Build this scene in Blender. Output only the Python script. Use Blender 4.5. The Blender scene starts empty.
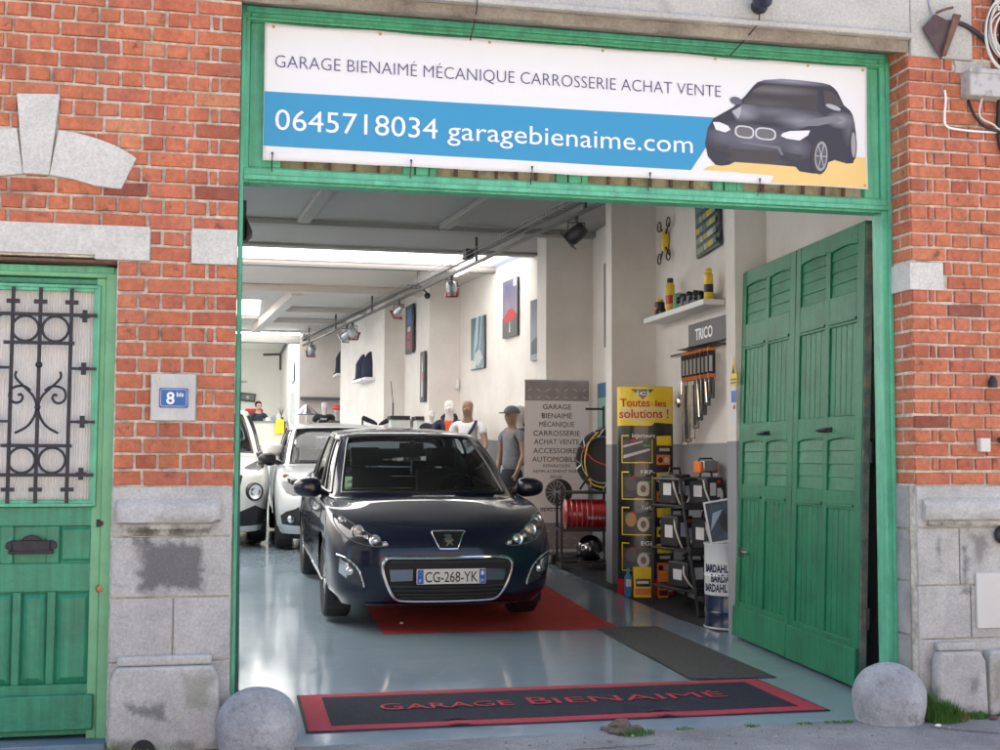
EXPO=2.0
import bpy, math, random
from mathutils import Vector, Matrix, noise
from mathutils.geometry import delaunay_2d_cdt
from mathutils.bvhtree import BVHTree
random.seed(7)
R=math.radians
col=bpy.context.scene.collection
scene=bpy.context.scene

# ------------------------------------------------------------------ materials
MATS={}
def _nt(name):
    m=bpy.data.materials.new(name); m.use_nodes=True
    nt=m.node_tree; b=nt.nodes['Principled BSDF']
    return m,nt,b
def N(nt,t,**kw):
    n=nt.nodes.new(t)
    for k,v in kw.items():
        if k in n.inputs: n.inputs[k].default_value=v
        else: setattr(n,k,v)
    return n
def mat(name,c,rough=.6,metal=0,var=.0,vscale=6,bump=0,bscale=60,spec=.5,coat=0,dirt=None,dscale=2.5,damt=.5,emit=0,trans=0,rvar=0,chips=None):
    """base colour with a second tint blended through noise, optional dirt blotches, fine bump"""
    if name in MATS: return MATS[name]
    m,nt,b=_nt(name); L=nt.links.new
    b.inputs['Roughness'].default_value=rough; b.inputs['Metallic'].default_value=metal
    b.inputs['Specular IOR Level'].default_value=spec
    b.inputs['Coat Weight'].default_value=coat; b.inputs['Coat Roughness'].default_value=.03
    if trans: b.inputs['Transmission Weight'].default_value=trans
    c4=(*c,1)
    tc=N(nt,'ShaderNodeTexCoord')
    out=None
    if var or dirt:
        n=N(nt,'ShaderNodeTexNoise',Scale=vscale,Detail=6.0,Roughness=.6); L(tc.outputs['Object'],n.inputs['Vector'])
        mr=N(nt,'ShaderNodeMapRange'); mr.inputs['From Min'].default_value=.3; mr.inputs['From Max'].default_value=.7
        mr.inputs['To Min'].default_value=1-var; mr.inputs['To Max'].default_value=1+var; L(n.outputs['Fac'],mr.inputs['Value'])
        mx=N(nt,'ShaderNodeMix',data_type='RGBA',blend_type='MULTIPLY'); mx.inputs[0].default_value=1
        mx.inputs[6].default_value=c4; L(mr.outputs[0],mx.inputs[7]); out=mx.outputs[2]
        if dirt:
            n2=N(nt,'ShaderNodeTexNoise',Scale=dscale,Detail=8.0,Roughness=.65); L(tc.outputs['Object'],n2.inputs['Vector'])
            r2=N(nt,'ShaderNodeValToRGB'); r2.color_ramp.elements[0].position=.48; r2.color_ramp.elements[1].position=.68
            r2.color_ramp.elements[0].color=(0,0,0,1); r2.color_ramp.elements[1].color=(damt,damt,damt,1); L(n2.outputs['Fac'],r2.inputs['Fac'])
            m2=N(nt,'ShaderNodeMix',data_type='RGBA'); L(r2.outputs[0],m2.inputs[0]); L(out,m2.inputs[6]); m2.inputs[7].default_value=(*dirt,1); out=m2.outputs[2]
        if chips:
            n6=N(nt,'ShaderNodeTexNoise',Scale=16.0,Detail=10.0,Roughness=.78); L(tc.outputs['Object'],n6.inputs['Vector'])
            r6=N(nt,'ShaderNodeValToRGB'); r6.color_ramp.elements[0].position=.655; r6.color_ramp.elements[1].position=.675; L(n6.outputs['Fac'],r6.inputs['Fac'])
            m6=N(nt,'ShaderNodeMix',data_type='RGBA'); L(r6.outputs[0],m6.inputs[0]); L(out,m6.inputs[6]); m6.inputs[7].default_value=(*chips,1); out=m6.outputs[2]
            # long vertical brush and weather streaks
            mp=N(nt,'ShaderNodeMapping'); mp.inputs['Scale'].default_value=(38,38,1.6); L(tc.outputs['Object'],mp.inputs[0])
            n7=N(nt,'ShaderNodeTexNoise',Scale=1.0,Detail=5.0,Roughness=.6); L(mp.outputs[0],n7.inputs['Vector'])
            r7=N(nt,'ShaderNodeMapRange'); r7.inputs['From Min'].default_value=.3; r7.inputs['From Max'].default_value=.7; r7.inputs['To Min'].default_value=.78; r7.inputs['To Max'].default_value=1.14; L(n7.outputs['Fac'],r7.inputs['Value'])
            m7=N(nt,'ShaderNodeMix',data_type='RGBA',blend_type='MULTIPLY'); m7.inputs[0].default_value=1; L(out,m7.inputs[6]); L(r7.outputs[0],m7.inputs[7]); out=m7.outputs[2]
        L(out,b.inputs['Base Color'])
    else: b.inputs['Base Color'].default_value=c4
    if rvar:
        n4=N(nt,'ShaderNodeTexNoise',Scale=3.0,Detail=5.0); L(tc.outputs['Object'],n4.inputs['Vector'])
        mr=N(nt,'ShaderNodeMapRange'); mr.inputs['To Min'].default_value=max(0,rough-rvar); mr.inputs['To Max'].default_value=rough+rvar
        L(n4.outputs['Fac'],mr.inputs['Value']); L(mr.outputs[0],b.inputs['Roughness'])
    if bump:
        n3=N(nt,'ShaderNodeTexNoise',Scale=bscale,Detail=5.0,Roughness=.6); L(tc.outputs['Object'],n3.inputs['Vector'])
        bp=N(nt,'ShaderNodeBump',Strength=bump,Distance=.01); L(n3.outputs['Fac'],bp.inputs['Height']); L(bp.outputs[0],b.inputs['Normal'])
    if emit: b.inputs['Emission Color'].default_value=c4; b.inputs['Emission Strength'].default_value=emit
    MATS[name]=m; return m
def glass(name,tint=(.5,.5,.5),rough=.02,fac=1.0):
    if name in MATS: return MATS[name]
    m=bpy.data.materials.new(name); m.use_nodes=True; nt=m.node_tree; nt.nodes.clear(); L=nt.links.new
    o=N(nt,'ShaderNodeOutputMaterial'); t=N(nt,'ShaderNodeBsdfTransparent'); t.inputs[0].default_value=(*tint,1)
    g=N(nt,'ShaderNodeBsdfGlossy',Roughness=rough); fr=N(nt,'ShaderNodeFresnel',IOR=1.5)
    ml=N(nt,'ShaderNodeMath',operation='MULTIPLY'); L(fr.outputs[0],ml.inputs[0]); ml.inputs[1].default_value=fac
    mx=N(nt,'ShaderNodeMixShader'); L(ml.outputs[0],mx.inputs[0]); L(t.outputs[0],mx.inputs[1]); L(g.outputs[0],mx.inputs[2]); L(mx.outputs[0],o.inputs[0])
    MATS[name]=m; return m
def brick_mat():
    m,nt,b=_nt('brick'); L=nt.links.new
    at=N(nt,'ShaderNodeAttribute',attribute_name='tint'); tc=N(nt,'ShaderNodeTexCoord')
    r=N(nt,'ShaderNodeValToRGB'); cr=r.color_ramp
    cs=[(0,(.26,.075,.052)),(.12,(.42,.115,.066)),(.35,(.52,.148,.076)),(.55,(.60,.192,.092)),(.75,(.53,.160,.094)),(.9,(.65,.245,.115)),(1,(.54,.24,.16))]
    cr.elements[0].position=0; cr.elements[0].color=(*cs[0][1],1); cr.elements[1].position=1; cr.elements[1].color=(*cs[-1][1],1)
    for p,c in cs[1:-1]:
        e=cr.elements.new(p); e.color=(*c,1)
    L(at.outputs['Fac'],r.inputs['Fac'])
    n=N(nt,'ShaderNodeTexNoise',Scale=38.0,Detail=8.0,Roughness=.7); L(tc.outputs['Object'],n.inputs['Vector'])
    mr=N(nt,'ShaderNodeMapRange'); mr.inputs['From Min'].default_value=.3; mr.inputs['From Max'].default_value=.7; mr.inputs['To Min'].default_value=.66; mr.inputs['To Max'].default_value=1.2
    L(n.outputs['Fac'],mr.inputs['Value'])
    mx=N(nt,'ShaderNodeMix',data_type='RGBA',blend_type='MULTIPLY'); mx.inputs[0].default_value=1; L(r.outputs[0],mx.inputs[6]); L(mr.outputs[0],mx.inputs[7])
    # dark pits and sooty patches
    n2=N(nt,'ShaderNodeTexNoise',Scale=14.0,Detail=8.0,Roughness=.75); L(tc.outputs['Object'],n2.inputs['Vector'])
    r2=N(nt,'ShaderNodeValToRGB'); r2.color_ramp.elements[0].position=.57; r2.color_ramp.elements[1].position=.66
    r2.color_ramp.elements[1].color=(.7,.7,.7,1); L(n2.outputs['Fac'],r2.inputs['Fac'])
    m2=N(nt,'ShaderNodeMix',data_type='RGBA'); L(r2.outputs[0],m2.inputs[0]); L(mx.outputs[2],m2.inputs[6]); m2.inputs[7].default_value=(.12,.045,.035,1)
    # pale lime bloom
    n5=N(nt,'ShaderNodeTexNoise',Scale=5.0,Detail=6.0,Roughness=.7); L(tc.outputs['Object'],n5.inputs['Vector'])
    r5=N(nt,'ShaderNodeValToRGB'); r5.color_ramp.elements[0].position=.5; r5.color_ramp.elements[1].position=.8; r5.color_ramp.elements[1].color=(.35,.35,.35,1); L(n5.outputs['Fac'],r5.inputs['Fac'])
    m5=N(nt,'ShaderNodeMix',data_type='RGBA'); L(r5.outputs[0],m5.inputs[0]); L(m2.outputs[2],m5.inputs[6]); m5.inputs[7].default_value=(.56,.28,.19,1)
    mp=N(nt,'ShaderNodeMapping'); mp.inputs['Scale'].default_value=(3.2,3.2,.45); L(tc.outputs['Object'],mp.inputs[0])
    n7=N(nt,'ShaderNodeTexNoise',Scale=1.0,Detail=8.0,Roughness=.7); L(mp.outputs[0],n7.inputs['Vector'])
    r7=N(nt,'ShaderNodeMapRange'); r7.inputs['From Min'].default_value=.35; r7.inputs['From Max'].default_value=.6; r7.inputs['To Min'].default_value=.74; r7.inputs['To Max'].default_value=1.03; L(n7.outputs['Fac'],r7.inputs['Value'])
    m7=N(nt,'ShaderNodeMix',data_type='RGBA',blend_type='MULTIPLY'); m7.inputs[0].default_value=1; L(m5.outputs[2],m7.inputs[6]); L(r7.outputs[0],m7.inputs[7])
    L(m7.outputs[2],b.inputs['Base Color']); b.inputs['Roughness'].default_value=.85
    n3=N(nt,'ShaderNodeTexNoise',Scale=90.0,Detail=6.0,Roughness=.7); L(tc.outputs['Object'],n3.inputs['Vector'])
    bp=N(nt,'ShaderNodeBump',Strength=.5,Distance=.004); L(n3.outputs['Fac'],bp.inputs['Height']); L(bp.outputs[0],b.inputs['Normal'])
    return m
def stone_mat(name,c,c2,stains_shade=(),bstr=.5,pit=.25):
    """pitted limestone; stains: (xmin,xmax,zmin,zmax,strength) dark patches with ragged edges"""
    m,nt,b=_nt(name); L=nt.links.new; tc=N(nt,'ShaderNodeTexCoord')
    n=N(nt,'ShaderNodeTexNoise',Scale=3.5,Detail=9.0,Roughness=.68); L(tc.outputs['Object'],n.inputs['Vector'])
    r=N(nt,'ShaderNodeValToRGB'); r.color_ramp.elements[0].position=.34; r.color_ramp.elements[0].color=(*c2,1); r.color_ramp.elements[1].position=.62; r.color_ramp.elements[1].color=(*c,1); L(n.outputs['Fac'],r.inputs['Fac'])
    g=N(nt,'ShaderNodeTexNoise',Scale=70.0,Detail=6.0,Roughness=.8); L(tc.outputs['Object'],g.inputs['Vector'])
    mr=N(nt,'ShaderNodeMapRange'); mr.inputs['From Min'].default_value=.3; mr.inputs['From Max'].default_value=.7; mr.inputs['To Min'].default_value=.74; mr.inputs['To Max'].default_value=1.2; L(g.outputs['Fac'],mr.inputs['Value'])
    mx=N(nt,'ShaderNodeMix',data_type='RGBA',blend_type='MULTIPLY'); mx.inputs[0].default_value=1; L(r.outputs[0],mx.inputs[6]); L(mr.outputs[0],mx.inputs[7]); out=mx.outputs[2]
    g2=N(nt,'ShaderNodeTexNoise',Scale=17.0,Detail=10.0,Roughness=.78); L(tc.outputs['Object'],g2.inputs['Vector'])
    q2=N(nt,'ShaderNodeValToRGB'); q2.color_ramp.elements[0].position=.52; q2.color_ramp.elements[1].position=.68; q2.color_ramp.elements[1].color=(pit,pit,pit,1); L(g2.outputs['Fac'],q2.inputs['Fac'])
    mq=N(nt,'ShaderNodeMix',data_type='RGBA'); L(q2.outputs[0],mq.inputs[0]); L(out,mq.inputs[6]); mq.inputs[7].default_value=(.17,.16,.145,1); out=mq.outputs[2]
    if stains_shade:
        sx=N(nt,'ShaderNodeSeparateXYZ'); L(tc.outputs['Object'],sx.inputs[0])
        wn=N(nt,'ShaderNodeTexNoise',Scale=9.0,Detail=7.0,Roughness=.7); L(tc.outputs['Object'],wn.inputs['Vector'])
        def math_(op,a,bv=None):
            q=N(nt,'ShaderNodeMath',operation=op)
            for k,v in enumerate((a,bv)):
                if v is None: continue
                if isinstance(v,(int,float)): q.inputs[k].default_value=v
                else: L(v,q.inputs[k])
            return q.outputs[0]
        for (x0,x1,z0,z1,s,colr) in stains_shade:
            dx=math_('SUBTRACT',(x1-x0)/2,math_('ABSOLUTE',math_('SUBTRACT',sx.outputs[0],(x0+x1)/2)))
            dz=math_('SUBTRACT',(z1-z0)/2,math_('ABSOLUTE',math_('SUBTRACT',sx.outputs[2],(z0+z1)/2)))
            d=math_('MINIMUM',dx,dz)
            w=math_('MULTIPLY',math_('SUBTRACT',wn.outputs['Fac'],.5),.20)
            e=math_('ADD',d,w)
            sm=N(nt,'ShaderNodeMapRange',interpolation_type='SMOOTHSTEP'); sm.inputs['From Min'].default_value=-.004; sm.inputs['From Max'].default_value=.05
            sm.inputs['To Max'].default_value=s; L(e,sm.inputs['Value'])
            gr=math_('MULTIPLY',sm.outputs[0],math_('MINIMUM',math_('ADD',math_('MULTIPLY',g.outputs['Fac'],1.2),.35),1.0))
            m2=N(nt,'ShaderNodeMix',data_type='RGBA'); L(gr,m2.inputs[0]); L(out,m2.inputs[6]); m2.inputs[7].default_value=(*colr,1); out=m2.outputs[2]
    L(out,b.inputs['Base Color']); b.inputs['Roughness'].default_value=.88
    v=N(nt,'ShaderNodeTexNoise',Scale=45.0,Detail=9.0,Roughness=.75); L(tc.outputs['Object'],v.inputs['Vector'])
    bp=N(nt,'ShaderNodeBump',Strength=bstr,Distance=.012); L(v.outputs['Fac'],bp.inputs['Height']); L(bp.outputs[0],b.inputs['Normal'])
    MATS[name]=m; return m

# ------------------------------------------------------------------ mesh builder
class MB:
    def __init__(s): s.v=[];s.f=[];s.t=[];s.tint=0
    def add(s,vs,fs,M=None):
        o=len(s.v)
        s.v+= [tuple(M@Vector(v)) for v in vs] if M is not None else [tuple(v) for v in vs]
        for f in fs: s.f.append(tuple(i+o for i in f)); s.t.append(s.tint)
        return s
    def box(s,x0,x1,y0,y1,z0,z1,M=None):
        v=[(x,y,z) for x in (x0,x1) for y in (y0,y1) for z in (z0,z1)]
        return s.add(v,[(0,1,3,2),(4,6,7,5),(0,4,5,1),(2,3,7,6),(0,2,6,4),(1,5,7,3)],M)
    def cbox(s,c,d,M=None):
        return s.box(c[0]-d[0]/2,c[0]+d[0]/2,c[1]-d[1]/2,c[1]+d[1]/2,c[2]-d[2]/2,c[2]+d[2]/2,M)
    def cyl(s,p,q,r0,r1=None,n=16,caps=True):
        r1=r0 if r1 is None else r1
        p=Vector(p);q=Vector(q);a=(q-p).normalized(); u=a.orthogonal().normalized(); w=a.cross(u)
        v=[];f=[]
        for c,r in ((p,r0),(q,r1)):
            for k in range(n):
                t=2*math.pi*k/n; v.append(c+u*math.cos(t)*r+w*math.sin(t)*r)
        for k in range(n): f.append((k,(k+1)%n,n+(k+1)%n,n+k))
        if caps: f.append(tuple(range(n-1,-1,-1))); f.append(tuple(range(n,2*n)))
        return s.add(v,f)
    def tube(s,pts,r,n=8,closed=False,caps=True):
        pts=[Vector(p) for p in pts]; m=len(pts); rs=r if isinstance(r,(list,tuple)) else [r]*m
        v=[];f=[];prev=None
        for i,p in enumerate(pts):
            a=pts[(i+1)%m] if (closed or i<m-1) else p; b_=pts[i-1] if (closed or i>0) else p
            t=(a-b_).normalized()
            if prev is None: u=t.orthogonal().normalized()
            else:
                u=prev-t*prev.dot(t); u=u.normalized() if u.length>1e-6 else t.orthogonal().normalized()
            prev=u; w=t.cross(u)
            for k in range(n):
                th=2*math.pi*k/n; v.append(p+u*math.cos(th)*rs[i]+w*math.sin(th)*rs[i])
        for i in range(m if closed else m-1):
            j=(i+1)%m
            for k in range(n): f.append((i*n+k,i*n+(k+1)%n,j*n+(k+1)%n,j*n+k))
        if not closed and caps: f.append(tuple(range(n-1,-1,-1))); f.append(tuple((m-1)*n+k for k in range(n)))
        return s.add(v,f)
    def prism(s,poly,a0,a1,plane='xz',M=None):
        """polygon extruded from a0 to a1 along the missing axis"""
        def P(p,a): return {'xz':(p[0],a,p[1]),'xy':(p[0],p[1],a),'yz':(a,p[0],p[1])}[plane]
        n=len(poly); v=[P(p,a0) for p in poly]+[P(p,a1) for p in poly]
        f=[tuple(range(n)),tuple(range(2*n-1,n-1,-1))]+[(k,n+k,n+(k+1)%n,(k+1)%n) for k in range(n)]
        return s.add(v,f,M)
    def lathe(s,prof,c=(0,0,0),n=24,M=None):
        v=[];f=[];m=len(prof)
        for (r,z) in prof:
            for k in range(n):
                t=2*math.pi*k/n; v.append((c[0]+r*math.cos(t),c[1]+r*math.sin(t),c[2]+z))
        for i in range(m-1):
            for k in range(n): f.append((i*n+k,i*n+(k+1)%n,(i+1)*n+(k+1)%n,(i+1)*n+k))
        f.append(tuple(range(n-1,-1,-1))); f.append(tuple((m-1)*n+k for k in range(n)))
        return s.add(v,f,M)
    def sphere(s,c,r,n=16,m=10,sc=(1,1,1),M=None):
        v=[];f=[]
        for i in range(m+1):
            ph=math.pi*i/m
            for k in range(n):
                t=2*math.pi*k/n
                v.append((c[0]+r*sc[0]*math.sin(ph)*math.cos(t),c[1]+r*sc[1]*math.sin(ph)*math.sin(t),c[2]+r*sc[2]*math.cos(ph)))
        for i in range(m):
            for k in range(n): f.append((i*n+k,(i+1)*n+k,(i+1)*n+(k+1)%n,i*n+(k+1)%n))
        return s.add(v,f,M)
    def build(s,name,m,parent=None,bevel=0,sharp=35,seg=2,merge=False,loc=None):
        me=bpy.data.meshes.new(name); me.from_pydata(s.v,[],s.f); me.update()
        if merge or True:
            import bmesh
            bm=bmesh.new(); bm.from_mesh(me)
            if any(s.t):
                pass
            if not any(s.t): bmesh.ops.remove_doubles(bm,verts=bm.verts,dist=1e-5)
            bmesh.ops.recalc_face_normals(bm,faces=bm.faces)
            bm.to_mesh(me); bm.free()
        if any(s.t):
            at=me.attributes.new('tint','FLOAT','FACE')
            for i,t in enumerate(s.t): at.data[i].value=t
        for p in me.polygons: p.use_smooth=True
        me.set_sharp_from_angle(angle=R(sharp))
        me.materials.append(m)
        o=bpy.data.objects.new(name,me); col.objects.link(o)
        if parent is not None: o.parent=parent
        if loc is not None: o.location=loc
        if bevel:
            b=o.modifiers.new('bevel','BEVEL'); b.width=bevel; b.segments=seg; b.limit_method='ANGLE'; b.angle_limit=R(40)
        return o
def tag(o,label=None,cat=None,group=None,kind=None):
    if label: o['label']=label
    if cat: o['category']=cat
    if group: o['group']=group
    if kind: o['kind']=kind
    return o
def thing(name,label,cat,loc=(0,0,0),rz=0,group=None):
    o=bpy.data.objects.new(name,None); col.objects.link(o); o.location=loc; o.rotation_euler=(0,0,rz); o.empty_display_size=.1
    return tag(o,label,cat,group)
def text(name,s,size,m,parent,M,sx=1,offset=0,ext=.0006,align='LEFT',spacing=1.0):
    c=bpy.data.curves.new(name,'FONT'); c.body=s; c.size=size; c.extrude=ext; c.offset=offset; c.align_x=align; c.space_character=spacing; c.resolution_u=3
    o=bpy.data.objects.new(name,c); col.objects.link(o)
    dg=bpy.context.evaluated_depsgraph_get(); me=bpy.data.meshes.new_from_object(o.evaluated_get(dg))
    bpy.data.objects.remove(o); bpy.data.curves.remove(c)
    me.transform(M@Matrix.Diagonal((sx,1,1,1))); me.materials.clear(); me.materials.append(m)
    ob=bpy.data.objects.new(name,me); col.objects.link(ob)
    if parent is not None: ob.parent=parent
    return ob
# orientation of writing: facade writing reads along +x, up +z, facing -y
def FM(x,y,z,rot=0): return Matrix.Translation((x,y,z))@Matrix.Rotation(R(90),4,'X')@Matrix.Rotation(rot,4,'Z')
# frame on a wall given by origin, direction along the wall (reading direction) and up
def WM(o,d): 
    d=Vector(d).normalized(); up=Vector((0,0,1)); n=d.cross(up)
    return Matrix(((d.x,0,n.x,o[0]),(d.y,0,n.y,o[1]),(0,1,0,o[2]),(0,0,0,1)))  # local x along wall, y up, z out of wall
def copy_tree(o,parent=None):
    c=o.copy(); col.objects.link(c); c.parent=parent
    for ch in [k for k in bpy.data.objects if k.parent==o]: copy_tree(ch,c)
    return c
def fz(y): return 0.04*max(y-3.8,0)

M_white=mat('white_paint',(.78,.77,.74),.5,var=.03)
M_black=mat('black_paint',(.02,.02,.022),.45)
M_blackmatte=mat('black_matte',(.025,.025,.028),.8)
M_iron=mat('wrought_iron',(.035,.033,.04),.55,metal=.3,var=.3,vscale=30,bump=.3)
M_chrome=mat('chrome',(.75,.75,.76),.12,metal=1)
M_steel=mat('steel',(.45,.45,.46),.3,metal=1,var=.15)
M_green=mat('green_frame_paint',(.12,.50,.30),.42,var=.13,vscale=9,bump=.25,bscale=35,dirt=(.07,.25,.17),dscale=6,damt=.5,spec=.5,chips=(.07,.20,.13))
M_greend=mat('green_door_paint',(.034,.27,.150),.40,var=.12,vscale=7,bump=.25,bscale=30,dirt=(.03,.16,.10),dscale=5,damt=.6,chips=(.10,.16,.11))
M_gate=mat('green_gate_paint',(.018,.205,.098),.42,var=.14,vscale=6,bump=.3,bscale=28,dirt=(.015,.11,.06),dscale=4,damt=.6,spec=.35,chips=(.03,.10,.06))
M_greenl=mat('sunfaded_green_paint',(.19,.47,.25),.5,var=.12,vscale=8,bump=.25,bscale=30)
M_rust=mat('rust',(.16,.085,.06),.85,var=.3,vscale=25,bump=.4)
M_red=mat('signal_red',(.55,.03,.03),.4)
M_yellow=mat('signal_yellow',(.75,.52,.03),.4)
M_orange=mat('orange_plastic',(.80,.20,.03),.4)
M_brick=brick_mat()
M_mortar=mat('mortar',(.68,.64,.54),.95,var=.3,vscale=30,bump=.8,bscale=120,dirt=(.20,.18,.15),dscale=7,damt=.7)
M_skin=mat('skin',(.52,.30,.22),.55)

# ------------------------------------------------------------------ facade geometry
CH=.0743; ZB=1.185; SL=.205; MJ=.0125
def brick_run(mb,u0,u1,z0,z1,to3,right_edge=True,excl=None,start=0,protr=.012,queen=True,lump=0):
    """English bond: headers and stretchers alternate; to3(u,d,z)->point, d is how far the face stands out"""
    rows=range(int(round((z0-ZB)/CH)),int(round((z1-ZB)/CH)))
    for k in rows:
        za=ZB+k*CH+MJ*.5; zb=za+CH-MJ
        stretch=(k%2==0)
        pieces=[]; L_=SL if stretch else SL/2
        u=0
        first=True
        while u<(u1-u0):
            l=L_
            if not stretch and queen:
                if first: l=.095
                elif len(pieces)==1: l=.042
            pieces.append((u,l)); u+=l; first=False
        for (s_,l) in pieces:
            if right_edge: a,b=u1-s_-l+MJ*.5,u1-s_-(MJ*.5 if s_>0 else 0)
            else: a,b=u0+s_+(MJ*.5 if s_>0 else 0),u0+s_+l-MJ*.5
            a=max(a,u0); b=min(b,u1)
            segs=[(a,b)]
            if excl:
                for (ea,eb) in excl((za+zb)/2):
                    ns=[]
                    for (p,q) in segs:
                        if q<=ea or p>=eb: ns.append((p,q)); continue
                        if p<ea-.012: ns.append((p,ea-.006))
                        if q>eb+.012: ns.append((eb+.006,q))
                    segs=ns
            for (p,q) in segs:
                if q-p<.012: continue
                mb.tint=min(1,max(.001,random.gauss(.56,.15))) if random.random()>.035 else random.uniform(.01,.25)
                j=lambda s=.0026: random.uniform(-s,s)
                d=protr+random.uniform(-.003,.003); c=.004
                tl=random.uniform(-.0012,.0012)
                P=[(p+j(),za+j()),(q+j(),za+j()+tl),(q+j(),zb+j()+tl),(p+j(),zb+j())]
                I=[(P[0][0]+c,P[0][1]+c),(P[1][0]-c,P[1][1]+c),(P[2][0]-c,P[2][1]-c),(P[3][0]+c,P[3][1]-c)]
                mid=[( (A[0]*.7+B[0]*.3),(A[1]*.7+B[1]*.3)) for A,B in zip(P,I)]
                vs=[to3(x,-.004,z) for x,z in P]+[to3(x,d-.0025,z) for x,z in mid]+[to3(x,d+random.uniform(-.0005,.0005),z) for x,z in I]
                fs=[(8,9,10,11)]
                for r in (0,4):
                    for e in range(4): fs.append((r+e,r+(e+1)%4,r+4+(e+1)%4,r+4+e))
                mb.add(vs,fs)
bld=thing('garage_building','red brick garage front with green wooden gateway, stone base and an ironwork entrance door','building',(0,0,0))
front=lambda u,d,z:(u,-d,z)
DL,DR=-1.33,-.58         # entrance door opening
XL,XR=-.04,3.455         # gateway opening
KEY=[(-1.038,2.976),(-.85,2.985),(-.888,2.606),(-1.0,2.607)]
ARC=[(-.854,2.818),(-.80,2.814),(-.745,2.804),(-.68,2.788),(-.609,2.764),(-.555,2.738),(-.505,2.706),(-.57,2.557),(-.62,2.560),(-.683,2.566),(-.784,2.592),(-.888,2.606)]
def poly_iv(poly,z):
    xs=[]
    for i in range(len(poly)):
        (x0,z0),(x1,z1)=poly[i],poly[(i+1)%len(poly)]
        if (z0<=z<z1) or (z1<=z<z0): xs.append(x0+(x1-x0)*(z-z0)/(z1-z0))
    return (min(xs),max(xs)) if len(xs)>=2 else None
ARCL=[(-1.888-x,z) for x,z in ARC]
def ex_left(z):
    r=[]
    for P in (KEY,ARC,ARCL):
        a,c=poly_iv(P,z-.028),poly_iv(P,z+.028)
        if a and c and min(a[1],c[1])-max(a[0],c[0])>.01: r.append((max(a[0],c[0]),min(a[1],c[1])))
    if 2.225<z<2.388: r.append((-1.75,-.437)); r.append((-.249,0))
    if z<2.236: r.append((DL,DR))
    if 1.485<z<1.704: r.append((-.417,-.216))
    return r
b=MB(); brick_run(b,-3.0,XL,ZB,4.6,front,True,ex_left); o=b.build('brickwork',M_brick,bld); o['label']='brickwork left of the gateway'
def ex_right(z):
    r=[]
    if 2.217<z<2.372: r.append((XR,3.637))
    if z>3.47: r.append((XR,3.83))
    if 3.47>z>3.39: r.append((3.72,3.95))
    return r
b=MB(); brick_run(b,XR,6.5,ZB,4.6,front,False,ex_right); o=b.build('brickwork',M_brick,bld); o['label']='brickwork right of the gateway'
b=MB(); brick_run(b,0,.215,ZB,3.56,lambda u,d,z:(XR-d,u,z),False,lambda z:[(0,.3)] if 2.217<z<2.372 else [],protr=.005,queen=False); o=b.build('brickwork',M_brick,bld); o['label']='brick reveal inside the gateway'
b=MB(); brick_run(b,XL,XR,3.98,4.6,front,False); b.build('brickwork',M_brick,bld)
b=MB()
b.box(-3.0,DL,0.001,.34,0,4.6); b.box(DL,DR,.001,.34,2.236,4.6); b.box(DR,XL,.001,.34,0,4.6); b.box(XR,6.5,.001,.34,0,4.6); b.box(XL,XR,.001,.34,3.56,4.6)
b.build('mortar_wall',M_mortar,bld)
M_stone=stone_mat('limestone',(.60,.59,.545),(.47,.465,.43))
M_lime=stone_mat('pale_limestone',(.66,.655,.60),(.56,.555,.51),bstr=.3,pit=.2)
DK=(.11,.108,.108)
M_base=stone_mat('stained_shaded_limestone',(.60,.595,.56),(.44,.435,.405),stains_shade=[(-.475,-.155,.69,.945,.85,DK),(-.53,-.12,.945,1.012,.95,(.09,.08,.07)),(3.50,4.3,.965,1.0,.9,(.10,.09,.07)),(-.56,-.05,-.02,.06,.7,(.13,.14,.10)),(3.45,4.4,-.02,.05,.7,(.13,.14,.10)),(-.50,-.30,.13,.23,.75,(.10,.10,.11)),(-.25,-.10,.16,.34,.4,(.16,.17,.08)),  # bands just below the two ledges are their shadow painted into the stone
   (3.56,3.60,.72,.93,.7,DK),(3.70,3.76,.62,.88,.8,DK),(3.76,3.88,.76,.94,.6,DK),(3.66,3.76,.10,.22,.6,(.12,.11,.10)),(3.80,4.1,.05,.3,.5,(.22,.2,.1)),(3.48,3.53,.0,.45,.5,(.16,.15,.13))],bstr=.7)
def slab(mb,x0,x1,z0,z1,y0=-.012,y1=.05,g=.003):
    mb.box(x0+g,x1-g,y0,y1,z0+g,z1-g)
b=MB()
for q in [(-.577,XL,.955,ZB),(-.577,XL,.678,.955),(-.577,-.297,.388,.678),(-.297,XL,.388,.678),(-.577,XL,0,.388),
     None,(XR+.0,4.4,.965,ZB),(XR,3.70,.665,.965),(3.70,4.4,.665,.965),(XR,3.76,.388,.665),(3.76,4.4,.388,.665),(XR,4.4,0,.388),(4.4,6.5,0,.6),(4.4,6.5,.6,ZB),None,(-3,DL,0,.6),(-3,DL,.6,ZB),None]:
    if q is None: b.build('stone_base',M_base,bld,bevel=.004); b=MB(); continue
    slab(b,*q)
b=MB()
for z0,z1 in ((0,.40),(.40,.68),(.68,.955),(.955,ZB)): b.box(XR-.012,XR+.02,.055,.215,z0+.004,z1-.004)
o=b.build('reveal_stone',mat('reveal_stone',(.36,.355,.345),.85,var=.15,vscale=12,bump=.5,bscale=50,dirt=(.16,.16,.16),dscale=4),bld,bevel=.004)
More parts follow.
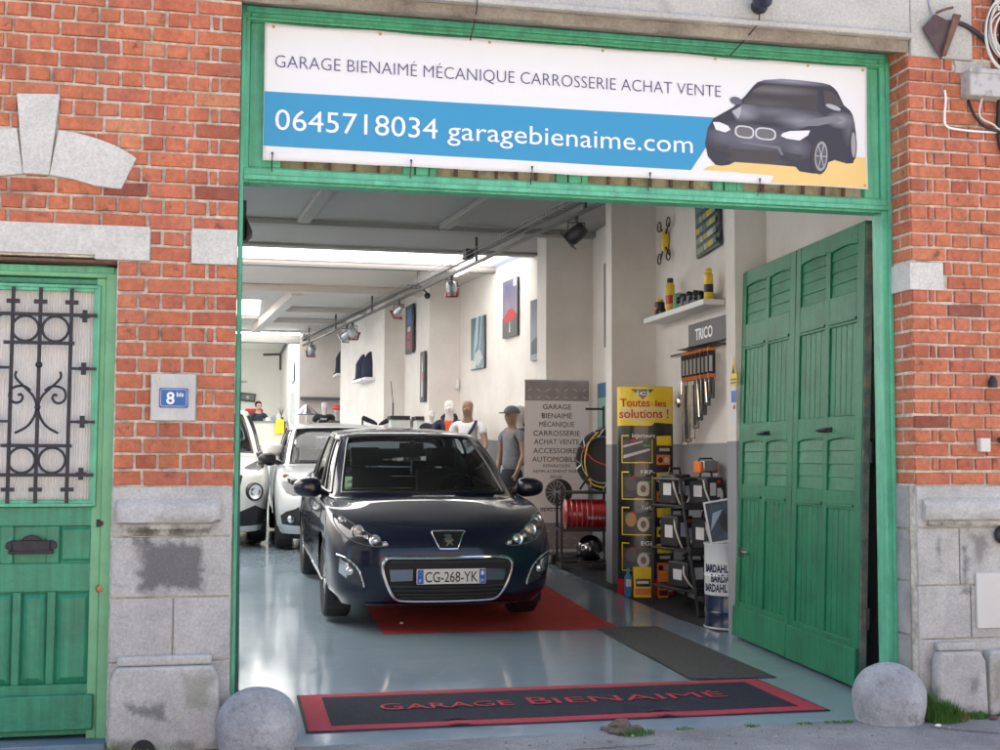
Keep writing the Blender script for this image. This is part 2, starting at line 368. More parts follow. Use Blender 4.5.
def ledge(x0,x1,z0,z1,y=-.062):
    b=MB(); n=40
    prof=[(-.01,z0),(y+.022,z0),(y,z0+.012),(y-.003,z0+.05),(y,z1-.03),(y+.018,z1-.008),(-.01,z1+.012)]
    for i in range(n+1):
        x=x0+(x1-x0)*i/n
        e=.012 if i in (0,n) else 0
        for (yy,zz) in prof:
            q=noise.noise(Vector((x*9,yy*20,zz*20)))*.006
            chip=max(0,noise.noise(Vector((x*14,3.1,zz)))-.25)*.05 if zz<z0+.02 else 0
            b.v.append((x,yy+e+q,zz+q*.5+chip))
    m=len(prof)
    for i in range(n):
        for k in range(m-1): b.f.append((i*m+k,i*m+k+1,(i+1)*m+k+1,(i+1)*m+k)); b.t.append(0)
    b.f.append(tuple(range(m))); b.t.append(0); b.f.append(tuple(n*m+k for k in range(m-1,-1,-1))); b.t.append(0)
    b.box(x0+.03,x1-.03,-.03,-.008,z0-.022,z0+.004)
    return b
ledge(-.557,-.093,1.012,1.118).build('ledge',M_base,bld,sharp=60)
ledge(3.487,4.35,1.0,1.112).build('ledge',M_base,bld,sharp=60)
def plinth(x0,x1,zt):
    b=MB(); b.prism([(x0,-.002),(x1,-.002),(x1-.012,zt-.05),(x1-.04,zt),(x0+.03,zt),(x0+.01,zt-.05)],-.095,-.0125)
    b.box(x0+.03,x1-.045,-.06,-.0125,zt+.001,zt+.045); return b
plinth(-.568,-.075,.375).build('plinth_block',M_base,bld,bevel=.014,seg=3)
plinth(3.507,3.80,.33).build('plinth_block',M_base,bld,bevel=.014,seg=3)
b=MB(); b.prism([(3.812,-.002),(4.4,-.002),(4.4,.33),(3.82,.33)],-.085,-.0125); b.build('plinth_block',M_base,bld,bevel=.014,seg=3)
# dark drain hole at the foot of the left plinth
b=MB(); b.prism([(-.41+.055*math.cos(t),.0+.06*math.sin(t)) for t in [k*math.pi/12 for k in range(13)]],-.0975,-.09); b.build('drain_hole',M_blackmatte,bld)
b=MB(); b.prism(KEY,-.030,.01); b.build('keystone',M_lime,bld,bevel=.004)
for P in (ARC,ARCL):
    b=MB(); b.prism(P,-.024,.01); b.build('arch_stone',M_lime,bld,bevel=.004)
b=MB(); b.prism([(-1.75,2.236),(-1.32,2.236),(-1.32,2.246),(-.68,2.246),(-.68,2.227),(-.436,2.227),(-.436,2.386),(-1.75,2.386)],-.021,.02); b.build('lintel_stone',M_lime,bld,bevel=.003)
b=MB(); b.box(-.249,XL+.001,-.019,.02,2.222,2.388); b.build('quoin_block',M_lime,bld,bevel=.003)
b=MB(); b.box(XR-.018,3.634,-.019,.214,2.217,2.364); b.build('quoin_block',M_lime,bld,bevel=.003)
b=MB(); b.box(-.417,-.216,-.022,.02,1.487,1.703); b.build('number_stone',mat('number_stone',(.58,.57,.53),.85,var=.1,vscale=10,bump=.5,bscale=60),bld,bevel=.004)
b=MB(); b.box(DL-.02,DR,.006,.1,2.213,2.2265); b.build('rusty_lintel_bar',M_rust,bld)
# stone lintel above the gateway: weathered lower band, chamfer, rendered fascia
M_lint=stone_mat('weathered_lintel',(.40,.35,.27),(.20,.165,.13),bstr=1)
M_fascia=stone_mat('rendered_fascia',(.55,.54,.49),(.46,.45,.41),stains_shade=[(1.2,1.8,3.62,3.9,.4,(.2,.2,.2)),(2.0,2.12,3.60,3.9,.35,(.2,.2,.2))],bstr=.4)
b=MB(); nn=60
for i in range(nn+1):
    x=XL+(XR-XL)*i/nn
    for k,(yy,zz) in enumerate([(.19,3.552),(.0,3.50),(-.01,3.515),(-.012,3.56)]):
        q=noise.noise(Vector((x*5,k*3.7,1)))*.010
        b.v.append((x,yy+(q if k else 0),zz+(q if k else 0)))
for i in range(nn):
    for k in range(3): b.f.append((i*4+k,i*4+k+1,(i+1)*4+k+1,(i+1)*4+k)); b.t.append(0)
b.build('lintel_soffit',M_lint,bld,sharp=60)
b=MB(); b.prism([(.05,3.562),(-.055,3.562),(-.062,3.585),(-.03,3.60),(-.026,3.98),(.05,3.98)],XL-.0,3.46,'yz'); b.build('stone_fascia',M_fascia,bld,bevel=.006)
b=MB(); b.box(3.464,3.83,-.026,.05,3.475,3.98); b.box(-.04,3.83,-.05,.05,3.985,4.06); b.build('stone_fascia',M_fascia,bld,bevel=.005)
b=MB(); b.prism([(3.725,3.474),(3.83,3.474),(3.96,3.40),(3.95,3.345),(3.86,3.36),(3.80,3.40),(3.72,3.395),(3.74,3.43)],-.012,.01); b.build('mortar_patch',M_stone,bld,bevel=.004)

# ---- gateway frame (green)
def molded(mb,x0,x1,z0,z1,y0,y1): mb.box(x0,x1,y0,y1,z0,z1)
fr=MB(); fr.box(XL+.002,XL+.045,.185,.30,2.665,3.55); fr.box(XL+.002,XL+.024,.187,.30,0,2.664); fr.box(XL+.003,XL+.022,.17,.186,0,3.50); fr.build('gate_jamb',M_green,bld,bevel=.004)
fr=MB(); fr.box(XR-.058,XR-.003,.19,.30,.0,3.55); fr.box(XR-.028,XR-.004,.175,.191,.0,3.50); fr.build('gate_jamb',M_green,bld,bevel=.004)
fr=MB(); fr.box(XL+.045,XR-.058,.20,.29,3.47,3.55); fr.box(XL+.022,XR-.028,.175,.20,3.515,3.545); fr.box(XL+.022,XR-.028,.18,.20,3.475,3.49)
fr.box(XL+.045,XR-.058,.195,.29,2.665,2.745); fr.box(XL+.022,XR-.028,.165,.195,2.675,2.700); fr.box(XL+.022,XR-.028,.18,.195,2.70,2.735)
fr.box(XL+.045,XL+.16,.21,.28,2.745,3.47)
fr.box(XL+.16,XL+.20,.195,.28,2.745,3.47); fr.box(XR-.145,XR-.058,.21,.28,2.745,3.47)
for xm in (.80,1.60,2.46):
    fr.box(xm-.03,xm+.03,.215,.28,2.745,3.47); fr.box(xm+.035,xm+.10,.205,.28,2.745,3.47); fr.box(xm+.105,xm+.14,.215,.28,2.745,3.47)
fr.build('transom_frame',M_green,bld,bevel=.004)
xs=[XL+.20,.77,.94,1.57,1.74,2.43,2.60,3.31]
for i in range(0,8,2):
    b=MB(); b.box(xs[i],xs[i+1],.25,.256,2.745,3.47); p=b.build('transom_pane',mat('dusty_glass',(.55,.48,.34),.35,var=.35,vscale=7,dirt=(.12,.09,.06),dscale=12,damt=.7),bld)
    b=MB(); n=int((xs[i+1]-xs[i])/.125)
    for k in range(1,n+1):
        x=xs[i]+(xs[i+1]-xs[i])*k/(n+1)-.0; b.box(x-.008,x+.008,.225,.235,2.745,3.47)
    b.build('window_bar',M_rust,bld)
# jamb door leaf folded back on the left, seen edge-on
b=MB(); b.prism([(-.034,.02),(.004,.02),(-.022,2.62),(-.034,2.62)],.43,1.2); b.build('folded_door_leaf',mat('worn_green_edge',(.05,.17,.12),.6,var=.3,vscale=14,dirt=(.10,.06,.035),dscale=7,damt=.7,bump=.5),bld,bevel=.004)
b=MB(); b.box(-.035,-.015,.32,.42,.03,2.66); b.build('door_stop',M_blackmatte,bld)

# ---- the folding gate leaves on the right, pushed inwards and leaning a little
def leaf(u0,u1,near):
    """leaf in local frame: u along the leaf from the jamb inward, w thickness outwards (towards -x), v height"""
    W=u1-u0; H=2.72; T=.045
    f=MB(); st=.10
    cols=[(u0+st,u0+W/2-.035),(u0+W/2+.035,u1-st*.8)]
    rows=[(.27,1.05),(1.16,1.52),(1.68,2.20),(2.30,2.62)] 
    # stiles and rails
    rr=[(.02,.27),(1.05,1.13),(1.45,1.58),(2.16,2.32),(2.62,2.72)]
    pan=[(.27,1.05,'v'),(1.13,1.45,'h'),(1.58,2.16,'v'),(2.32,2.62,'h')]
    f.box(u0,u0+st,-T,0,.02,H); f.box(u1-st*.8,u1,-T,0,.02,H); f.box(u0+W/2-.035,u0+W/2+.035,-T,0,.27,2.62)
    for a,c in rr: f.box(u0+st,u1-st*.8,-T+.001,-.001,a,c)
    f.box(u0-.004 if near else u0,u1,-T-.022,-T,.02,.235)   # weatherboard
    pn=MB()
    for (a,c,k) in pan:
        for (p,q) in cols:
            pn.box(p,q,-T+.022,-.012,a,c)
            if k=='v':
                n=5
                for i in range(n):
                    w=(q-p)/n; pn.box(p+i*w+.003,p+(i+1)*w-.003,-T+.012,-T+.022,a,c-.03)
                pn.box(p,q,-T+.002,-T+.022,c-.03,c-.012); pn.box(p-.0,q+.0,-T-.008,-T+.002,c-.014,c+.004)
            else:
                n=4; hgt=(c-a)/n
                for i in range(n):
                    z=a+i*hgt
                    pn.add([(p,-T+.010,z),(q,-T+.010,z),(q,-T+.016,z+hgt),(p,-T+.016,z+hgt),(p,-T+.022,z),(q,-T+.022,z),(q,-T+.022,z+hgt),(p,-T+.022,z+hgt)],[(0,1,2,3),(0,4,5,1),(3,2,6,7),(0,3,7,4),(1,5,6,2)])
                # shallow arched head
                pts=[(p,c+.001),(q,c+.001)]+[(q-(q-p)*t,c-.016+.012*math.sin(math.pi*t)) for t in [i/8 for i in range(9)]]
                pn.prism(pts,-T-.001,-T+.016,'xz')
    return f,pn
gate=thing('folding_gate','tall green wooden folding gate leaves standing open against the right inside wall','gate',(0,0,0))
gate.parent=None
Mg=Matrix.Identity(4)
# local u -> from (3.50,.66) to (3.63,2.77); local -y (w) faces -x ; lean: top shifts +x by .10
A0=Vector((3.505,.66,.0)); B0=Vector((3.635,2.77,0)); du=(B0-A0).normalized(); up=Vector((.036,.0,1)).normalized(); wn=up.cross(du).normalized()
# wn should point to +x (inside of leaf), -wn faces the camera
if wn.x<0: wn=-wn
Mg=Matrix(((du.x,wn.x,up.x,A0.x),(du.y,wn.y,up.y,A0.y),(du.z,wn.z,up.z,A0.z),(0,0,0,1)))
gate.matrix_world=Mg
Lg=(B0-A0).length
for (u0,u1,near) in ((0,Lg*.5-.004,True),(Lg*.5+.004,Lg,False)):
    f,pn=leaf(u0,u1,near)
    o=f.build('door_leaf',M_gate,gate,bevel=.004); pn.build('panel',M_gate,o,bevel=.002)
    hb=MB(); uc=(u0+u1)/2-.08; hb.tube([(uc,-.05,1.50),(uc,-.075,1.50),(uc+.14,-.075,1.495),(uc+.14,-.05,1.495)],.008); hb.box(uc-.02,uc+.16,-.052,-.045,1.485,1.515); hb.build('handle',M_iron,o)
b=MB(); b.box(-.012,-.002,-.04,.0,.03,2.7); b.build('edge_strip',mat('worn_edge',(.12,.15,.13),.8,var=.4,vscale=20,dirt=(.35,.28,.18),dscale=9,damt=.8),gate)
for z in (.35,1.3,2.45):
    b=MB(); b.cyl((-.03,.0,z),(-.03,.0,z+.12),.012); b.build('hinge',M_iron,gate)

# ---- entrance door on the left
ed=MB()
ed.box(DR-.055,DR-.004,.085,.2,.03,2.205); ed.box(DL+.004,DL+.055,.085,.2,.03,2.205); ed.box(DL+.055,DR-.055,.085,.2,2.155,2.205)
ed.box(DR-.10,DR-.055,.10,.2,.03,2.155)
fo=ed.build('door_frame',M_greenl,bld,bevel=.005)
ed=MB(); ed.box(DL+.02,DR-.02,.075,.085,2.175,2.205); ed.build('door_head_trim',M_green,bld,bevel=.003)
b2=MB(); b2.box(DL,DR,.24,.30,0,2.236); b2.build('door_light_block',M_blackmatte,bld)  # unseen dark box added behind the door to stop light leaking through
# leaf
xl,xr=DL+.06,DR-.058
lf=MB()
gx0,gx1,gz0,gz1=-1.222,-.668,1.10,2.108
T0,T1=.105,.15
lf.box(gx1,xr,T0,T1,.05,2.15); lf.box(xl,gx0,T0,T1,.05,2.15); lf.box(gx0,gx1,T0+.001,T1,gz1,2.15); lf.box(gx0,gx1,T0+.001,T1,1.0,gz0)
lf.box(gx0,gx1,T0+.001,T1,.70,.83); lf.box(gx0,gx1,T0+.001,T1,.05,.28)
for x in (-.845,-.995,-1.145): 
    lf.box(x-.018,x+.018,T0+.0005,T1,.28,.70)
for x in (-.845,-1.045): lf.box(x-.028,x+.028,T0+.0008,T1,.83,1.0)
lf.box(gx0,gx1,T0+.02,T1-.01,.28,1.0)
door=lf.build('entrance_door',M_greend,bld,bevel=.004)
mo=MB()
for (a,c,z0,z1) in ((gx0,gx1,gz0,gz1),):
    for (w,y) in ((.03,.098),(.014,.088)):
        mo.box(a-.008,a-.008+w,y,T0+.01,z0-.01,z1+.01); mo.box(c+.008-w,c+.008,y,T0+.01,z0-.01,z1+.01)
        mo.box(a-.008+w,c+.008-w,y,T0+.01,z1+.01-w,z1+.01); mo.box(a-.008+w,c+.008-w,y,T0+.01,z0-.01,z0-.01+w)
mo.build('glazing_bead',M_green,door,bevel=.003)
pa=MB()
def raised(x0,x1,z0,z1,y=T0+.018,d=.016,ins=.026):
    v=[(x0,y,z0),(x1,y,z0),(x1,y,z1),(x0,y,z1),(x0+ins,y-d,z0+ins),(x1-ins,y-d,z0+ins),(x1-ins,y-d,z1-ins),(x0+ins,y-d,z1-ins)]
    pa.add(v,[(0,1,5,4),(1,2,6,5),(2,3,7,6),(3,0,4,7),(4,5,6,7)])
for (x0,x1) in ((-.827,-.668),(-.977,-.863),(-1.127,-1.013),(-1.222,-1.163)): raised(x0+.004,x1-.004,.285,.695)
raised(-.815,-.672,.838,.992,d=.006,ins=.012)
pa.build('panel',M_greend,door,sharp=20)
kb=MB(); kb.box(gx0-.03,gx1+.02,.078,T0,.075,.235); kb.build('kick_board',M_greend,door,bevel=.008)
# ribbed curtain glass
M_rib=mat('ribbed_glass',(.80,.79,.76),.35,var=.05,vscale=3,dirt=(.88,.87,.85),dscale=1.4,damt=.6)
g=MB(); n=46
for i in range(n):
    x=gx0+(gx1-gx0)*i/n; w=(gx1-gx0)/n
    g.add([(x,.142,gz0),(x+w/2,.136,gz0),(x+w,.142,gz0),(x,.142,gz1),(x+w/2,.136,gz1),(x+w,.142,gz1)],[(0,1,4,3),(1,2,5,4)])
g.build('ribbed_pane',M_rib,door,sharp=80)
ir=MB()
yb=.085
for x,x2 in ((-1.045,-1.035),(-.925,-.926),(-.788,-.785),(-1.17,-1.17)): ir.box(x-.008,x+.008,yb-.006,yb+.006,1.106,2.10)
for z in (1.975,1.843,1.369,1.235): ir.box(-1.20 if z in(1.975,1.235) else -1.08,-.672 if z in(1.975,1.235) else -.770,yb-.014,yb-.004,z-.008,z+.008)
for z in (1.727,1.48):
    ir.box(-.785,-.672,yb-.005,yb+.005,z-.006,z+.006); ir.box(-1.2,-1.045,yb-.005,yb+.005,z-.006,z+.006)
for z in (1.972,1.727,1.48,1.24):
    for x in (-.728,-1.115): ir.box(x-.010,x+.010,yb-.010,yb+.010,z-.028,z+.028); ir.box(x-.022,x+.022,yb-.008,yb+.008,z-.008,z+.008)
for x in (-1.045,-.925,-.787):
    for z in (2.035,1.168): ir.box(x-.028,x+.028,yb-.012,yb+.012,z-.009,z+.009)
for (cx,cz) in ((-.988,1.909),(-.856,1.909),(-.988,1.302),(-.856,1.302)):
    ir.tube([(cx+.058*math.cos(t),yb-.004,cz+.058*math.sin(t)) for t in [k*math.pi/14 for k in range(28)]],.006,n=6,closed=True)
SC=[(-.831,1.711),(-.826,1.69),(-.838,1.668),(-.873,1.633),(-.908,1.594),(-.922,1.548),(-.913,1.502),(-.883,1.457),(-.831,1.426)]
SC2=[(-.895,1.622),(-.868,1.641),(-.836,1.641),(-.812,1.628),(-.803,1.604),(-.808,1.580),(-.828,1.566),(-.850,1.570),(-.861,1.588),(-.853,1.604),(-.840,1.600)]
def smooth(P,n=6):
    out=[]
    for i in range(len(P)-1):
        p0=P[max(i-1,0)];p1=P[i];p2=P[i+1];p3=P[min(i+2,len(P)-1)]
        for k in range(n):
            t=k/n
            out.append(tuple(.5*((2*b_)+(-a+c)*t+(2*a-5*b_+4*c-d)*t*t+(-a+3*b_-3*c+d)*t**3) for a,b_,c,d in zip(p0,p1,p2,p3)))
    out.append(P[-1]); return out
for S in (SC,SC2):
    for mir in (False,True):
        ir.tube([((-1.852-x) if mir else x,yb-.004,z) for x,z in smooth(S)],.006,n=6)
ir.sphere((-.925,yb,1.742),.016); ir.sphere((-.925,yb-.004,1.545),.014)
ir.build('iron_grille',M_iron,door)
lb=MB(); lb.box(-1.02,-.855,.088,.106,.885,.935); lb.box(-1.035,-.84,.082,.1,.875,.89); lb.prism([(-.985,.935),(-.89,.935),(-.905,.952),(-.937,.962),(-.97,.952)],.088,.106)
for s in (-1,1): lb.prism([(-.9375+s*.083,.888),(-.9375+s*.108,.9),(-.9375+s*.112,.912),(-.9375+s*.108,.926),(-.9375+s*.083,.94)],.09,.104)
lb.build('letter_flap',M_iron,door,bevel=.003)
kn=MB(); kn.lathe([(.0,0),(.020,.0),(.022,.004),(.014,.010),(.010,.018),(.014,.022),(.0,.024)],M=Matrix.Translation((-.632,.105,.712))@Matrix.Rotation(R(90),4,'X')); kn.build('keyhole_knob',mat('old_brass',(.30,.17,.07),.4,metal=.8),door)
lk=MB(); lk.box(-.655,-.615,.092,.106,.995,1.03); lk.lathe([(.0,0),(.013,0),(.013,.012),(0,.014)],M=Matrix.Translation((-.635,.095,1.012))@Matrix.Rotation(R(90),4,'X')); lk.build('rim_lock',M_iron,door)
st=MB(); st.box(DL,DR,-.03,.25,-.01,.035); st.build('door_step',mat('blue_grey_step',(.16,.23,.30),.5,var=.15,dirt=(.3,.3,.3)),bld,bevel=.004)
# ------------------------------------------------------------------ ground
def asphalt():
    m,nt,b=_nt('asphalt'); L=nt.links.new; tc=N(nt,'ShaderNodeTexCoord')
    n=N(nt,'ShaderNodeTexNoise',Scale=2.2,Detail=8.0,Roughness=.7); L(tc.outputs['Object'],n.inputs['Vector'])
    r=N(nt,'ShaderNodeValToRGB'); r.color_ramp.elements[0].position=.3; r.color_ramp.elements[0].color=(.21,.21,.21,1); r.color_ramp.elements[1].position=.7; r.color_ramp.elements[1].color=(.40,.40,.39,1); L(n.outputs['Fac'],r.inputs['Fac'])
    v=N(nt,'ShaderNodeTexVoronoi',Scale=150.0); L(tc.outputs['Object'],v.inputs['Vector'])
    mr=N(nt,'ShaderNodeMapRange'); mr.inputs['From Max'].default_value=.9; mr.inputs['To Min'].default_value=1.35; mr.inputs['To Max'].default_value=.5; L(v.outputs['Distance'],mr.inputs['Value'])
    vc=N(nt,'ShaderNodeMix',data_type='RGBA',blend_type='MULTIPLY'); vc.inputs[0].default_value=.85; L(r.outputs[0],vc.inputs[6]); L(mr.outputs[0],vc.inputs[7])
    L(vc.outputs[2],b.inputs['Base Color']); b.inputs['Roughness'].default_value=.85
    bp=N(nt,'ShaderNodeBump',Strength=.9,Distance=.004,invert=True); L(v.outputs['Distance'],bp.inputs['Height']); L(bp.outputs[0],b.inputs['Normal'])
    return m
M_asph=asphalt()
b=MB(); b.box(-60,60,-60,.12,-.3,-.004); tag(b.build('pavement',M_asph),kind='structure')
def epoxy():
    m,nt,b=_nt('epoxy_floor'); L=nt.links.new; tc=N(nt,'ShaderNodeTexCoord')
    n=N(nt,'ShaderNodeTexNoise',Scale=.9,Detail=7.0,Roughness=.6); L(tc.outputs['Object'],n.inputs['Vector'])
    r=N(nt,'ShaderNodeValToRGB'); r.color_ramp.elements[0].position=.3; r.color_ramp.elements[0].color=(.25,.325,.385,1); r.color_ramp.elements[1].position=.72; r.color_ramp.elements[1].color=(.31,.385,.445,1); L(n.outputs['Fac'],r.inputs['Fac'])
    # tyre scuffs: thin noise ridges
    w=N(nt,'ShaderNodeTexNoise',Scale=1.1,Detail=2.0,Distortion=1.5); L(tc.outputs['Object'],w.inputs['Vector'])
    rr=N(nt,'ShaderNodeValToRGB'); e=rr.color_ramp.elements; e[0].position=.485; e[0].color=(0,0,0,1); e[1].position=.515; e[1].color=(0,0,0,1); q=e.new(.5); q.color=(.35,.35,.35,1)
    L(w.outputs['Fac'],rr.inputs['Fac'])
    mx=N(nt,'ShaderNodeMix',data_type='RGBA'); L(rr.outputs[0],mx.inputs[0]); L(r.outputs[0],mx.inputs[6]); mx.inputs[7].default_value=(.36,.42,.46,1)
    L(mx.outputs[2],b.inputs['Base Color'])
    n2=N(nt,'ShaderNodeTexNoise',Scale=2.5,Detail=6.0,Roughness=.65); L(tc.outputs['Object'],n2.inputs['Vector'])
    mr=N(nt,'ShaderNodeMapRange'); mr.inputs['From Min'].default_value=.3; mr.inputs['From Max'].default_value=.75; mr.inputs['To Min'].default_value=.05; mr.inputs['To Max'].default_value=.20
    L(n2.outputs['Fac'],mr.inputs['Value']); L(mr.outputs[0],b.inputs['Roughness'])
    n3=N(nt,'ShaderNodeTexNoise',Scale=5.0,Detail=4.0); L(tc.outputs['Object'],n3.inputs['Vector'])
    bp=N(nt,'ShaderNodeBump',Strength=.05,Distance=.008); L(n3.outputs['Fac'],bp.inputs['Height']); L(bp.outputs[0],b.inputs['Normal'])
    b.inputs['Specular IOR Level'].default_value=.6
    return m
M_ep=epoxy()
b=MB()
def strip(x0,x1,ys):
    for a,c in zip(ys[:-1],ys[1:]):
        b.add([(x0,a,fz(a)),(x1,a,fz(a)),(x1,c,fz(c)),(x0,c,fz(c))],[(0,1,2,3)])
strip(-4.7,4.3,[.30,3.8,10,20,32]); 
pts=[(XL+.0,.30)]
edge=[(XL+(XR-XL)*i/30,-.10+.06*(i/30)+noise.noise(Vector((i*.9,2,0)))*.012) for i in range(31)]
poly=edge+[(XR,.30),(XL,.30)]
b.prism(poly,-.02,.0,'xy')
tag(b.build('garage_floor',M_ep),kind='structure')

# ------------------------------------------------------------------ the hall
M_wallp=None
def hallpaint():
    m,nt,b=_nt('hall_plaster'); L=nt.links.new; tc=N(nt,'ShaderNodeTexCoord')
    sx=N(nt,'ShaderNodeSeparateXYZ'); L(tc.outputs['Object'],sx.inputs[0])
    n=N(nt,'ShaderNodeTexNoise',Scale=1.6,Detail=7.0,Roughness=.6); L(tc.outputs['Object'],n.inputs['Vector'])
    r=N(nt,'ShaderNodeValToRGB'); r.color_ramp.elements[0].position=.3; r.color_ramp.elements[0].color=(.66,.60,.55,1); r.color_ramp.elements[1].position=.65; r.color_ramp.elements[1].color=(.76,.715,.67,1); L(n.outputs['Fac'],r.inputs['Fac'])
    g=N(nt,'ShaderNodeMix',data_type='RGBA'); 
    # painted grey dado: below 1.45 m near the gate, following the rising floor further in
    st=N(nt,'ShaderNodeMath',operation='MULTIPLY_ADD'); L(sx.outputs[1],st.inputs[0]); st.inputs[1].default_value=.04; st.inputs[2].default_value=1.10
    mxx=N(nt,'ShaderNodeMath',operation='MAXIMUM'); L(st.outputs[0],mxx.inputs[0]); mxx.inputs[1].default_value=1.45
    lt=N(nt,'ShaderNodeMath',operation='LESS_THAN'); L(sx.outputs[2],lt.inputs[0]); L(mxx.outputs[0],lt.inputs[1])
    L(lt.outputs[0],g.inputs[0]); L(r.outputs[0],g.inputs[6]); g.inputs[7].default_value=(.27,.275,.29,1)
    L(g.outputs[2],b.inputs['Base Color']); b.inputs['Roughness'].default_value=.7
    n3=N(nt,'ShaderNodeTexNoise',Scale=9.0,Detail=6.0,Roughness=.6); L(tc.outputs['Object'],n3.inputs['Vector'])
    bp=N(nt,'ShaderNodeBump',Strength=.25,Distance=.01); L(n3.outputs['Fac'],bp.inputs['Height']); L(bp.outputs[0],b.inputs['Normal'])
    return m
M_hall=hallpaint()
M_ceil=mat('ceiling_grey',(.30,.295,.28),.8,var=.04,vscale=1.2)  # grey of the front ceiling; the sections deeper in are paler
M_wplain=mat('white_plaster',(.84,.84,.80),.7,var=.03,vscale=2)
PW=[(3.85,.345),(3.85,2.72),(3.63,2.80),(3.63,2.98),(4.04,2.98),(4.04,5.8),(3.575,5.8),(3.575,6.0),(4.07,6.0),(4.07,8.2),(3.50,8.2),(3.47,8.53),(3.91,8.53),(3.31,13.06),(2.83,13.06),(2.678,14.9),(2.333,14.9),(1.90,18.84),(2.3,18.84),(2.3,21.0),(1.185,21.0),(1.185,21.3),(5,21.3),(5,.345)]
b=MB(); b.prism(PW,-.2,4.3,'xy'); tag(b.build('wall_right',M_hall,sharp=20),kind='structure')
b=MB(); b.box(-4.8,-4.6,.345,32,-.2,4.4); tag(b.build('wall_left',M_hall),kind='structure')
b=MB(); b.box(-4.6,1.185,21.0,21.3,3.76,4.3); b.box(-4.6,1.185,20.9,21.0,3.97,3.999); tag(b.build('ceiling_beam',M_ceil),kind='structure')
b=MB(); b.prism([(1.25,21.3),(1.35,21.3),(1.2,31),(1.05,31)],0,4.6,'xy'); tag(b.build('back_room_wall',M_wplain),kind='structure')
b=MB(); b.box(-4.6,1.1,30.5,30.8,0,4.6); tag(b.build('wall_back',M_wplain),kind='structure')
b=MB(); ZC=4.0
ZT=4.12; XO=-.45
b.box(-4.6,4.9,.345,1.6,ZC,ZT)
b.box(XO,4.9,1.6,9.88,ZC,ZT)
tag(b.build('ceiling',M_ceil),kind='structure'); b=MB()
M_ceil2=mat('ceiling_pinkish',(.56,.50,.45),.8,var=.04,vscale=1.2)
for x0,x1,y0,y1 in ((XO,4.9,11.36,15.6),(.33,4.9,15.6,18.5),(XO,4.9,18.5,21.0)): b.box(x0,x1,y0,y1,ZC,ZT)
tag(b.build('ceiling',M_ceil2),kind='structure')
b=MB()
b.box(XO,4.2,8.05,8.25,3.93,3.999); b.box(XO,4.2,9.7,9.878,3.96,3.999); b.box(XO,4.2,11.362,11.5,3.965,3.999)
b.prism([(.80,5.2),(.95,5.2),(.70,7.95),(.56,7.95)],3.93,3.998,'xy'); b.prism([(2.45,5.6),(2.6,5.6),(2.3,7.95),(2.17,7.95)],3.93,3.998,'xy')
tag(b.build('ceiling_joists',mat('joist_paint',(.27,.26,.245),.8),bevel=.01),kind='structure'); b=MB(); b.box(XO,3.2,13.5,13.7,3.88,3.998); b.box(-2.4,3.0,16.5,16.62,3.90,3.998) if False else None
b.prism([(.72,13.7),(.90,13.7),(.32,19.9),(.14,19.9)],3.84,3.998,'xy')
b.box(.5,2.5,16.4,16.55,3.90,3.997); b.box(.3,2.5,18.3,18.46,3.90,3.997)
tag(b.build('ceiling_joists',M_ceil2,bevel=.01),kind='structure')
def frosted():
    m=bpy.data.materials.new('frosted_glass'); m.use_nodes=True; nt=m.node_tree; nt.nodes.clear(); L=nt.links.new
    o=N(nt,'ShaderNodeOutputMaterial'); t=N(nt,'ShaderNodeBsdfTranslucent'); t.inputs[0].default_value=(.80,.81,.80,1)
    d=N(nt,'ShaderNodeBsdfDiffuse'); d.inputs[0].default_value=(.9,.9,.9,1); mx=N(nt,'ShaderNodeMixShader'); mx.inputs[0].default_value=.12
    L(t.outputs[0],mx.inputs[1]); L(d.outputs[0],mx.inputs[2]); L(mx.outputs[0],o.inputs[0]); return m
M_frost=frosted()
def skylight(x0,x1,y0,y1,z,n,label):
    t=thing('skylight',label,'skylight',((x0+x1)/2,(y0+y1)/2,z))
    w=(x1-x0)/2;h=(y1-y0)/2
    g=MB(); g.add([(-w,-h,0),(w,-h,0),(w,h,0),(-w,h,0)],[(0,1,2,3)]); g.build('frosted_pane',M_frost,t)
    g=MB()
    for x in (-w+.02,w-.02): g.box(x-.015,x+.015,-h+.01,h-.01,.004,.04)
    g.build('glazing_bars',M_white,t)
skylight(XO,4.0,9.885,11.355,4.05,8,'long white framed skylight running across the ceiling above the dark car')
skylight(-4.6,XO-.02,1.6,21.0,4.05,9,'broad glass roof light added over the unseen left side of the hall to brighten it')  # unseen roof light, added to let more light into the hall
skylight(XO,.325,15.605,18.495,4.05,2,'small square skylight deeper in, left of the diagonal ceiling beam')
skylight(-4.6,1.25,21.3,26.5,4.45,6,'wide glass roof over the white office at the back')
b=MB(); b.box(-4.6,1.3,26.5,30.6,4.40,4.5); tag(b.build('ceiling',M_wplain),kind='structure')
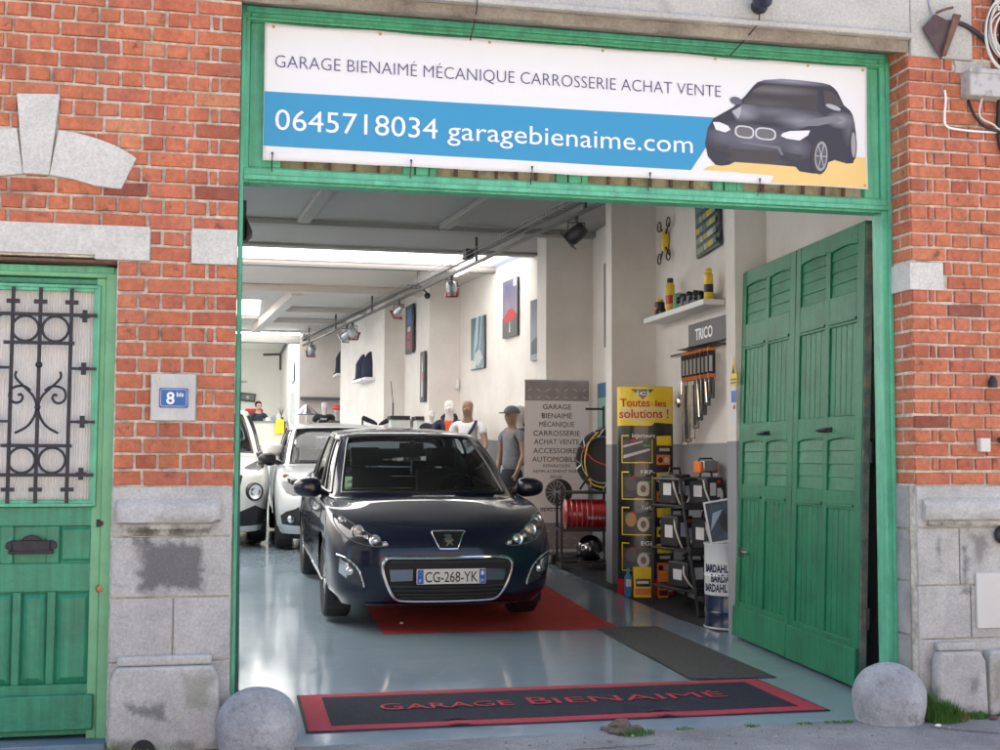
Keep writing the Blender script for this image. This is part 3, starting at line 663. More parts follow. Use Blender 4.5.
# ------------------------------------------------------------------ mats
M_carpet=mat('navy_carpet',(.022,.026,.045),.95,var=.3,vscale=40,bump=.8,bscale=400)
M_carpr=mat('red_carpet_edge',(.50,.05,.075),.9,var=.15,vscale=60,bump=.6,bscale=300)
dm=thing('doormat','long navy entrance mat with a red border and garage name lying across the threshold','doormat',(1.69,.64,.0))
dm.rotation_euler=(0,0,R(.3))
def sheetmb(x0,x1,y0,y1,z,th,nx=60,ny=8,amp=.003):
    m=MB(); 
    for lay in (0,1):
        for j in range(ny+1):
            for i in range(nx+1):
                x=x0+(x1-x0)*i/nx;y=y0+(y1-y0)*j/ny
                zz=z+amp*(.5+noise.noise(Vector((x*2.3,y*2.3,5))))
                if j<=1: zz+=.010*math.exp(-((x-(-.62))/.05)**2)*(1-j)+.010*math.exp(-((x-.45)/.05)**2)*(1-j)
                m.v.append((x,y,zz+(th if lay else 0)))
    K=(nx+1)*(ny+1)
    for j in range(ny):
        for i in range(nx):
            a=j*(nx+1)+i; f=(a,a+1,a+nx+2,a+nx+1); m.f.append(tuple(k+K for k in f)); m.t.append(0); m.f.append(tuple(reversed(f))); m.t.append(0)
    ring=[i for i in range(nx+1)]+[j*(nx+1)+nx for j in range(1,ny+1)]+[ny*(nx+1)+i for i in range(nx-1,-1,-1)]+[j*(nx+1) for j in range(ny-1,0,-1)]
    for a,c in zip(ring,ring[1:]+ring[:1]): m.f.append((a,c,c+K,a+K)); m.t.append(0)
    return m
sheetmb(-1.355,1.34,-.455,.445,.002,.005).build('border',M_carpr,dm)
sheetmb(-1.37,1.355,-.47,.46,.0005,.004).build('rubber_edge',M_blackmatte,dm)
sheetmb(-1.24,1.225,-.36,.35,.0035,.0055).build('pile',M_carpet,dm)
TM=lambda x,y,z: Matrix.Translation((x,y,z))
def fit(o,x0,x1,y0,h,capY=.73):
    vs=o.data.vertices; a=min(v.co.x for v in vs);c=max(v.co.x for v in vs)
    for v in vs: v.co.x=x0+(v.co.x-a)/(c-a)*(x1-x0); v.co.y=y0+v.co.y/capY*h
for wd,x0,x1,h in (('G',.73,.845,.165),('ARAGE',.86,1.435,.135),('B',1.53,1.65,.185),('IENAIMÉ',1.67,2.64,.15)):
    o=text('lettering',wd,1,M_carpr,dm,Matrix.Identity(4),ext=.0004,offset=0)
    for v in o.data.vertices: v.co.z+=.0165
    fit(o,x0-1.69,x1-1.69,-.07,h)
b=MB(); b.add([(2.645,1.16,.005),(3.185,1.14,.005),(3.21,3.40,.005),(2.70,3.42,.005)],[(0,1,2,3)]); b.add([(2.645,1.16,.0),(3.185,1.14,.0),(3.21,3.40,.0),(2.70,3.42,.0)],[(0,1,2,3)])
tag(b.build('floor_mat',mat('grey_mat',(.085,.08,.078),.95,var=.2,vscale=30,bump=.6,bscale=300)),'plain dark grey floor mat on the blue floor, right of the red carpet','mat')
b=MB()
def ramp_sheet(b,x0,x1,y0,y1,h,skew=0):
    for a,c in ((y0,3.8),(3.8,y1)):
        b.add([(x0,a,fz(a)+h),(x1+skew*(a-y0),a,fz(a)+h),(x1+skew*(c-y0),c,fz(c)+h),(x0,c,fz(c)+h)],[(0,1,2,3)])
ramp_sheet(b,1.06,2.90,3.36,7.2,.004)
tag(b.build('red_carpet',mat('red_carpet',(.56,.045,.032),.9,var=.15,vscale=15,bump=.5,bscale=300)),'plain bright red carpet under the dark blue car','carpet')
b=MB(); 
for a,c in ((3.02,3.8),(3.8,7.9)):
    xa=lambda y:3.60-.03*(y-3) if y<5.8 else 3.3
    b.add([(3.56-.05*(a-3.0),a,fz(a)+.004),(4.035,a,fz(a)+.004),(4.035,c,fz(c)+.004),(3.56-.05*(c-3.0),c,fz(c)+.004)],[(0,1,2,3)])
tag(b.build('black_mat',mat('black_mat',(.03,.03,.032),.9,var=.2,vscale=20)),'black mat under the display stands along the right wall','mat')
# ------------------------------------------------------------------ outside things
M_boll=stone_mat('bollard_stone',(.72,.73,.74),(.42,.42,.43),bstr=1.6,pit=.8)
def bollard(x,y,r,h,label,seed):
    m=MB(); n=64; prof=[]
    for i in range(25):
        ph=math.pi/2*i/24; prof.append((math.cos(ph),math.sin(ph)))
    hh=h-r*.92
    pr=[(.90,-.02),(.925,h*.05),(.965,h*.15),(.99,h*.27),(1.0,h*.40)]+[(c,h*.40+s*h*.60) for c,s in prof[1:]]
    for (c,z) in pr:
        for k in range(n):
            t=2*math.pi*k/n; v=Vector((math.cos(t)*c*r,math.sin(t)*c*r,z)); q=1+.035*noise.noise(v*8+Vector((seed,0,0)))+.022*noise.noise(v*22)+.012*noise.noise(v*55)
            m.v.append((v.x*q,v.y*q,z*(1+.01*noise.noise(v*8))))
    for i in range(len(pr)-1):
        for k in range(n): m.f.append((i*n+k,i*n+(k+1)%n,(i+1)*n+(k+1)%n,(i+1)*n+k)); m.t.append(0)
    o=m.build('stone_bollard',M_boll,loc=(x,y,0),sharp=60); tag(o,label,'bollard',group='round stone bollards flanking the gateway')
    return o
bollard(.088,-.10,.187,.275,'rounded grey stone bollard at the foot of the left gate jamb',1)
bollard(3.255,-.06,.183,.285,'rounded grey stone bollard in front of the right gate jamb, grass beside it',7)
# banner
M_ban=mat('banner_vinyl',(.80,.81,.80),.5)
M_bblue=mat('banner_blue',(.03,.295,.52),.45); M_byel=mat('banner_yellow',(.83,.58,.21),.5)
M_btxt=mat('banner_text_violet',(.10,.09,.20),.5); M_btw=mat('banner_text_white',(.86,.87,.88),.5)
bn=thing('banner','wide white and blue vinyl banner with garage name, phone number and a printed grey car','banner',(0,0,0))
bx0,bx1=.073,3.296
def bz(x,t): # t 0 bottom..1 top
    top=3.455; bot=2.768+.012*(x-bx0)/3.2
    return bot+(top-bot)*t
def by(x,z): return .147+.007*noise.noise(Vector((x*1.7,z*2,0)))+.002*math.sin(x*8)+.002*noise.noise(Vector((x*4,z*1.5,3)))
m=MB(); nx,nz=160,26
for i in range(nx+1):
    for j in range(nz+1):
        x=bx0+(bx1-bx0)*i/nx; z=bz(x,j/nz)
        sag=.006*math.sin(math.pi*((i/nx*6)%1)) if j in(0,nz) else 0
        m.v.append((x,by(x,z),z-(sag if j==nz else -sag*.5)))
for i in range(nx):
    for j in range(nz): a=i*(nz+1)+j; m.f.append((a,a+nz+1,a+nz+2,a+1)); m.t.append(0)
o=m.build('banner_sheet',M_ban,bn); sm=o.modifiers.new('thick','SOLIDIFY'); sm.thickness=.002; sm.offset=0
def onban(poly,name,m_,off,step=.04,densify=True):
    step=min(step,.04)
    """flat print that follows the waves of the banner"""
    P=[]
    for i in range(len(poly)):
        a=Vector(poly[i]);c=Vector(poly[(i+1)%len(poly)]); k=max(1,int((c-a).length/step))
        for s in range(k): P.append(a+(c-a)*s/k)
    xs=[p.x for p in P];zs=[p.y for p in P]; n=len(P)
    inner=[]
    x=min(xs)+step*.5
    while x<max(xs):
        z=min(zs)+step*.5
        while z<max(zs): inner.append(Vector((x,z))); z+=step
        x+=step
    vs,_,fs,*_r=delaunay_2d_cdt(P+inner,[],[list(range(n))],1,1e-5)
    mm=MB(); mm.v=[(v.x,by(v.x,v.y)-off,v.y) for v in vs]; mm.f=[tuple(f) for f in fs]; mm.t=[0]*len(mm.f)
    return mm.build(name,m_,bn)
sz=3.109
onban([(.075,sz),(2.55,sz+.012),(2.36,2.95),(2.28,2.832),(.075,2.840)],'blue_stripe',M_bblue,.0022)
onban([(2.343,2.835),(2.385,2.86),(2.524,2.882),(3.148,2.957),(3.285,2.954),(3.29,2.788),(2.88,2.785),(2.728,2.788),(2.75,2.826),(2.47,2.836)],'yellow_wedge',M_byel,.0028)
def wtext(s,x,z,w,h,m_,off=.0045,offset=0,name='lettering'):
    o=text(name,s,1,m_,bn,Matrix.Identity(4),offset=offset,ext=0)
    vs=o.data.vertices; X0=min(v.co.x for v in vs);X1=max(v.co.x for v in vs); capY=.73
    for v in vs:
        px=x+(v.co.x-X0)/(X1-X0)*w; pz=z+v.co.y/capY*h; v.co=(px,by(px,pz)-off,pz)
    return o
wtext('GARAGE BIENAIMÉ MÉCANIQUE CARROSSERIE ACHAT VENTE',.125,3.232,2.325,.066,M_btxt,offset=-.012)
wtext('0645718034',.13,2.922,.805,.108,M_btw,offset=0)
wtext('garagebienaime.com',.985,2.922,1.305,.100,M_btw,offset=0)
# the printed car: flat shapes on the vinyl
gz=lambda n,v: mat('print_grey_'+n,v,.5)
K=dict(
silh=[(2.36,2.98),(2.376,3.063),(2.408,3.116),(2.521,3.184),(2.59,3.25),(2.636,3.305),(2.66,3.328),(2.70,3.343),(2.8,3.355),(2.90,3.354),(2.976,3.351),(3.04,3.347),(3.076,3.34),(3.10,3.326),(3.12,3.306),(3.14,3.27),(3.158,3.235),(3.197,3.206),(3.212,3.18),(3.222,3.14),(3.23,3.072),(3.228,3.01),(3.224,2.967),(3.209,2.919),(3.17,2.915),(3.125,2.925),(3.10,2.93),(3.06,2.915),(3.053,2.89),(3.036,2.863),(3.0,2.85),(2.969,2.849),(2.892,2.856),(2.869,2.88),(2.707,2.885),(2.524,2.888),(2.492,2.871),(2.45,2.864),(2.417,2.867),(2.375,2.91)],
hood=[(2.57,3.203),(2.711,3.207),(2.886,3.195),(3.001,3.189),(3.04,3.165),(2.973,3.114),(2.884,3.083),(2.764,3.086),(2.634,3.096),(2.537,3.108),(2.51,3.153)],
ws=[(2.57,3.203),(2.60,3.245),(2.636,3.285),(2.69,3.314),(2.821,3.325),(2.976,3.315),(3.006,3.304),(3.001,3.189),(2.886,3.195),(2.711,3.207)],
sg=[(3.036,3.306),(3.086,3.304),(3.13,3.265),(3.152,3.229),(3.119,3.217),(3.046,3.212)],
low=[(2.503,2.958),(2.632,2.957),(2.768,2.952),(2.784,2.907),(2.707,2.892),(2.524,2.893),(2.503,2.907)],
fogL=[(2.418,2.968),(2.487,2.972),(2.487,2.942),(2.418,2.943)],fogR=[(2.806,2.954),(2.915,2.945),(2.904,2.923),(2.811,2.929)],
shine=[(2.87,3.10),(2.93,3.135),(3.04,3.162),(3.10,3.17),(3.16,3.15),(3.08,3.13),(3.0,3.11)],
side=[(3.06,3.10),(3.16,3.13),(3.18,2.99),(3.10,2.94),(3.06,2.92)])
def print_mat(name,base,blobs):
    m,nt,b=_nt(name); L=nt.links.new; tc=N(nt,'ShaderNodeTexCoord'); out=None
    for (cx,cz,rx,rz,c) in blobs:
        mp=N(nt,'ShaderNodeMapping'); mp.vector_type='POINT'; mp.inputs['Location'].default_value=(-cx/rx,0,-cz/rz); mp.inputs['Scale'].default_value=(1/rx,0,1/rz); L(tc.outputs['Object'],mp.inputs[0])
        g=N(nt,'ShaderNodeTexGradient',gradient_type='SPHERICAL'); L(mp.outputs[0],g.inputs[0])
        mx=N(nt,'ShaderNodeMix',data_type='RGBA'); L(g.outputs['Fac'],mx.inputs[0])
        if out is None: mx.inputs[6].default_value=(*base,1)
        else: L(out,mx.inputs[6])
        mx.inputs[7].default_value=(*c,1); out=mx.outputs[2]
    L(out,b.inputs['Base Color']); b.inputs['Roughness'].default_value=.5; return m
onban(K['silh'],'printed_car',print_mat('printed_body',(.035,.035,.048),[(2.62,3.02,.30,.10,(.16,.16,.19)),(2.85,3.345,.30,.025,(.28,.28,.33)),(2.45,3.03,.08,.05,(.13,.13,.17)),(2.88,2.98,.10,.07,(.15,.15,.18)),(3.14,3.15,.10,.05,(.34,.34,.38)),(3.19,3.10,.05,.10,(.12,.12,.15)),(2.66,2.90,.20,.03,(.11,.11,.13))]),.0040,.05)
onban(K['hood'],'printed_bonnet',print_mat('printed_bonnet',(.07,.07,.085),[(2.58,3.16,.10,.06,(.30,.30,.34)),(2.90,3.13,.16,.05,(.26,.26,.30)),(2.75,3.17,.22,.03,(.15,.15,.17)),(2.70,3.10,.2,.03,(.03,.03,.04))]),.0048,.06)
onban(K['ws'],'printed_windscreen',print_mat('printed_screen',(.055,.05,.05),[(2.75,3.29,.28,.03,(.16,.155,.16)),(2.70,3.215,.2,.03,(.10,.09,.085))]),.0055,.06)
def prt(k,c,off=.0048): onban(K[k],'printed_shape',gz(k,c),off,.06)
prt('sg',(.07,.062,.062),.0055); prt('low',(.06,.055,.055)); prt('fogL',(.05,.05,.055)); prt('fogR',(.05,.05,.055)); prt('shine',(.20,.20,.23),.0055)
def ell(cx,cz,a,c,n=24,rot=0,sq=1): return [(cx+a*math.copysign(abs(math.cos(t))**sq,math.cos(t))*math.cos(rot)-c*math.copysign(abs(math.sin(t))**sq,math.sin(t))*math.sin(rot),cz+a*math.copysign(abs(math.cos(t))**sq,math.cos(t))*math.sin(rot)+c*math.copysign(abs(math.sin(t))**sq,math.sin(t))*math.cos(rot)) for t in [2*math.pi*k/n for k in range(n)]]
lt=(.80,.79,.80)
for nm,P,c,off in (('lamp',[(2.403,3.095),(2.44,3.097),(2.488,3.08),(2.502,3.06),(2.472,3.043),(2.419,3.055)],lt,.006),
  ('lamp',[(2.796,3.057),(2.84,3.072),(2.956,3.082),(2.944,3.055),(2.895,3.023),(2.818,3.029),(2.785,3.041)],lt,.006),
  ('kidney',ell(2.580,3.052,.055,.034,sq=.7,rot=-.08),(.62,.62,.64),.006),('kidney',ell(2.699,3.048,.060,.034,sq=.7,rot=-.05),(.62,.62,.64),.006),
  ('kin',ell(2.580,3.052,.045,.026,sq=.7,rot=-.08),(.16,.155,.16),.0066),('kin',ell(2.699,3.048,.050,.026,sq=.7,rot=-.05),(.16,.155,.16),.0066),
  ('mir',ell(2.535,3.218,.034,.021,rot=-.15),(.12,.12,.15),.006),('mir2',ell(3.095,3.218,.045,.013,rot=-.25),(.45,.45,.48),.006),
  ('arch',ell(3.012,2.945,.052,.10,rot=-.1),(.045,.04,.045),.006),('rim',ell(3.018,2.945,.038,.082,rot=-.1),(.34,.34,.36),.0066),('hub',ell(3.018,2.945,.030,.068,rot=-.1),(.10,.10,.11),.0072),
  ('arch',ell(3.212,3.02,.020,.085),(.045,.04,.045),.006),('rim',ell(3.212,3.02,.014,.07),(.30,.30,.32),.0066),('hood_edge',[(2.56,2.99),(2.58,3.0),(2.78,2.985),(2.80,2.94),(2.785,2.935),(2.765,2.97)],(.17,.17,.20),.0052),('flank',[(2.51,3.16),(2.545,3.12),(2.56,3.15),(2.565,3.19)],(.42,.42,.46),.0058)):
    onban(P,'printed_shape',gz(nm,c),off,.05)
b=MB()
for k in range(6):
    a=2*math.pi*k/6; b.cyl((3.018,.1395,2.945),(3.018+.034*math.cos(a),.1395,2.945+.076*math.sin(a)),.0025,n=5)
b.build('printed_spokes',gz('rimsp',(.5,.5,.52)),bn)
b=MB()
for x,z,s in [(.115,3.435,1),(.64,3.437,1),(1.20,3.437,1),(1.80,3.437,1),(2.42,3.437,1),(2.95,3.437,1),(3.272,3.435,1),(3.275,2.80,1)]: b.cyl((x,by(x,z)-.004,z),(x,by(x,z)-.0015,z),.008,n=12)
b.build('eyelet',mat('brass_eyelet',(.55,.35,.16),.4,metal=.6),bn)
for x in (.118,.80,1.42,2.05,2.66,):
    b=MB(); b.tube([(x,.138,2.79),(x+.002,.125,2.80),(x,.13,2.775),(x-.001,.15,2.74),(x,.16,2.715)],.0028,n=6); b.sphere((x,.128,2.80),.006)
    b.build('cable_tie',M_black,bn)
# house number
hn=thing('house_number_plate','small blue enamel house number plate 8 bis on the brick pier','house number',(-.314,-.0235,1.592))
b=MB(); b.box(-.064,.064,-.006,0,-.045,.045); b.build('enamel_plate',mat('enamel_blue',(.02,.12,.36),.45),hn,bevel=.003)
b=MB()
for a,c,d,e in ((-.058,.058,.038,.0395),(-.058,.058,-.0395,-.038),(-.058,-.0565,-.038,.038),(.0565,.058,-.038,.038)): b.box(a,c,-.0068,-.006,d,e)
b.build('white_rim_line',M_btw,hn)
text('number','8',.078,M_btw,hn,FM(-.034,-.0068,-.028),offset=.0015); text('number','bis',.030,M_btw,hn,FM(.012,-.0068,.006),offset=.0006)
b=MB()
for x in (-.056,.056):
    for z in (-.036,.036): b.sphere((x,-.007,z),.004)
b.build('screw',M_steel,hn)
# junction box with cables
jb=thing('junction_box','weathered grey plastic cable junction box high on the right brickwork','junction box',(3.865,-.02,3.335))
b=MB(); b.box(-.105,.105,-.085,.012,-.075,.068); b.build('box',mat('weathered_plastic',(.48,.47,.45),.7,dirt=(.20,.19,.19),dscale=18,damt=.8),jb,bevel=.008)
b=MB(); b.box(-.11,.11,-.092,-.078,.045,.072); b.cyl((.02,-.09,-.05),(.02,-.084,-.05),.008); b.build('lid_lip',mat('weathered_plastic',(.48,.47,.45)),jb,bevel=.005)
def cable(name,pts,r,m_,label,cat='cable',group=None):
    b=MB(); b.tube(smooth(pts,7),r,n=8); return tag(b.build(name,m_),label,cat,group)
M_cb=mat('black_cable',(.02,.02,.026),.5); M_cw=mat('white_cable',(.62,.60,.56),.5)
cable('wall_cable',[(3.60,-.03,3.665),(3.75,-.035,3.67),(3.85,-.04,3.62),(3.95,-.045,3.54),(4.05,-.05,3.50),(4.3,-.05,3.52)],.013,M_cb,'thick black cable sagging across the top right corner')
cable('wall_cable',[(4.02,-.03,4.0),(4.00,-.035,3.6),(3.985,-.035,3.35),(3.975,-.03,3.1),(4.0,-.03,2.98),(4.1,-.03,2.9),(4.4,-.03,2.86)],.014,M_cb,'thick black cable running down beside the junction box')
cable('wall_cable',[(3.985,-.04,3.9),(3.93,-.04,3.72),(3.91,-.04,3.66),(3.94,-.04,3.58),(4.05,-.04,3.55)],.011,M_cb,'second black cable bending behind the coiled cable')
cable('wall_cable',[(3.80,-.02,3.255),(3.82,-.05,3.16),(3.90,-.05,3.10),(4.05,-.04,3.09),(4.3,-.04,3.15)],.008,M_cb,'thin black cable looping out under the junction box')
cable('wall_cable',[(3.66,-.022,3.30),(3.66,-.03,3.245),(3.652,-.03,3.16),(3.66,-.03,3.105),(3.72,-.03,3.09),(3.9,-.03,3.085),(4.3,-.03,3.10)],.006,M_btw,'thin white cable making a right angle on the brickwork')
cc=thing('cable_coil','loose coil of cream coloured cable hanging by the junction box','cable',(4.02,-.06,3.62))
b=MB()
for k in range(7):
    r_=.105+.014*k-.03; pts=[(r_*1.0*math.cos(t)+.012*math.sin(k*2.1),-.006*k+.01*math.sin(t*2+k),r_*1.35*math.sin(t)+.015*math.cos(k*1.7)) for t in [i*math.pi/16 for i in range(32)]]
    b.tube(pts,.0055,n=6,closed=True)
b.build('loops',M_cw,cc)
b=MB(); b.tube(smooth([(-.06,-.02,.12),(-.12,-.02,.3),(-.14,-.02,.45)],6),.0055,n=6); b.tube(smooth([(-.02,-.02,-.17),(-.06,-.02,-.24),(-.13,-.0,-.29),(-.18,.0,-.45),(-.10,.0,-.50),(-.03,0,-.53),(.2,0,-.52)],6),.0055,n=6)
b.build('tail',M_cw,cc)
# rusty iron diamond bracket
rb=thing('iron_bracket','rusty diamond shaped iron plate hanging point down under the top right cables','bracket',(3.62,-.05,3.59))
b=MB(); b.prism([(.0,-.135),(.085,.03),(.055,.075),(-.03,.11),(-.105,.03)],-.012,.0); b.build('plate',mat('purple_rust',(.11,.075,.075),.7,metal=.4,var=.35,vscale=14,bump=.4),rb,bevel=.003)
b=MB(); b.prism([(-.005,-.12),(.02,-.12),(.115,.11),(.07,.115)],-.03,-.0125); b.tube(smooth([(-.02,.0,.12),(.02,-.02,.135),(.07,-.02,.15)],5),.008); b.build('arm',M_rust,rb,bevel=.003)
b=MB(); b.tube([(-.04,.0,.1),(-.045,.02,.16),(-.06,.03,.25)],.005); b.build('hook_wire',M_steel,rb)
# outdoor lamp/camera over the banner
cam_=thing('floodlight','small dark spotlight on the stone lintel above the banner','spotlight',(2.585,-.04,3.665))
b=MB(); b.lathe([(0,0),(.04,0),(.045,.02),(.035,.035),(0,.04)],M=Matrix.Rotation(R(90),4,'X')); b.build('base',M_black,cam_)
b=MB(); b.lathe([(0,0),(.05,.0),(.052,.03),(.038,.09),(.0,.10)],M=Matrix.Translation((-.02,-.10,-.01))@Matrix.Rotation(R(60),4,'X')@Matrix.Rotation(R(-20),4,'Y')); b.tube([(0,-.03,.01),(.01,-.07,.03)],.012); b.build('head',mat('dark_blue_plastic',(.03,.035,.06),.35),cam_)
b=MB(); b.lathe([(0,0),(.04,.0),(.042,.012),(0,.014)],M=Matrix.Translation((.035,-.06,.055))@Matrix.Rotation(R(70),4,'X')); b.build('reflector',M_chrome,cam_)
cable('wall_cable',[(2.585,-.06,3.63),(2.58,-.05,3.58),(2.55,-.02,3.53),(2.51,.12,3.47),(2.50,.13,3.46)],.0035,M_cb,'short black lead hanging from the spotlight over the banner')
cable('wall_cable',[(1.095,-.03,4.2),(1.092,-.065,3.9),(1.093,-.07,3.58),(1.10,.0,3.52),(1.10,.13,3.45),(1.098,.138,3.44)],.003,M_cb,'thin black cable dropping to the banner from above, left of centre')
# white meter hatch and small boxes
b=MB(); b.box(3.785,4.25,-.028,-.01,.437,.728); tag(b.build('meter_hatch',mat('hatch_white',(.66,.65,.60),.6,var=.04,vscale=3),bevel=.006),'white rectangular meter cover set in the right stone base','cover')
b=MB(); b.box(3.812,3.872,-.05,-.006,1.362,1.435); tag(b.build('wall_box',mat('box_white',(.70,.68,.62),.5),bevel=.006),'small white square box screwed to the right brickwork','box')
b=MB(); b.lathe([(0,0),(.022,.0),(.024,.03),(.01,.06),(0,.062)],c=(3.905,-.03,1.705)); tag(b.build('cable_outlet',M_black),'little black cable outlet on the right brickwork above the white box','outlet')
b=MB(); b.tube([(3.93,-.03,1.42),(3.955,-.06,1.44),(3.975,-.06,1.41),(3.99,-.03,1.39)],.016); tag(b.build('black_clamp',M_black),'black clamp at the right photo edge next to the white box','clamp')
b=MB(); b.sphere((3.945,-.03,.925),.05,sc=(1,.5,1)); tag(b.build('wall_stud',M_black),'round black knob on the right stone base above the white cover','knob')
# rubble and grass on the threshold
b=MB(); 
for (x,y,s,h) in ((1.83,-.04,.065,.035),(1.77,-.04,.05,.016),(1.89,-.07,.05,.018),(1.82,-.10,.07,.012)):
    for _ in range(1):
        o0=len(b.v); b.sphere((x,y,h*.4),1,n=9,m=6,sc=(s,s*.7,h))
        for i in range(o0,len(b.v)):
            v=Vector(b.v[i]); q=noise.noise(v*30)*.02; b.v[i]=(v.x+q,v.y+q*.5,v.z+q*.6)
tag(b.build('broken_brick',mat('brown_rubble',(.16,.12,.10),.95,var=.3,vscale=30,bump=.8),sharp=20),'crumbled brown brick lump on the edge of the entrance mat','rubble')
M_grass=mat('grass',(.075,.19,.03),.7,var=.35,vscale=25); M_grassy=mat('dry_grass',(.22,.24,.07),.7,var=.3,vscale=20)
def tuft(mb,x,y,r,h,n,lean=.5):
    for _ in range(n):
        a=random.uniform(0,6.28); q=r*math.sqrt(random.random()); bx,by_=x+q*math.cos(a),y+q*.6*math.sin(a); hh=h*random.uniform(.4,1)*(1-.4*q/r); d=random.uniform(0,6.28); l=hh*lean*random.uniform(.2,1); w=random.uniform(.0015,.003)
        p1=(bx+l*.3*math.cos(d),by_+l*.3*math.sin(d),hh*.6); p2=(bx+l*math.cos(d),by_+l*math.sin(d),hh); e=(-math.sin(d)*w,math.cos(d)*w)
        if abs(e[0])<w*.4: e=(w*.5,e[1])
        mb.add([(bx-e[0],by_-e[1],-.005),(bx+e[0],by_+e[1],-.005),(p1[0]+e[0]*.8,p1[1]+e[1]*.8,p1[2]),(p1[0]-e[0]*.8,p1[1]-e[1]*.8,p1[2]),p2],[(0,1,2,3),(3,2,4)])
b=MB(); tuft(b,3.50,-.16,.085,.15,900,.7); tuft(b,3.47,-.10,.03,.22,80,.3); tuft(b,3.72,-.115,.055,.05,260); tuft(b,1.87,-.13,.10,.035,260,.9); tuft(b,-.3,-.12,.2,.03,120); tuft(b,3.9,-.1,.05,.03,60)
for x in (2.15,2.5,2.78,3.0,2.93): tuft(b,x,-.075,.045,.012,50,.9)
tag(b.build('grass_tufts',M_grass),'green grass tufts growing along the foot of the wall','grass',kind='stuff')
b=MB(); tuft(b,3.57,-.15,.07,.10,160,.9); tuft(b,3.66,-.115,.03,.05,60); tuft(b,-.45,-.11,.12,.04,120); tuft(b,-.53,-.10,.05,.07,60)
tag(b.build('dry_grass',M_grassy),'yellowed grass blades mixed in at the foot of the wall','grass',kind='stuff')
# house across the street, seen only in reflections
hb=thing('town_house','long pale rendered town house with shuttered windows across the street','house',(0,-17,0))
b=MB(); b.box(-16,18,-6,0,-.0,5.2); b.build('wall',mat('render_cream',(.70,.54,.38),.8,var=.1),hb)
b=MB(); b.prism([(-6.3,5.2),(.3,5.2),(-3,7.2)],-16.3,18.3,'yz'); b.build('roof',mat('roof_tile',(.25,.09,.06),.8,var=.2),hb)
b=MB()
for k in range(11):
    x=-15+k*3; b.box(x,x+1.1,.0,.05,3.2,4.7); b.box(x,x+1.1,.0,.05,.9,2.6)
b.build('window',mat('dark_pane',(.03,.035,.04),.1),hb)
# ------------------------------------------------------------------ camera, sun, sky
E_=1.33; D_=5.89; PI_=R(3.77); YW=R(11.8); RO=R(.23)
cd=bpy.data.cameras.new('camera'); cam=bpy.data.objects.new('camera',cd); col.objects.link(cam); scene.camera=cam
cd.sensor_width=36; cd.lens=1230/1000*36; cd.clip_end=400; cd.clip_start=.05
fwd=Vector((math.sin(YW)*math.cos(PI_),math.cos(YW)*math.cos(PI_),math.sin(PI_))); rt=Vector((math.cos(YW),-math.sin(YW),0)); upv=rt.cross(fwd)
RT=rt*math.cos(RO)+upv*math.sin(RO); UPV=upv*math.cos(RO)-rt*math.sin(RO)
cam.matrix_world=Matrix(((RT.x,UPV.x,-fwd.x,0),(RT.y,UPV.y,-fwd.y,-D_),(RT.z,UPV.z,-fwd.z,E_),(0,0,0,1)))
w=bpy.data.worlds.new('World'); scene.world=w; w.use_nodes=True; nt=w.node_tree
bg=nt.nodes['Background']; sk=nt.nodes.new('ShaderNodeTexSky'); sk.sky_type='NISHITA'; sk.sun_disc=False
SEL,SAZ=R(52),R(38)   # azimuth of the sun measured from +y towards +x
sdir=Vector((math.sin(SAZ)*math.cos(SEL),math.cos(SAZ)*math.cos(SEL),math.sin(SEL)))
sk.sun_elevation=SEL; sk.sun_rotation=SAZ; sk.air_density=.65; sk.dust_density=3.0; sk.ozone_density=1
wbm=nt.nodes.new('ShaderNodeMix'); wbm.data_type='RGBA'; wbm.blend_type='MULTIPLY'; wbm.inputs[0].default_value=1; wbm.inputs[7].default_value=(1.02,1.0,.92,1); nt.links.new(sk.outputs[0],wbm.inputs[6]); nt.links.new(wbm.outputs[2],bg.inputs[0]); bg.inputs[1].default_value=.15
sl=bpy.data.lights.new('sun','SUN'); sl.energy=4.5; sl.angle=R(.5); sl.color=(1,.95,.88); so=bpy.data.objects.new('sun',sl); col.objects.link(so)
so.rotation_euler=sdir.to_track_quat('Z','Y').to_euler()
scene.view_settings.view_transform='Standard'; scene.view_settings.look='None'; scene.view_settings.gamma=1; scene.view_settings.exposure=EXPO
cy=scene.cycles; cy.max_bounces=10; cy.diffuse_bounces=7; cy.glossy_bounces=4; cy.transmission_bounces=4; cy.transparent_max_bounces=12; cy.use_denoising=True; cy.sample_clamp_indirect=6; cy.caustics_reflective=False; cy.caustics_refractive=False

b=MB()
for _ in range(420):
    x=random.uniform(-1.2,4.4); y=-.13-abs(random.gauss(0,.22)); s_=random.uniform(.002,.007)*(1.6 if random.random()<.06 else 1)
    b.sphere((x,y,s_*.3-.004),s_,n=6,m=4,sc=(random.uniform(.7,1.4),1,.7))
tag(b.build('grit',mat('grit_stone',(.30,.29,.27),.9,var=.5,vscale=9),sharp=10),'fine grit and crumbs scattered on the pavement along the threshold','grit',kind='stuff')
b=MB()
for seg_ in ([(3.36,-.25),(3.45,-.34),(3.62,-.47),(3.9,-.75),(4.4,-1.2)],[(.6,-.35),(.9,-.33),(1.3,-.40),(1.9,-.36)]):
    P=smooth([(x,y,-.0035) for x,y in seg_],6)
    for (a,c) in zip(P[:-1],P[1:]):
        w=.004+.003*noise.noise(Vector(a)*9); d=(Vector(c)-Vector(a)).normalized(); q=Vector((-d.y,d.x,0))*w
        b.add([tuple(Vector(a)-q),tuple(Vector(c)-q),tuple(Vector(c)+q),tuple(Vector(a)+q)],[(0,1,2,3)])
b.v=[(x,y,.0002) for x,y,z in b.v]
tag(b.build('pavement_crack',mat('crack_tar',(.05,.05,.05),.9)),kind='structure')
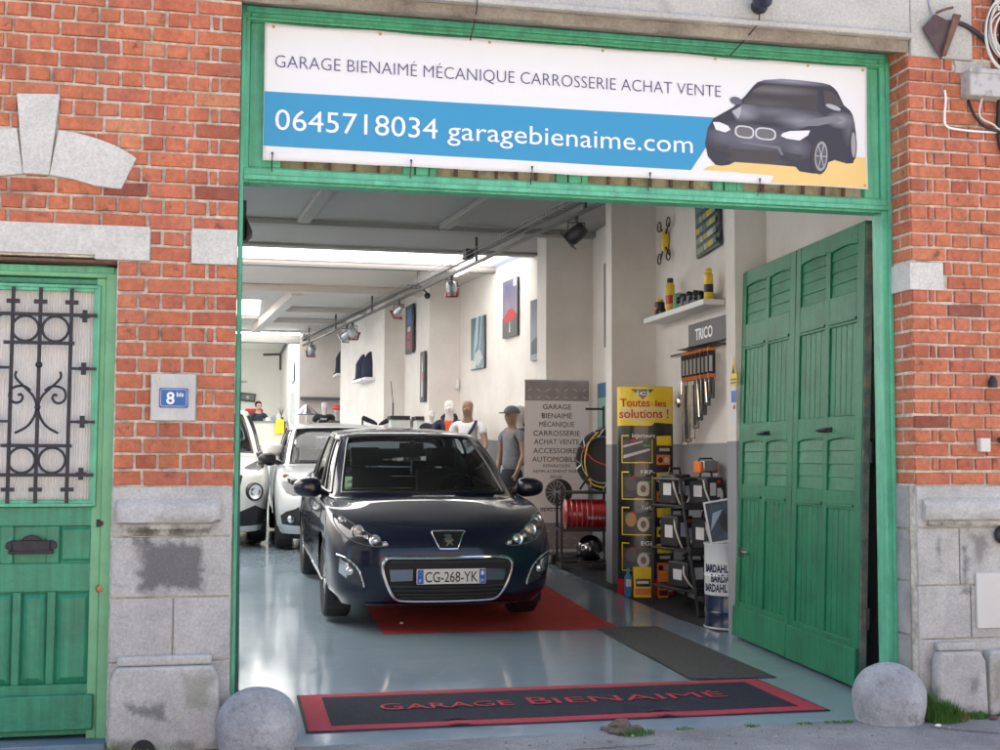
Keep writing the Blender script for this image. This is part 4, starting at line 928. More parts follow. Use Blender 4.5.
for (x,y,lb) in ((3.40,-.27,'crumpled bit of white paper on the pavement beside the right bollard'),(3.78,-.16,'small dark leaf on the pavement below the white meter cover')):
    b=MB(); b.sphere((x,y,.006),.014 if x<3.5 else .02,n=7,m=5,sc=(1.4,.8,.6)); tag(b.build('litter',M_tee if False else (M_btw if x<3.5 else M_rust),sharp=10),lb,'litter')
# ------------------------------------------------------------------ cars
# a car is lofted from rings; each ring runs in plan from the front centre round one side to the rear centre,
# rings rise from the bumper's lower edge over bonnet and windows to the roof's centre line
def cr(p0,p1,p2,p3,t):
    return [.5*((2*b)+(-a+c)*t+(2*a-5*b+4*c-d)*t*t+(-a+3*b-3*c+d)*t**3) for a,b,c,d in zip(p0,p1,p2,p3)]
class Body:
    def __init__(s,rings,N=6,arch=(),archR=.34):
        s.N=N; nr=len(rings); nc=len(rings[0]); s.nr,s.nc=nr,nc
        mir=lambda p:(-p[0],p[1],p[2])
        def ringpt(r,c):
            if c<0: return mir(rings[r][-c])
            if c>=nc: return mir(rings[r][2*nc-2-c])
            return rings[r][c]
        cols=(nc-1)*N+1
        fine=[]
        for r in range(nr):
            row=[]
            for c in range(nc-1):
                for k in range(N): row.append(cr(ringpt(r,c-1),ringpt(r,c),ringpt(r,c+1),ringpt(r,c+2),k/N))
            row.append(list(rings[r][-1])); fine.append(row)
        G=[]
        for r in range(nr-1):
            for k in range(N):
                t=k/N; row=[]
                for c in range(cols):
                    p1,p2=fine[r][c],fine[r+1][c]
                    p0=fine[r-1][c] if r>0 else [2*a-b for a,b in zip(p1,p2)]
                    p3=fine[r+2][c] if r<nr-2 else [-p2[0]*0-fine[r][c][0] if i==0 else fine[r][c][i] for i in range(3)]
                    row.append(cr(p0,p1,p2,p3,t))
                G.append(row)
        G.append(fine[-1]); s.G=G; s.cols=cols; s.rows=len(G)
        s.arch=arch; s.archR=archR
    def pos(s,r,c):
        """surface point at ring coordinate r, column coordinate c (floats)"""
        rr=min(max(r*s.N,0),s.rows-1.001); cc=min(max(c*s.N,0),s.cols-1.001)
        i,j=int(rr),int(cc); a,b=rr-i,cc-j; g=s.G
        return Vector([g[i][j][k]*(1-a)*(1-b)+g[i+1][j][k]*a*(1-b)+g[i][j+1][k]*(1-a)*b+g[i+1][j+1][k]*a*b for k in range(3)])
    def faces(s,pred,side=0,off=0):
        """MB of the fine faces whose (ring,col) cell satisfies pred; side 0 both halves, -1 / 1 one"""
        m=MB()
        for sd in ((1,-1) if side==0 else (side,)):
            idx={}
            def vid(i,j):
                if (i,j) not in idx:
                    x,y,z=s.G[i][j]; p=[abs(x) if j else 0,y,z]
                    if off:
                        n=s.nrm(i,j); p=[p[0]+n.x*off,p[1]+n.y*off,p[2]+n.z*off]
                    if s.arch and i<s.rows*.6:
                        for (ay,az) in s.arch:
                            if abs(p[0])>.45:
                                d=math.hypot(p[1]-ay,p[2]-az)
                                if d<s.archR and d>1e-4: 
                                    f=s.archR/d; p[1]=ay+(p[1]-ay)*f; p[2]=az+(p[2]-az)*f
                    idx[(i,j)]=len(m.v); m.v.append((p[0]*sd,p[1],p[2]))
                return idx[(i,j)]
            for i in range(s.rows-1):
                for j in range(s.cols-1):
                    if not pred(i/s.N+.5/s.N,j/s.N+.5/s.N): continue
                    if s.arch and i<s.rows*.6:
                        ins=0
                        for a,b in ((i,j),(i+1,j),(i+1,j+1),(i,j+1)):
                            g=s.G[a][b]
                            if abs(g[0])>.45 and any(math.hypot(g[1]-ay,g[2]-az)<s.archR for ay,az in s.arch): ins+=1
                        if ins==4: continue
                    f=(vid(i,j),vid(i,j+1),vid(i+1,j+1),vid(i+1,j))
                    m.f.append(f if sd==1 else f[::-1]); m.t.append(0)
        return m
    def nrm(s,i,j):
        G=s.G; a=Vector(G[min(i+1,s.rows-1)][j])-Vector(G[max(i-1,0)][j]); b=Vector(G[i][min(j+1,s.cols-1)])-Vector(G[i][max(j-1,0)])
        n=b.cross(a); 
        if n.length<1e-9: return Vector((0,0,1))
        n.normalize()
        c=Vector((0,2.1,.8)); 
        if n.dot(Vector(G[i][j])-c)<0: n=-n
        return n
    def bvh(s):
        m=s.faces(lambda r,c:True); return BVHTree.FromPolygons([Vector(v) for v in m.v],m.f)
def conform(bvh,poly,step=.02,off=.004,y0=-2,shape=None):
    """triangulated patch of outline poly (x,z) wrapped onto the front of the body"""
    P=[]
    for i in range(len(poly)):
        a=Vector(poly[i]);c=Vector(poly[(i+1)%len(poly)]); k=max(1,int((c-a).length/step))
        for q in range(k): P.append(a+(c-a)*q/k)
    xs=[p.x for p in P];zs=[p.y for p in P]; inner=[]; x=min(xs)+step*.5
    while x<max(xs):
        z=min(zs)+step*.5
        while z<max(zs): inner.append(Vector((x,z))); z+=step
        x+=step
    vs,_,fs,*_r=delaunay_2d_cdt(P+inner,[],[list(range(len(P)))],1,1e-6)
    m=MB(); 
    for v in vs:
        m.v.append(tuple(onto(bvh,v.x,v.y,off)))
    m.f=[tuple(f) for f in fs]; m.t=[0]*len(m.f); return m
def onto(bvh,x,z,off=0,y0=-2):
    h=bvh.ray_cast(Vector((x,y0,z)),Vector((0,1,0)))
    if h[0] is None:
        h=bvh.find_nearest(Vector((x,.4,z)))
        return h[0]
    n=h[1]; n=n if n.y<0 else -n
    return h[0]+n*off
M_tyre=mat('tyre',(.018,.018,.019),.75,bump=.3,bscale=80)
M_rim=mat('alloy_rim',(.42,.42,.43),.3,metal=.9)
M_cglass=glass('car_glass',(.86,.90,.87),.01,1.1)
M_cglassd=glass('car_glass_dark',(.55,.58,.57),.01,1.2)
M_trim=mat('black_trim',(.012,.012,.014),.3)
M_cloth=mat('seat_cloth',(.07,.068,.072),.9)
M_lensm=mat('lamp_reflector',(.70,.71,.73),.15,metal=1)
M_lensd=mat('lamp_housing',(.03,.03,.035),.15,coat=1)
M_clear=glass('lamp_cover',(.92,.93,.94),.02,1.2)
def wheel(parent,x,y,z,rad,w,side,rimr=.215,spokes=7):
    t=thing('wheel',None,None,(x,y,z)); t.parent=parent
    Mx=Matrix.Rotation(R(90),4,'Y')
    m=MB(); hw=w/2
    m.lathe([(rimr,-hw*.85),(rad*.93,-hw),(rad*.985,-hw*.85),(rad,-hw*.5),(rad,hw*.5),(rad*.985,hw*.85),(rad*.93,hw),(rimr,hw*.85)],n=40,M=Mx)
    for k in range(3): 
        xg=(-.4+.4*k)*hw
    m.build('tyre',M_tyre,t)
    m=MB(); s=side
    m.lathe([(rimr+.006,-hw*.8),(rimr+.006,hw*.8),(rimr-.012,hw*.78),(rimr-.02,-hw*.8)],n=36,M=Mx)
    for k in range(spokes):
        a=2*math.pi*k/spokes; c,sn=math.cos(a),math.sin(a); 
        p=Vector((s*hw*.72,c*.035,sn*.035)); q=Vector((s*hw*.66,c*rimr,sn*rimr)); m.cyl(p,q,.022,.014,n=6)
    m.cyl((s*hw*.5,0,0),(s*hw*.8,0,0),.055,.045,n=20)
    m.build('rim',M_rim,t)
    m=MB(); m.cyl((-s*.02,0,0),(0,0,0),rimr*.9,n=24); m.build('brake_disc',M_blackmatte,t)
def seat(m,x,y,z0=.42):
    m.cbox((x,y,z0),(.48,.5,.16)); 
    M=Matrix.Translation((x,y+.28,z0+.36))@Matrix.Rotation(R(-14),4,'X'); m.cbox((0,0,0),(.46,.14,.66),M)
    M=Matrix.Translation((x,y+.38,z0+.80))@Matrix.Rotation(R(-8),4,'X'); m.cbox((0,0,0),(.26,.09,.17),M)
    for s in (-.05,.05): m.cyl((x+s,y+.36,z0+.66),(x+s,y+.38,z0+.74),.007,n=6)
def make_car(name,label,cat,loc,rz,tilt,sp):
    t=thing(name,label,cat,loc); t.rotation_euler=(tilt,0,rz)
    B=Body(sp['rings'],sp.get('N',6),[(sp['ya'],sp['wr']),(sp['yb'],sp['wr'])],sp['wr']+.055)
    RB=sp['RB']; cg=sp['cg']  # belt ring index, pillar columns
    ws=lambda r,c: RB<r<RB+2 and c<3
    sg=lambda r,c: RB<r<RB+2 and any(a<c<b for a,b in cg)
    rg=lambda r,c: RB<r<RB+2 and c>sp['cr']
    body=B.faces(lambda r,c: not(ws(r,c) or sg(r,c) or rg(r,c))).build('body',sp['paint'],t,sharp=50)
    B.faces(ws,off=-.004).build('windscreen',sp.get('glass',M_cglass),t)
    for sd in (-1,1): B.faces(sg,sd,off=-.004).build('side_window',M_cglassd,t)
    B.faces(rg,off=-.004).build('rear_window',M_cglass,t)
    # black surround along glass edges
    m=MB()
    def edge(pts,r): m.tube(pts,r,n=6)
    for sd in (-1,1):
        f=lambda r,c: (lambda p:(p.x*sd,p.y,p.z))(B.pos(r,c))
        edge([f(RB+k/8,3) for k in range(17)],.012); edge([f(RB,k/6*3) for k in range(7)],.016); edge([f(RB+2,k/6*3) for k in range(7)],.010)
        for a,b in cg:
            edge([f(RB,a+(b-a)*k/8) for k in range(9)],.012); edge([f(RB+2,a+(b-a)*k/8) for k in range(9)],.012)
            edge([f(RB+k/6,a) for k in range(13)],.010); edge([f(RB+k/6,b) for k in range(13)],.010)
    m.build('window_seal',M_trim,t)
    # wheel arches inside and wheels
    m=MB()
    for (ay,az) in B.arch:
        for sd in (-1,1):
            Rr=B.archR; n=24; o=len(m.v)
            for k in range(n+1):
                a=math.pi*k/n-.35+ .7*k/n*0; a=-.5+(math.pi+1.0)*k/n
                for xx in (sp['hw']-.035,sp['hw']-.33): m.v.append((sd*xx,ay+Rr*math.cos(a),az+Rr*math.sin(a)))
            for k in range(n): m.f.append((o+2*k,o+2*k+1,o+2*k+3,o+2*k+2)); m.t.append(0)
            m.box(*sorted((sd*(sp['hw']-.33),sd*(sp['hw']-.36))),ay-Rr,ay+Rr,az-.15,az+Rr)
    m.box(-sp['hw']+.12,sp['hw']-.12,.35,sp['L']-.3,.20,.24)
    m.build('underbody',M_blackmatte,t)
    for sd in (-1,1):
        for ay in (sp['ya'],sp['yb']): wheel(t,sd*(sp['hw']-.125),ay,sp['wr'],sp['wr'],.205,sd,rimr=sp['wr']*.68)
    # interior
    z=sp.get('zi',.45)
    m=MB(); yc=sp['yc']
    m.box(-.66,.66,yc+.12,yc+.45,z+.2,z+.44); m.box(-.66,.66,yc+.0,yc+.2,z,z+.36)
    m.build('dashboard',M_blackmatte,t,bevel=.03)
    m=MB(); seat(m,-.36,yc+1.0,z); seat(m,.36,yc+1.0,z); m.cbox((0,yc+2.05,z),(1.2,.5,.16)); m.cbox((0,yc+2.35,z+.32),(1.25,.14,.5))
    for x in (-.36,.36): m.cbox((x,yc+2.40,z+.66),(.24,.08,.14))
    m.build('seats',M_cloth,t,bevel=.03)
    m=MB(); m.tube([(.36+.18*math.cos(a),yc+.62-.06*math.sin(a),z+.50+.17*math.sin(a)) for a in [k*math.pi/12 for k in range(24)]],.014,n=6,closed=True); m.cyl((.36,yc+.63,z+.5),(.36,yc+.45,z+.42),.03); m.cbox((.36,yc+.62,z+.49),(.12,.03,.1)); m.cbox((.36,yc+.62,z+.5),(.34,.015,.03))
    m.build('steering_wheel',M_trim,t)
    p=B.pos(RB+1.75,0); m=MB(); m.cbox((0,p.y+.06,p.z-.05),(.22,.03,.06)); m.cbox((0,p.y+.03,p.z-.02),(.05,.06,.03)); m.build('interior_mirror',M_trim,t,bevel=.01)
    m=MB()
    for sd in (1,-1):
        a=B.pos(RB+.05,.6 if sd==1 else 2.2)
    for (c0,c1,s0,s1) in ((2.6,.5,-1,-1),(.9,2.5,-1+2*1,1)):
        P=[B.pos(RB+.06,c0+(c1-c0)*k/6) for k in range(7)]; m.tube([((q.x*(s0)),q.y-.02,q.z+.018) for q in P],.009,n=6)
    m.build('wipers',M_trim,t)
    # door mirrors
    mx,my,mz,ms=sp['mirror']
    for sd in (-1,1):
        m=MB(); m.sphere((0,0,0),1,n=24,m=14,sc=(1,1,1)); sq=lambda a,e:math.copysign(abs(a)**e,a); m.v=[(sq(a,.72)*.118*ms,sq(b_,.9)*.085*ms,sq(c,.72)*.082*ms) for a,b_,c in m.v]
        m.v=[(v[0],min(v[1],.045*ms),v[2]*(1-.15*v[0]/.115*(-sd)*-1)) for v in m.v]
        o=m.build('door_mirror',sp['mirmat'],t,loc=(sd*mx,my,mz)); 
        m=MB(); m.tube([(-sd*.08,.0,-.02),(-sd*.15,.02,-.05),(-sd*.20,.03,-.07)],[.03,.026,.03]); m.build('arm',M_trim,o)
    # shut lines
    m=MB()
    for sd in (-1,1):
        for c in sp['doors']:
            m.tube([(lambda p:(p.x*sd*1.0005,p.y,p.z))(B.pos(.4+(RB-.4)*k/14,c)) for k in range(15)],.004,n=5)
    m.build('shut_line',M_blackmatte,t)
    # door handles
    for sd in (-1,1):
        for c in sp['handles']:
            p=B.pos(RB-1.7,c); m=MB(); m.tube([(sd*(p.x),p.y-.09,p.z),(sd*(p.x+.028),p.y-.07,p.z+.003),(sd*(p.x+.028),p.y+.06,p.z+.003),(sd*p.x,p.y+.08,p.z)],.012,n=8); m.build('door_handle',sp['hmat'],t)
    return t,B,B.bvh()
def ringlist(rows):
    out=[]
    for r in rows: out.append([tuple(p) for p in r])
    return out
def ring(hw,yf,yr,zf,zs,zr,yside,pf=(.36,.68,.90,.985),bow=(.0,.02,.07,.19,.42),rbow=(.12,.05,0),xs=None,zc=None):
    """c0..c4 front, c5..c10 sides at given y, c11..c13 rear"""
    P=[(0,yf,zf)]
    for k in range(3): P.append((hw*pf[k],yf+bow[k+1],zf+(zs-zf)*(.0,.05,.15,.45)[k+1]*.6))
    P.append((hw*pf[3],yf+bow[4],zf+(zs-zf)*.75))
    for k,y in enumerate(yside): P.append((hw*(xs[k] if xs else 1),y,zs+(zr-zs)*(k/(len(yside)-1))))
    P.append((hw*.93,yr-rbow[0],zr)); P.append((hw*.6,yr-rbow[1],zr)); P.append((0,yr,zr))
    return P
# ---- dark blue hatchback: rings
ys=[.78,1.28,1.95,2.05,2.95,3.45]
S=.888
bow0=(0,.018,.07,.17,.40)
rings=[
 ring(S*.91,.15,4.16,.175,.19,.24,ys,bow=bow0),
 ring(S*.975,.05,4.22,.27,.30,.34,ys,bow=bow0),
 ring(S*.99,.01,4.27,.40,.45,.48,ys,bow=(0,.02,.075,.18,.40)),
 ring(S*1.0,.0,4.27,.53,.60,.62,ys,bow=(0,.022,.08,.19,.40)),
 ring(S*.995,.035,4.24,.66,.74,.76,ys,bow=(0,.025,.085,.20,.42)),
 ring(S*.975,.12,4.20,.765,.84,.90,ys,bow=(0,.03,.09,.20,.42)),
]
# bonnet rings pull the front corner columns back towards the windscreen pillar
rings.append([(0,.34,.845),(.30,.36,.848),(.55,.43,.855),(.74,.56,.865),(.835,.72,.885),(.868,.98,.905),(.872,1.38,.915),(.872,1.97,.93),(.872,2.07,.93),(.865,2.95,.955),(.845,3.45,.97),(.76,3.98,.98),(.5,4.10,.99),(0,4.15,.99)])
rings.append([(0,.70,.935),(.28,.72,.932),(.52,.78,.925),(.69,.88,.915),(.78,1.02,.915),(.815,1.22,.930),(.825,1.50,.945),(.832,1.99,.96),(.832,2.08,.96),(.825,2.95,.99),(.80,3.45,1.005),(.72,3.90,1.02),(.48,4.03,1.03),(0,4.08,1.03)])
rings.append([(0,1.00,.985),(.26,1.02,.982),(.50,1.09,.975),(.69,1.20,.965),(.765,1.30,.962),(.79,1.45,.965),(.795,1.62,.968),(.795,2.0,.975),(.795,2.09,.976),(.785,2.95,1.0),(.765,3.40,1.02),(.69,3.78,1.05),(.46,3.93,1.06),(0,3.98,1.06)])
rings.append([(0,1.50,1.235),(.25,1.515,1.232),(.47,1.56,1.225),(.625,1.65,1.21),(.70,1.70,1.205),(.728,1.78,1.20),(.735,1.86,1.205),(.735,2.06,1.21),(.735,2.14,1.21),(.72,2.95,1.22),(.70,3.30,1.22),(.62,3.66,1.23),(.42,3.78,1.24),(0,3.82,1.24)])
rings.append([(0,1.98,1.425),(.22,1.985,1.423),(.42,2.01,1.415),(.555,2.07,1.40),(.615,2.10,1.385),(.640,2.15,1.385),(.645,2.20,1.39),(.65,2.32,1.40),(.65,2.40,1.405),(.64,2.95,1.41),(.62,3.2,1.40),(.55,3.48,1.38),(.38,3.58,1.385),(0,3.62,1.385)])
rings.append([(0,2.18,1.468),(.19,2.185,1.466),(.37,2.20,1.462),(.48,2.24,1.452),(.53,2.28,1.445),(.55,2.32,1.445),(.555,2.38,1.448),(.558,2.46,1.452),(.558,2.52,1.455),(.55,2.95,1.46),(.53,3.15,1.452),(.47,3.34,1.44),(.32,3.40,1.44),(0,3.43,1.44)])
rings.append([(0,2.42,1.492),(0,2.43,1.492),(0,2.45,1.493),(0,2.48,1.494),(0,2.50,1.495),(0,2.53,1.495),(0,2.56,1.496),(0,2.62,1.497),(0,2.66,1.497),(0,2.95,1.495),(0,3.05,1.492),(0,3.15,1.488),(0,3.2,1.485),(0,3.22,1.484)])
M_navy=mat('navy_metallic_paint',(.002,.0055,.022),.35,metal=.0,coat=1,spec=.25)
RX,RY=1.53,3.29
car,B,bv=make_car('parked_car','dark navy blue hatchback parked facing out on the red carpet','car',(RX,RY-.0,.012),R(1.0),R(2.0),
   dict(rings=ringlist(rings),N=6,ya=.87,yb=3.478,wr=.315,RB=8,cg=((4,5.95),(5.95,7),(8,9),(9.15,10)),cr=11,paint=M_navy,hw=S,L=4.276,yc=1.1,mirror=(.965,1.38,1.0,1.0),mirmat=M_navy,hmat=M_navy,doors=(5.6,7.5,9.1),handles=(7.2,8.75),zi=.42))
def P2(name,poly,m_,off,step=.02,par=None): return conform(bv,poly,step,off).build(name,m_,par or car)
GR=[(.40,.557),(.455,.548),(.487,.515),(.488,.465),(.475,.415),(.445,.34),(.41,.28),(.37,.247),(.30,.236),(0,.233)]
GR=GR+[(-x,z) for x,z in GR[-2::-1]]
def rot_(P): return P
P2('grille',GR,M_blackmatte,.004)
m=MB(); m.tube([onto(bv,x,z,.010) for x,z in smooth(GR+[GR[0]],4)[:-1]],.0145,n=8,closed=True); m.build('chrome_surround',M_chrome,car)
for z in (.525,.345,.315,.285,.262):
    m=MB(); w_=.43 if z>.4 else .36+(z-.262)*.9; m.tube([onto(bv,-w_+2*w_*k/20,z,.012) for k in range(21)],.007,n=6); m.build('grille_slat',mat('grille_slat',(.05,.05,.055),.3),car)
for s in (-1,1): conform(bv,[(s*.27,.39),(s*.43,.385),(s*.44,.47),(s*.27,.475)],.02,.016).build('grille_bar',mat('gloss_bar',(.30,.30,.31),.15,metal=1),car)
pl=thing('number_plate',None,None,tuple(onto(bv,.015,.425,.030))); pl.parent=car
m=MB(); m.box(-.262,.262,-.004,.012,-.056,.056); m.build('plate_base',mat('plate_white',(.78,.77,.74),.4),pl,bevel=.004)
M_pblue=mat('plate_blue',(.02,.12,.52),.4)
m=MB(); m.box(-.258,-.212,-.0055,-.0045,-.052,.052); m.box(.212,.258,-.0055,-.0045,-.052,.052); m.build('plate_band',M_pblue,pl)
o=text('plate_lettering','CG-268-YK',1,M_black,pl,FM(0,-.0062,0),ext=0,offset=.006)
vs=o.data.vertices; a=min(v.co.x for v in vs);c=max(v.co.x for v in vs)
for v in vs: v.co.x=-.200+(v.co.x-a)/(c-a)*.400; v.co.z=-.040+v.co.z/.73*.080
text('plate_letter','F',.034,M_btw,pl,FM(-.245,-.0062,-.042)); text('plate_letter','59',.03,M_btw,pl,FM(.216,-.0062,-.042)); 
m=MB()
for k in range(8): a=2*math.pi*k/8; m.cyl((-.235+.014*math.cos(a),-.0055,.024+.014*math.sin(a)),(-.235+.014*math.cos(a),-.0065,.024+.014*math.sin(a)),.0022,n=6)
m.build('star_ring',M_yellow,pl)
m=MB(); m.prism([(.225,.008),(.246,.012),(.248,.03),(.236,.045),(.224,.032)],-.0068,-.0056); m.build('region_mark',M_btw,pl)
# badge
BD=[(-.118,.742),(.118,.742),(.112,.715),(.072,.628),(.055,.620),(-.055,.620),(-.072,.628),(-.112,.715)]
P2('badge_plate',BD,M_trim,.006,.02)
m=MB(); m.tube([onto(bv,x,z,.010) for x,z in smooth(BD+[BD[0]],3)[:-1]],.006,n=8,closed=True); m.build('badge_rim',M_chrome,car)
LI=[(-.034,.715),(-.022,.722),(-.008,.719),(.006,.722),(.022,.716),(.030,.706),(.022,.700),(.034,.690),(.044,.672),(.030,.676),(.024,.664),(.040,.648),(.026,.642),(.010,.656),(.0,.650),(-.012,.640),(-.028,.638),(-.012,.652),(-.014,.668),(-.034,.668),(-.022,.680),(-.040,.688),(-.024,.694),(-.014,.702),(-.030,.706)]
P2('lion_emblem',LI,M_chrome,.012,.02)
# headlights
for s in (-1,1):
    HL=[(s*.445,.652),(s*.50,.672),(s*.60,.735),(s*.70,.795),(s*.79,.842),(s*.825,.835),(s*.815,.775),(s*.75,.700),(s*.66,.655),(s*.55,.636),(s*.47,.638)]
    hl=thing('headlight',None,None,(0,0,0)); hl.parent=car
    conform(bv,HL,.02,.003).build('housing',M_lensd,hl)
    m=MB(); m.tube([onto(bv,x,z,.004) for x,z in smooth(HL+[HL[0]],3)[:-1]],.004,n=6,closed=True); m.build('edge',mat('edge_grey',(.12,.12,.13),.3),hl)
    for (x,z,r_,inner) in ((.665,.738,.050,'p'),(.545,.678,.044,'c'),(.770,.806,.032,'c'),(.608,.702,.018,'c'),(.475,.655,.020,'c')):
        p=onto(bv,s*x,z,.006); q=onto(bv,s*x*1.0,z+.02,.006); 
        n=(p-onto(bv,s*x,z,.0)).normalized()
        n=(n*.3+Vector((0,-1,.05))).normalized()
        rotm=Vector((0,0,1)).rotation_difference(n).to_matrix().to_4x4(); M=Matrix.Translation(p-n*.004)@rotm
        m=MB(); m.lathe([(r_*.62,.002),(r_*.75,.009),(r_,.012),(r_*1.02,.0),(r_*.9,-.01)],n=24,M=M); m.build('lamp_ring',M_lensm,hl)
        m=MB(); m.sphere((0,0,0),r_*.74,n=20,m=12,sc=(1,1,.55),M=M); m.build('lens',mat('projector_lens',(.55,.50,.44),.08,metal=.3,coat=1) if inner=='p' else mat('bright_bulb_lens',(.62,.64,.67),.1,metal=.7,coat=1),hl)
    # fog lamp with row of daylight leds
    FG=[(s*.815,.575),(s*.735,.545),(s*.665,.475),(s*.625,.375),(s*.615,.335),(s*.665,.345),(s*.755,.385),(s*.80,.455)]
    fg=thing('fog_lamp',None,None,(0,0,0)); fg.parent=car
    conform(bv,FG,.02,.004).build('recess',M_lensd,fg)
    m=MB()
    for (x,z) in ((.725,.455),): 
        p=onto(bv,s*x,z,.008); m.sphere(tuple(p),.034,n=16,m=10,sc=(1,.6,1))
    m.build('lens',M_lensm,fg)
    P=conform(bv,[(s*.795,.545),(s*.735,.505),(s*.745,.40),(s*.80,.44)],.015,.007); P.build('reflector',M_lensm,fg)
    m=MB(); L_=smooth([(s*.815,.57),(s*.735,.54),(s*.665,.47),(s*.628,.375),(s*.62,.345)],5)
    m.tube([onto(bv,x,z,.008) for x,z in L_],.007,n=6)
    for x,z in L_[4::2]: m.sphere(tuple(onto(bv,x,z,.014)),.0085,n=8,m=6)
    m.build('led_strip',M_lensm,fg)
P2('bumper_lip',[(-.62,.205),(.62,.205),(.55,.185),(-.55,.185)],mat('dark_lip',(.02,.025,.04),.2,coat=1),.006)
m=MB(); 
for s in (-1,1): m.tube([onto(bv,s*(.02+.62*k/16),.765+.045*(k/16)**2,.001) for k in range(17)],.0035,n=5)
for s in (-1,1): m.tube([B.pos(5+.2*k,2.5-.0*k).__class__(((B.pos(5.0+.2*k,2.75).x-.04)*s,B.pos(5.0+.2*k,2.75).y,B.pos(5.0+.2*k,2.75).z+.0)) for k in range(14)],.0025,n=5)
m.build('bonnet_gap',M_blackmatte,car)
for s in (-1,1): 
    m=MB(); m.tube([(lambda q:(q.x*s,q.y,q.z))(B.pos(.9,5.2+ (9.2-5.2)*k/20))for k in range(21)],.013,n=8); m.build('sill_trim',M_chrome,car)
# windscreen stickers
for dx,dz in ((0,0),(0,.07)):
    m=MB(); q=B.pos(8.25+dz*2.6,2.70); m.add([( -q.x-.03,q.y-.012,q.z-.028),(-q.x+.03,q.y-.014,q.z-.028),(-q.x+.03,q.y+.012-.01,q.z+.03),(-q.x-.03,q.y+.012-.01,q.z+.03)],[(0,1,2,3)])
    m.build('windscreen_sticker',mat('sticker_green',(.30,.50,.36),.6),car)

# ---- silver city car and white crossover (mostly hidden)
def scale_rings(rg,sx,sy,sz,f=None):
    out=[]
    for r in rg:
        out.append([(x*sx,y*sy,z*sz) if f is None else f(x*sx,y*sy,z*sz) for x,y,z in r])
    return out
def twin(x,y,z):
    # short bonnet, upright cabin
    return (x,y,z)
r2=[]
ys2=[.70,1.05,1.60,1.70,2.35,2.85]; S2=.827; b2=(0,.02,.07,.16,.36)
r2=[ring(S2*.92,.12,3.52,.20,.20,.25,ys2,bow=b2),ring(S2*.975,.04,3.57,.30,.31,.36,ys2,bow=b2),ring(S2*.995,.0,3.60,.42,.46,.50,ys2,bow=b2),ring(S2,.01,3.60,.56,.62,.64,ys2,bow=b2),ring(S2*.99,.05,3.58,.70,.76,.78,ys2,bow=b2),ring(S2*.97,.13,3.55,.80,.87,.92,ys2,bow=b2)]
r2.append([(0,.30,.89),(.28,.31,.892),(.50,.37,.90),(.66,.48,.91),(.75,.62,.925),(.785,.82,.935),(.79,1.12,.94),(.79,1.62,.95),(.79,1.72,.95),(.785,2.35,.97),(.77,2.85,.98),(.70,3.32,1.0),(.45,3.45,1.0),(0,3.5,1.0)])
r2.append([(0,.52,.955),(.26,.53,.955),(.47,.59,.952),(.62,.68,.95),(.705,.80,.955),(.74,.98,.965),(.75,1.25,.97),(.752,1.64,.98),(.752,1.74,.98),(.745,2.35,1.0),(.73,2.85,1.02),(.66,3.28,1.04),(.43,3.40,1.05),(0,3.44,1.05)])
r2.append([(0,.72,1.005),(.25,.735,1.003),(.46,.80,.998),(.63,.90,.992),(.69,.98,.99),(.715,1.12,.99),(.72,1.35,.99),(.722,1.66,.995),(.722,1.76,.995),(.715,2.35,1.01),(.70,2.85,1.03),(.63,3.22,1.06),(.42,3.34,1.07),(0,3.38,1.07)])
r2.append([(0,1.05,1.235),(.24,1.06,1.232),(.44,1.10,1.225),(.585,1.17,1.215),(.645,1.22,1.21),(.67,1.32,1.21),(.675,1.46,1.21),(.675,1.70,1.215),(.675,1.80,1.215),(.665,2.35,1.22),(.65,2.80,1.22),(.58,3.12,1.24),(.39,3.22,1.25),(0,3.26,1.25)])
r2.append([(0,1.38,1.41),(.22,1.385,1.408),(.41,1.41,1.402),(.53,1.46,1.39),(.58,1.50,1.38),(.60,1.56,1.38),(.605,1.64,1.385),(.607,1.78,1.39),(.607,1.86,1.395),(.60,2.35,1.40),(.585,2.7,1.395),(.52,2.98,1.38),(.36,3.08,1.38),(0,3.12,1.38)])
r2.append([(0,1.55,1.448),(.19,1.555,1.446),(.36,1.57,1.442),(.46,1.60,1.434),(.50,1.64,1.428),(.52,1.69,1.428),(.525,1.75,1.43),(.527,1.84,1.434),(.527,1.90,1.436),(.52,2.35,1.44),(.50,2.6,1.435),(.44,2.82,1.425),(.30,2.88,1.425),(0,2.9,1.425)])
r2.append([(0,1.85,1.468)]+[(0,1.86+.03*k,1.469) for k in range(8)]+[(0,2.35,1.468),(0,2.45,1.465),(0,2.55,1.46),(0,2.6,1.458),(0,2.62,1.457)])
M_silver=mat('silver_paint',(.62,.645,.65),.3,metal=.35,coat=.8)
M_pearl=mat('pearl_white_paint',(.80,.80,.77),.3,coat=.9)
c2,B2,bv2=make_car('parked_car','small silver grey city car with black mirrors behind the dark hatchback','car',(1.21,8.50,fz(9.2)-.01),R(.5),R(2.3),
   dict(rings=ringlist(r2),N=5,ya=.70,yb=2.97,wr=.29,RB=8,cg=((4,5.9),(5.9,7),(8,10)),cr=11,paint=M_silver,hw=S2,L=3.6,yc=.85,mirror=(.90,1.10,1.03,.95),mirmat=M_trim,hmat=M_trim,doors=(5.6,7.5),handles=(7.2,),zi=.42))
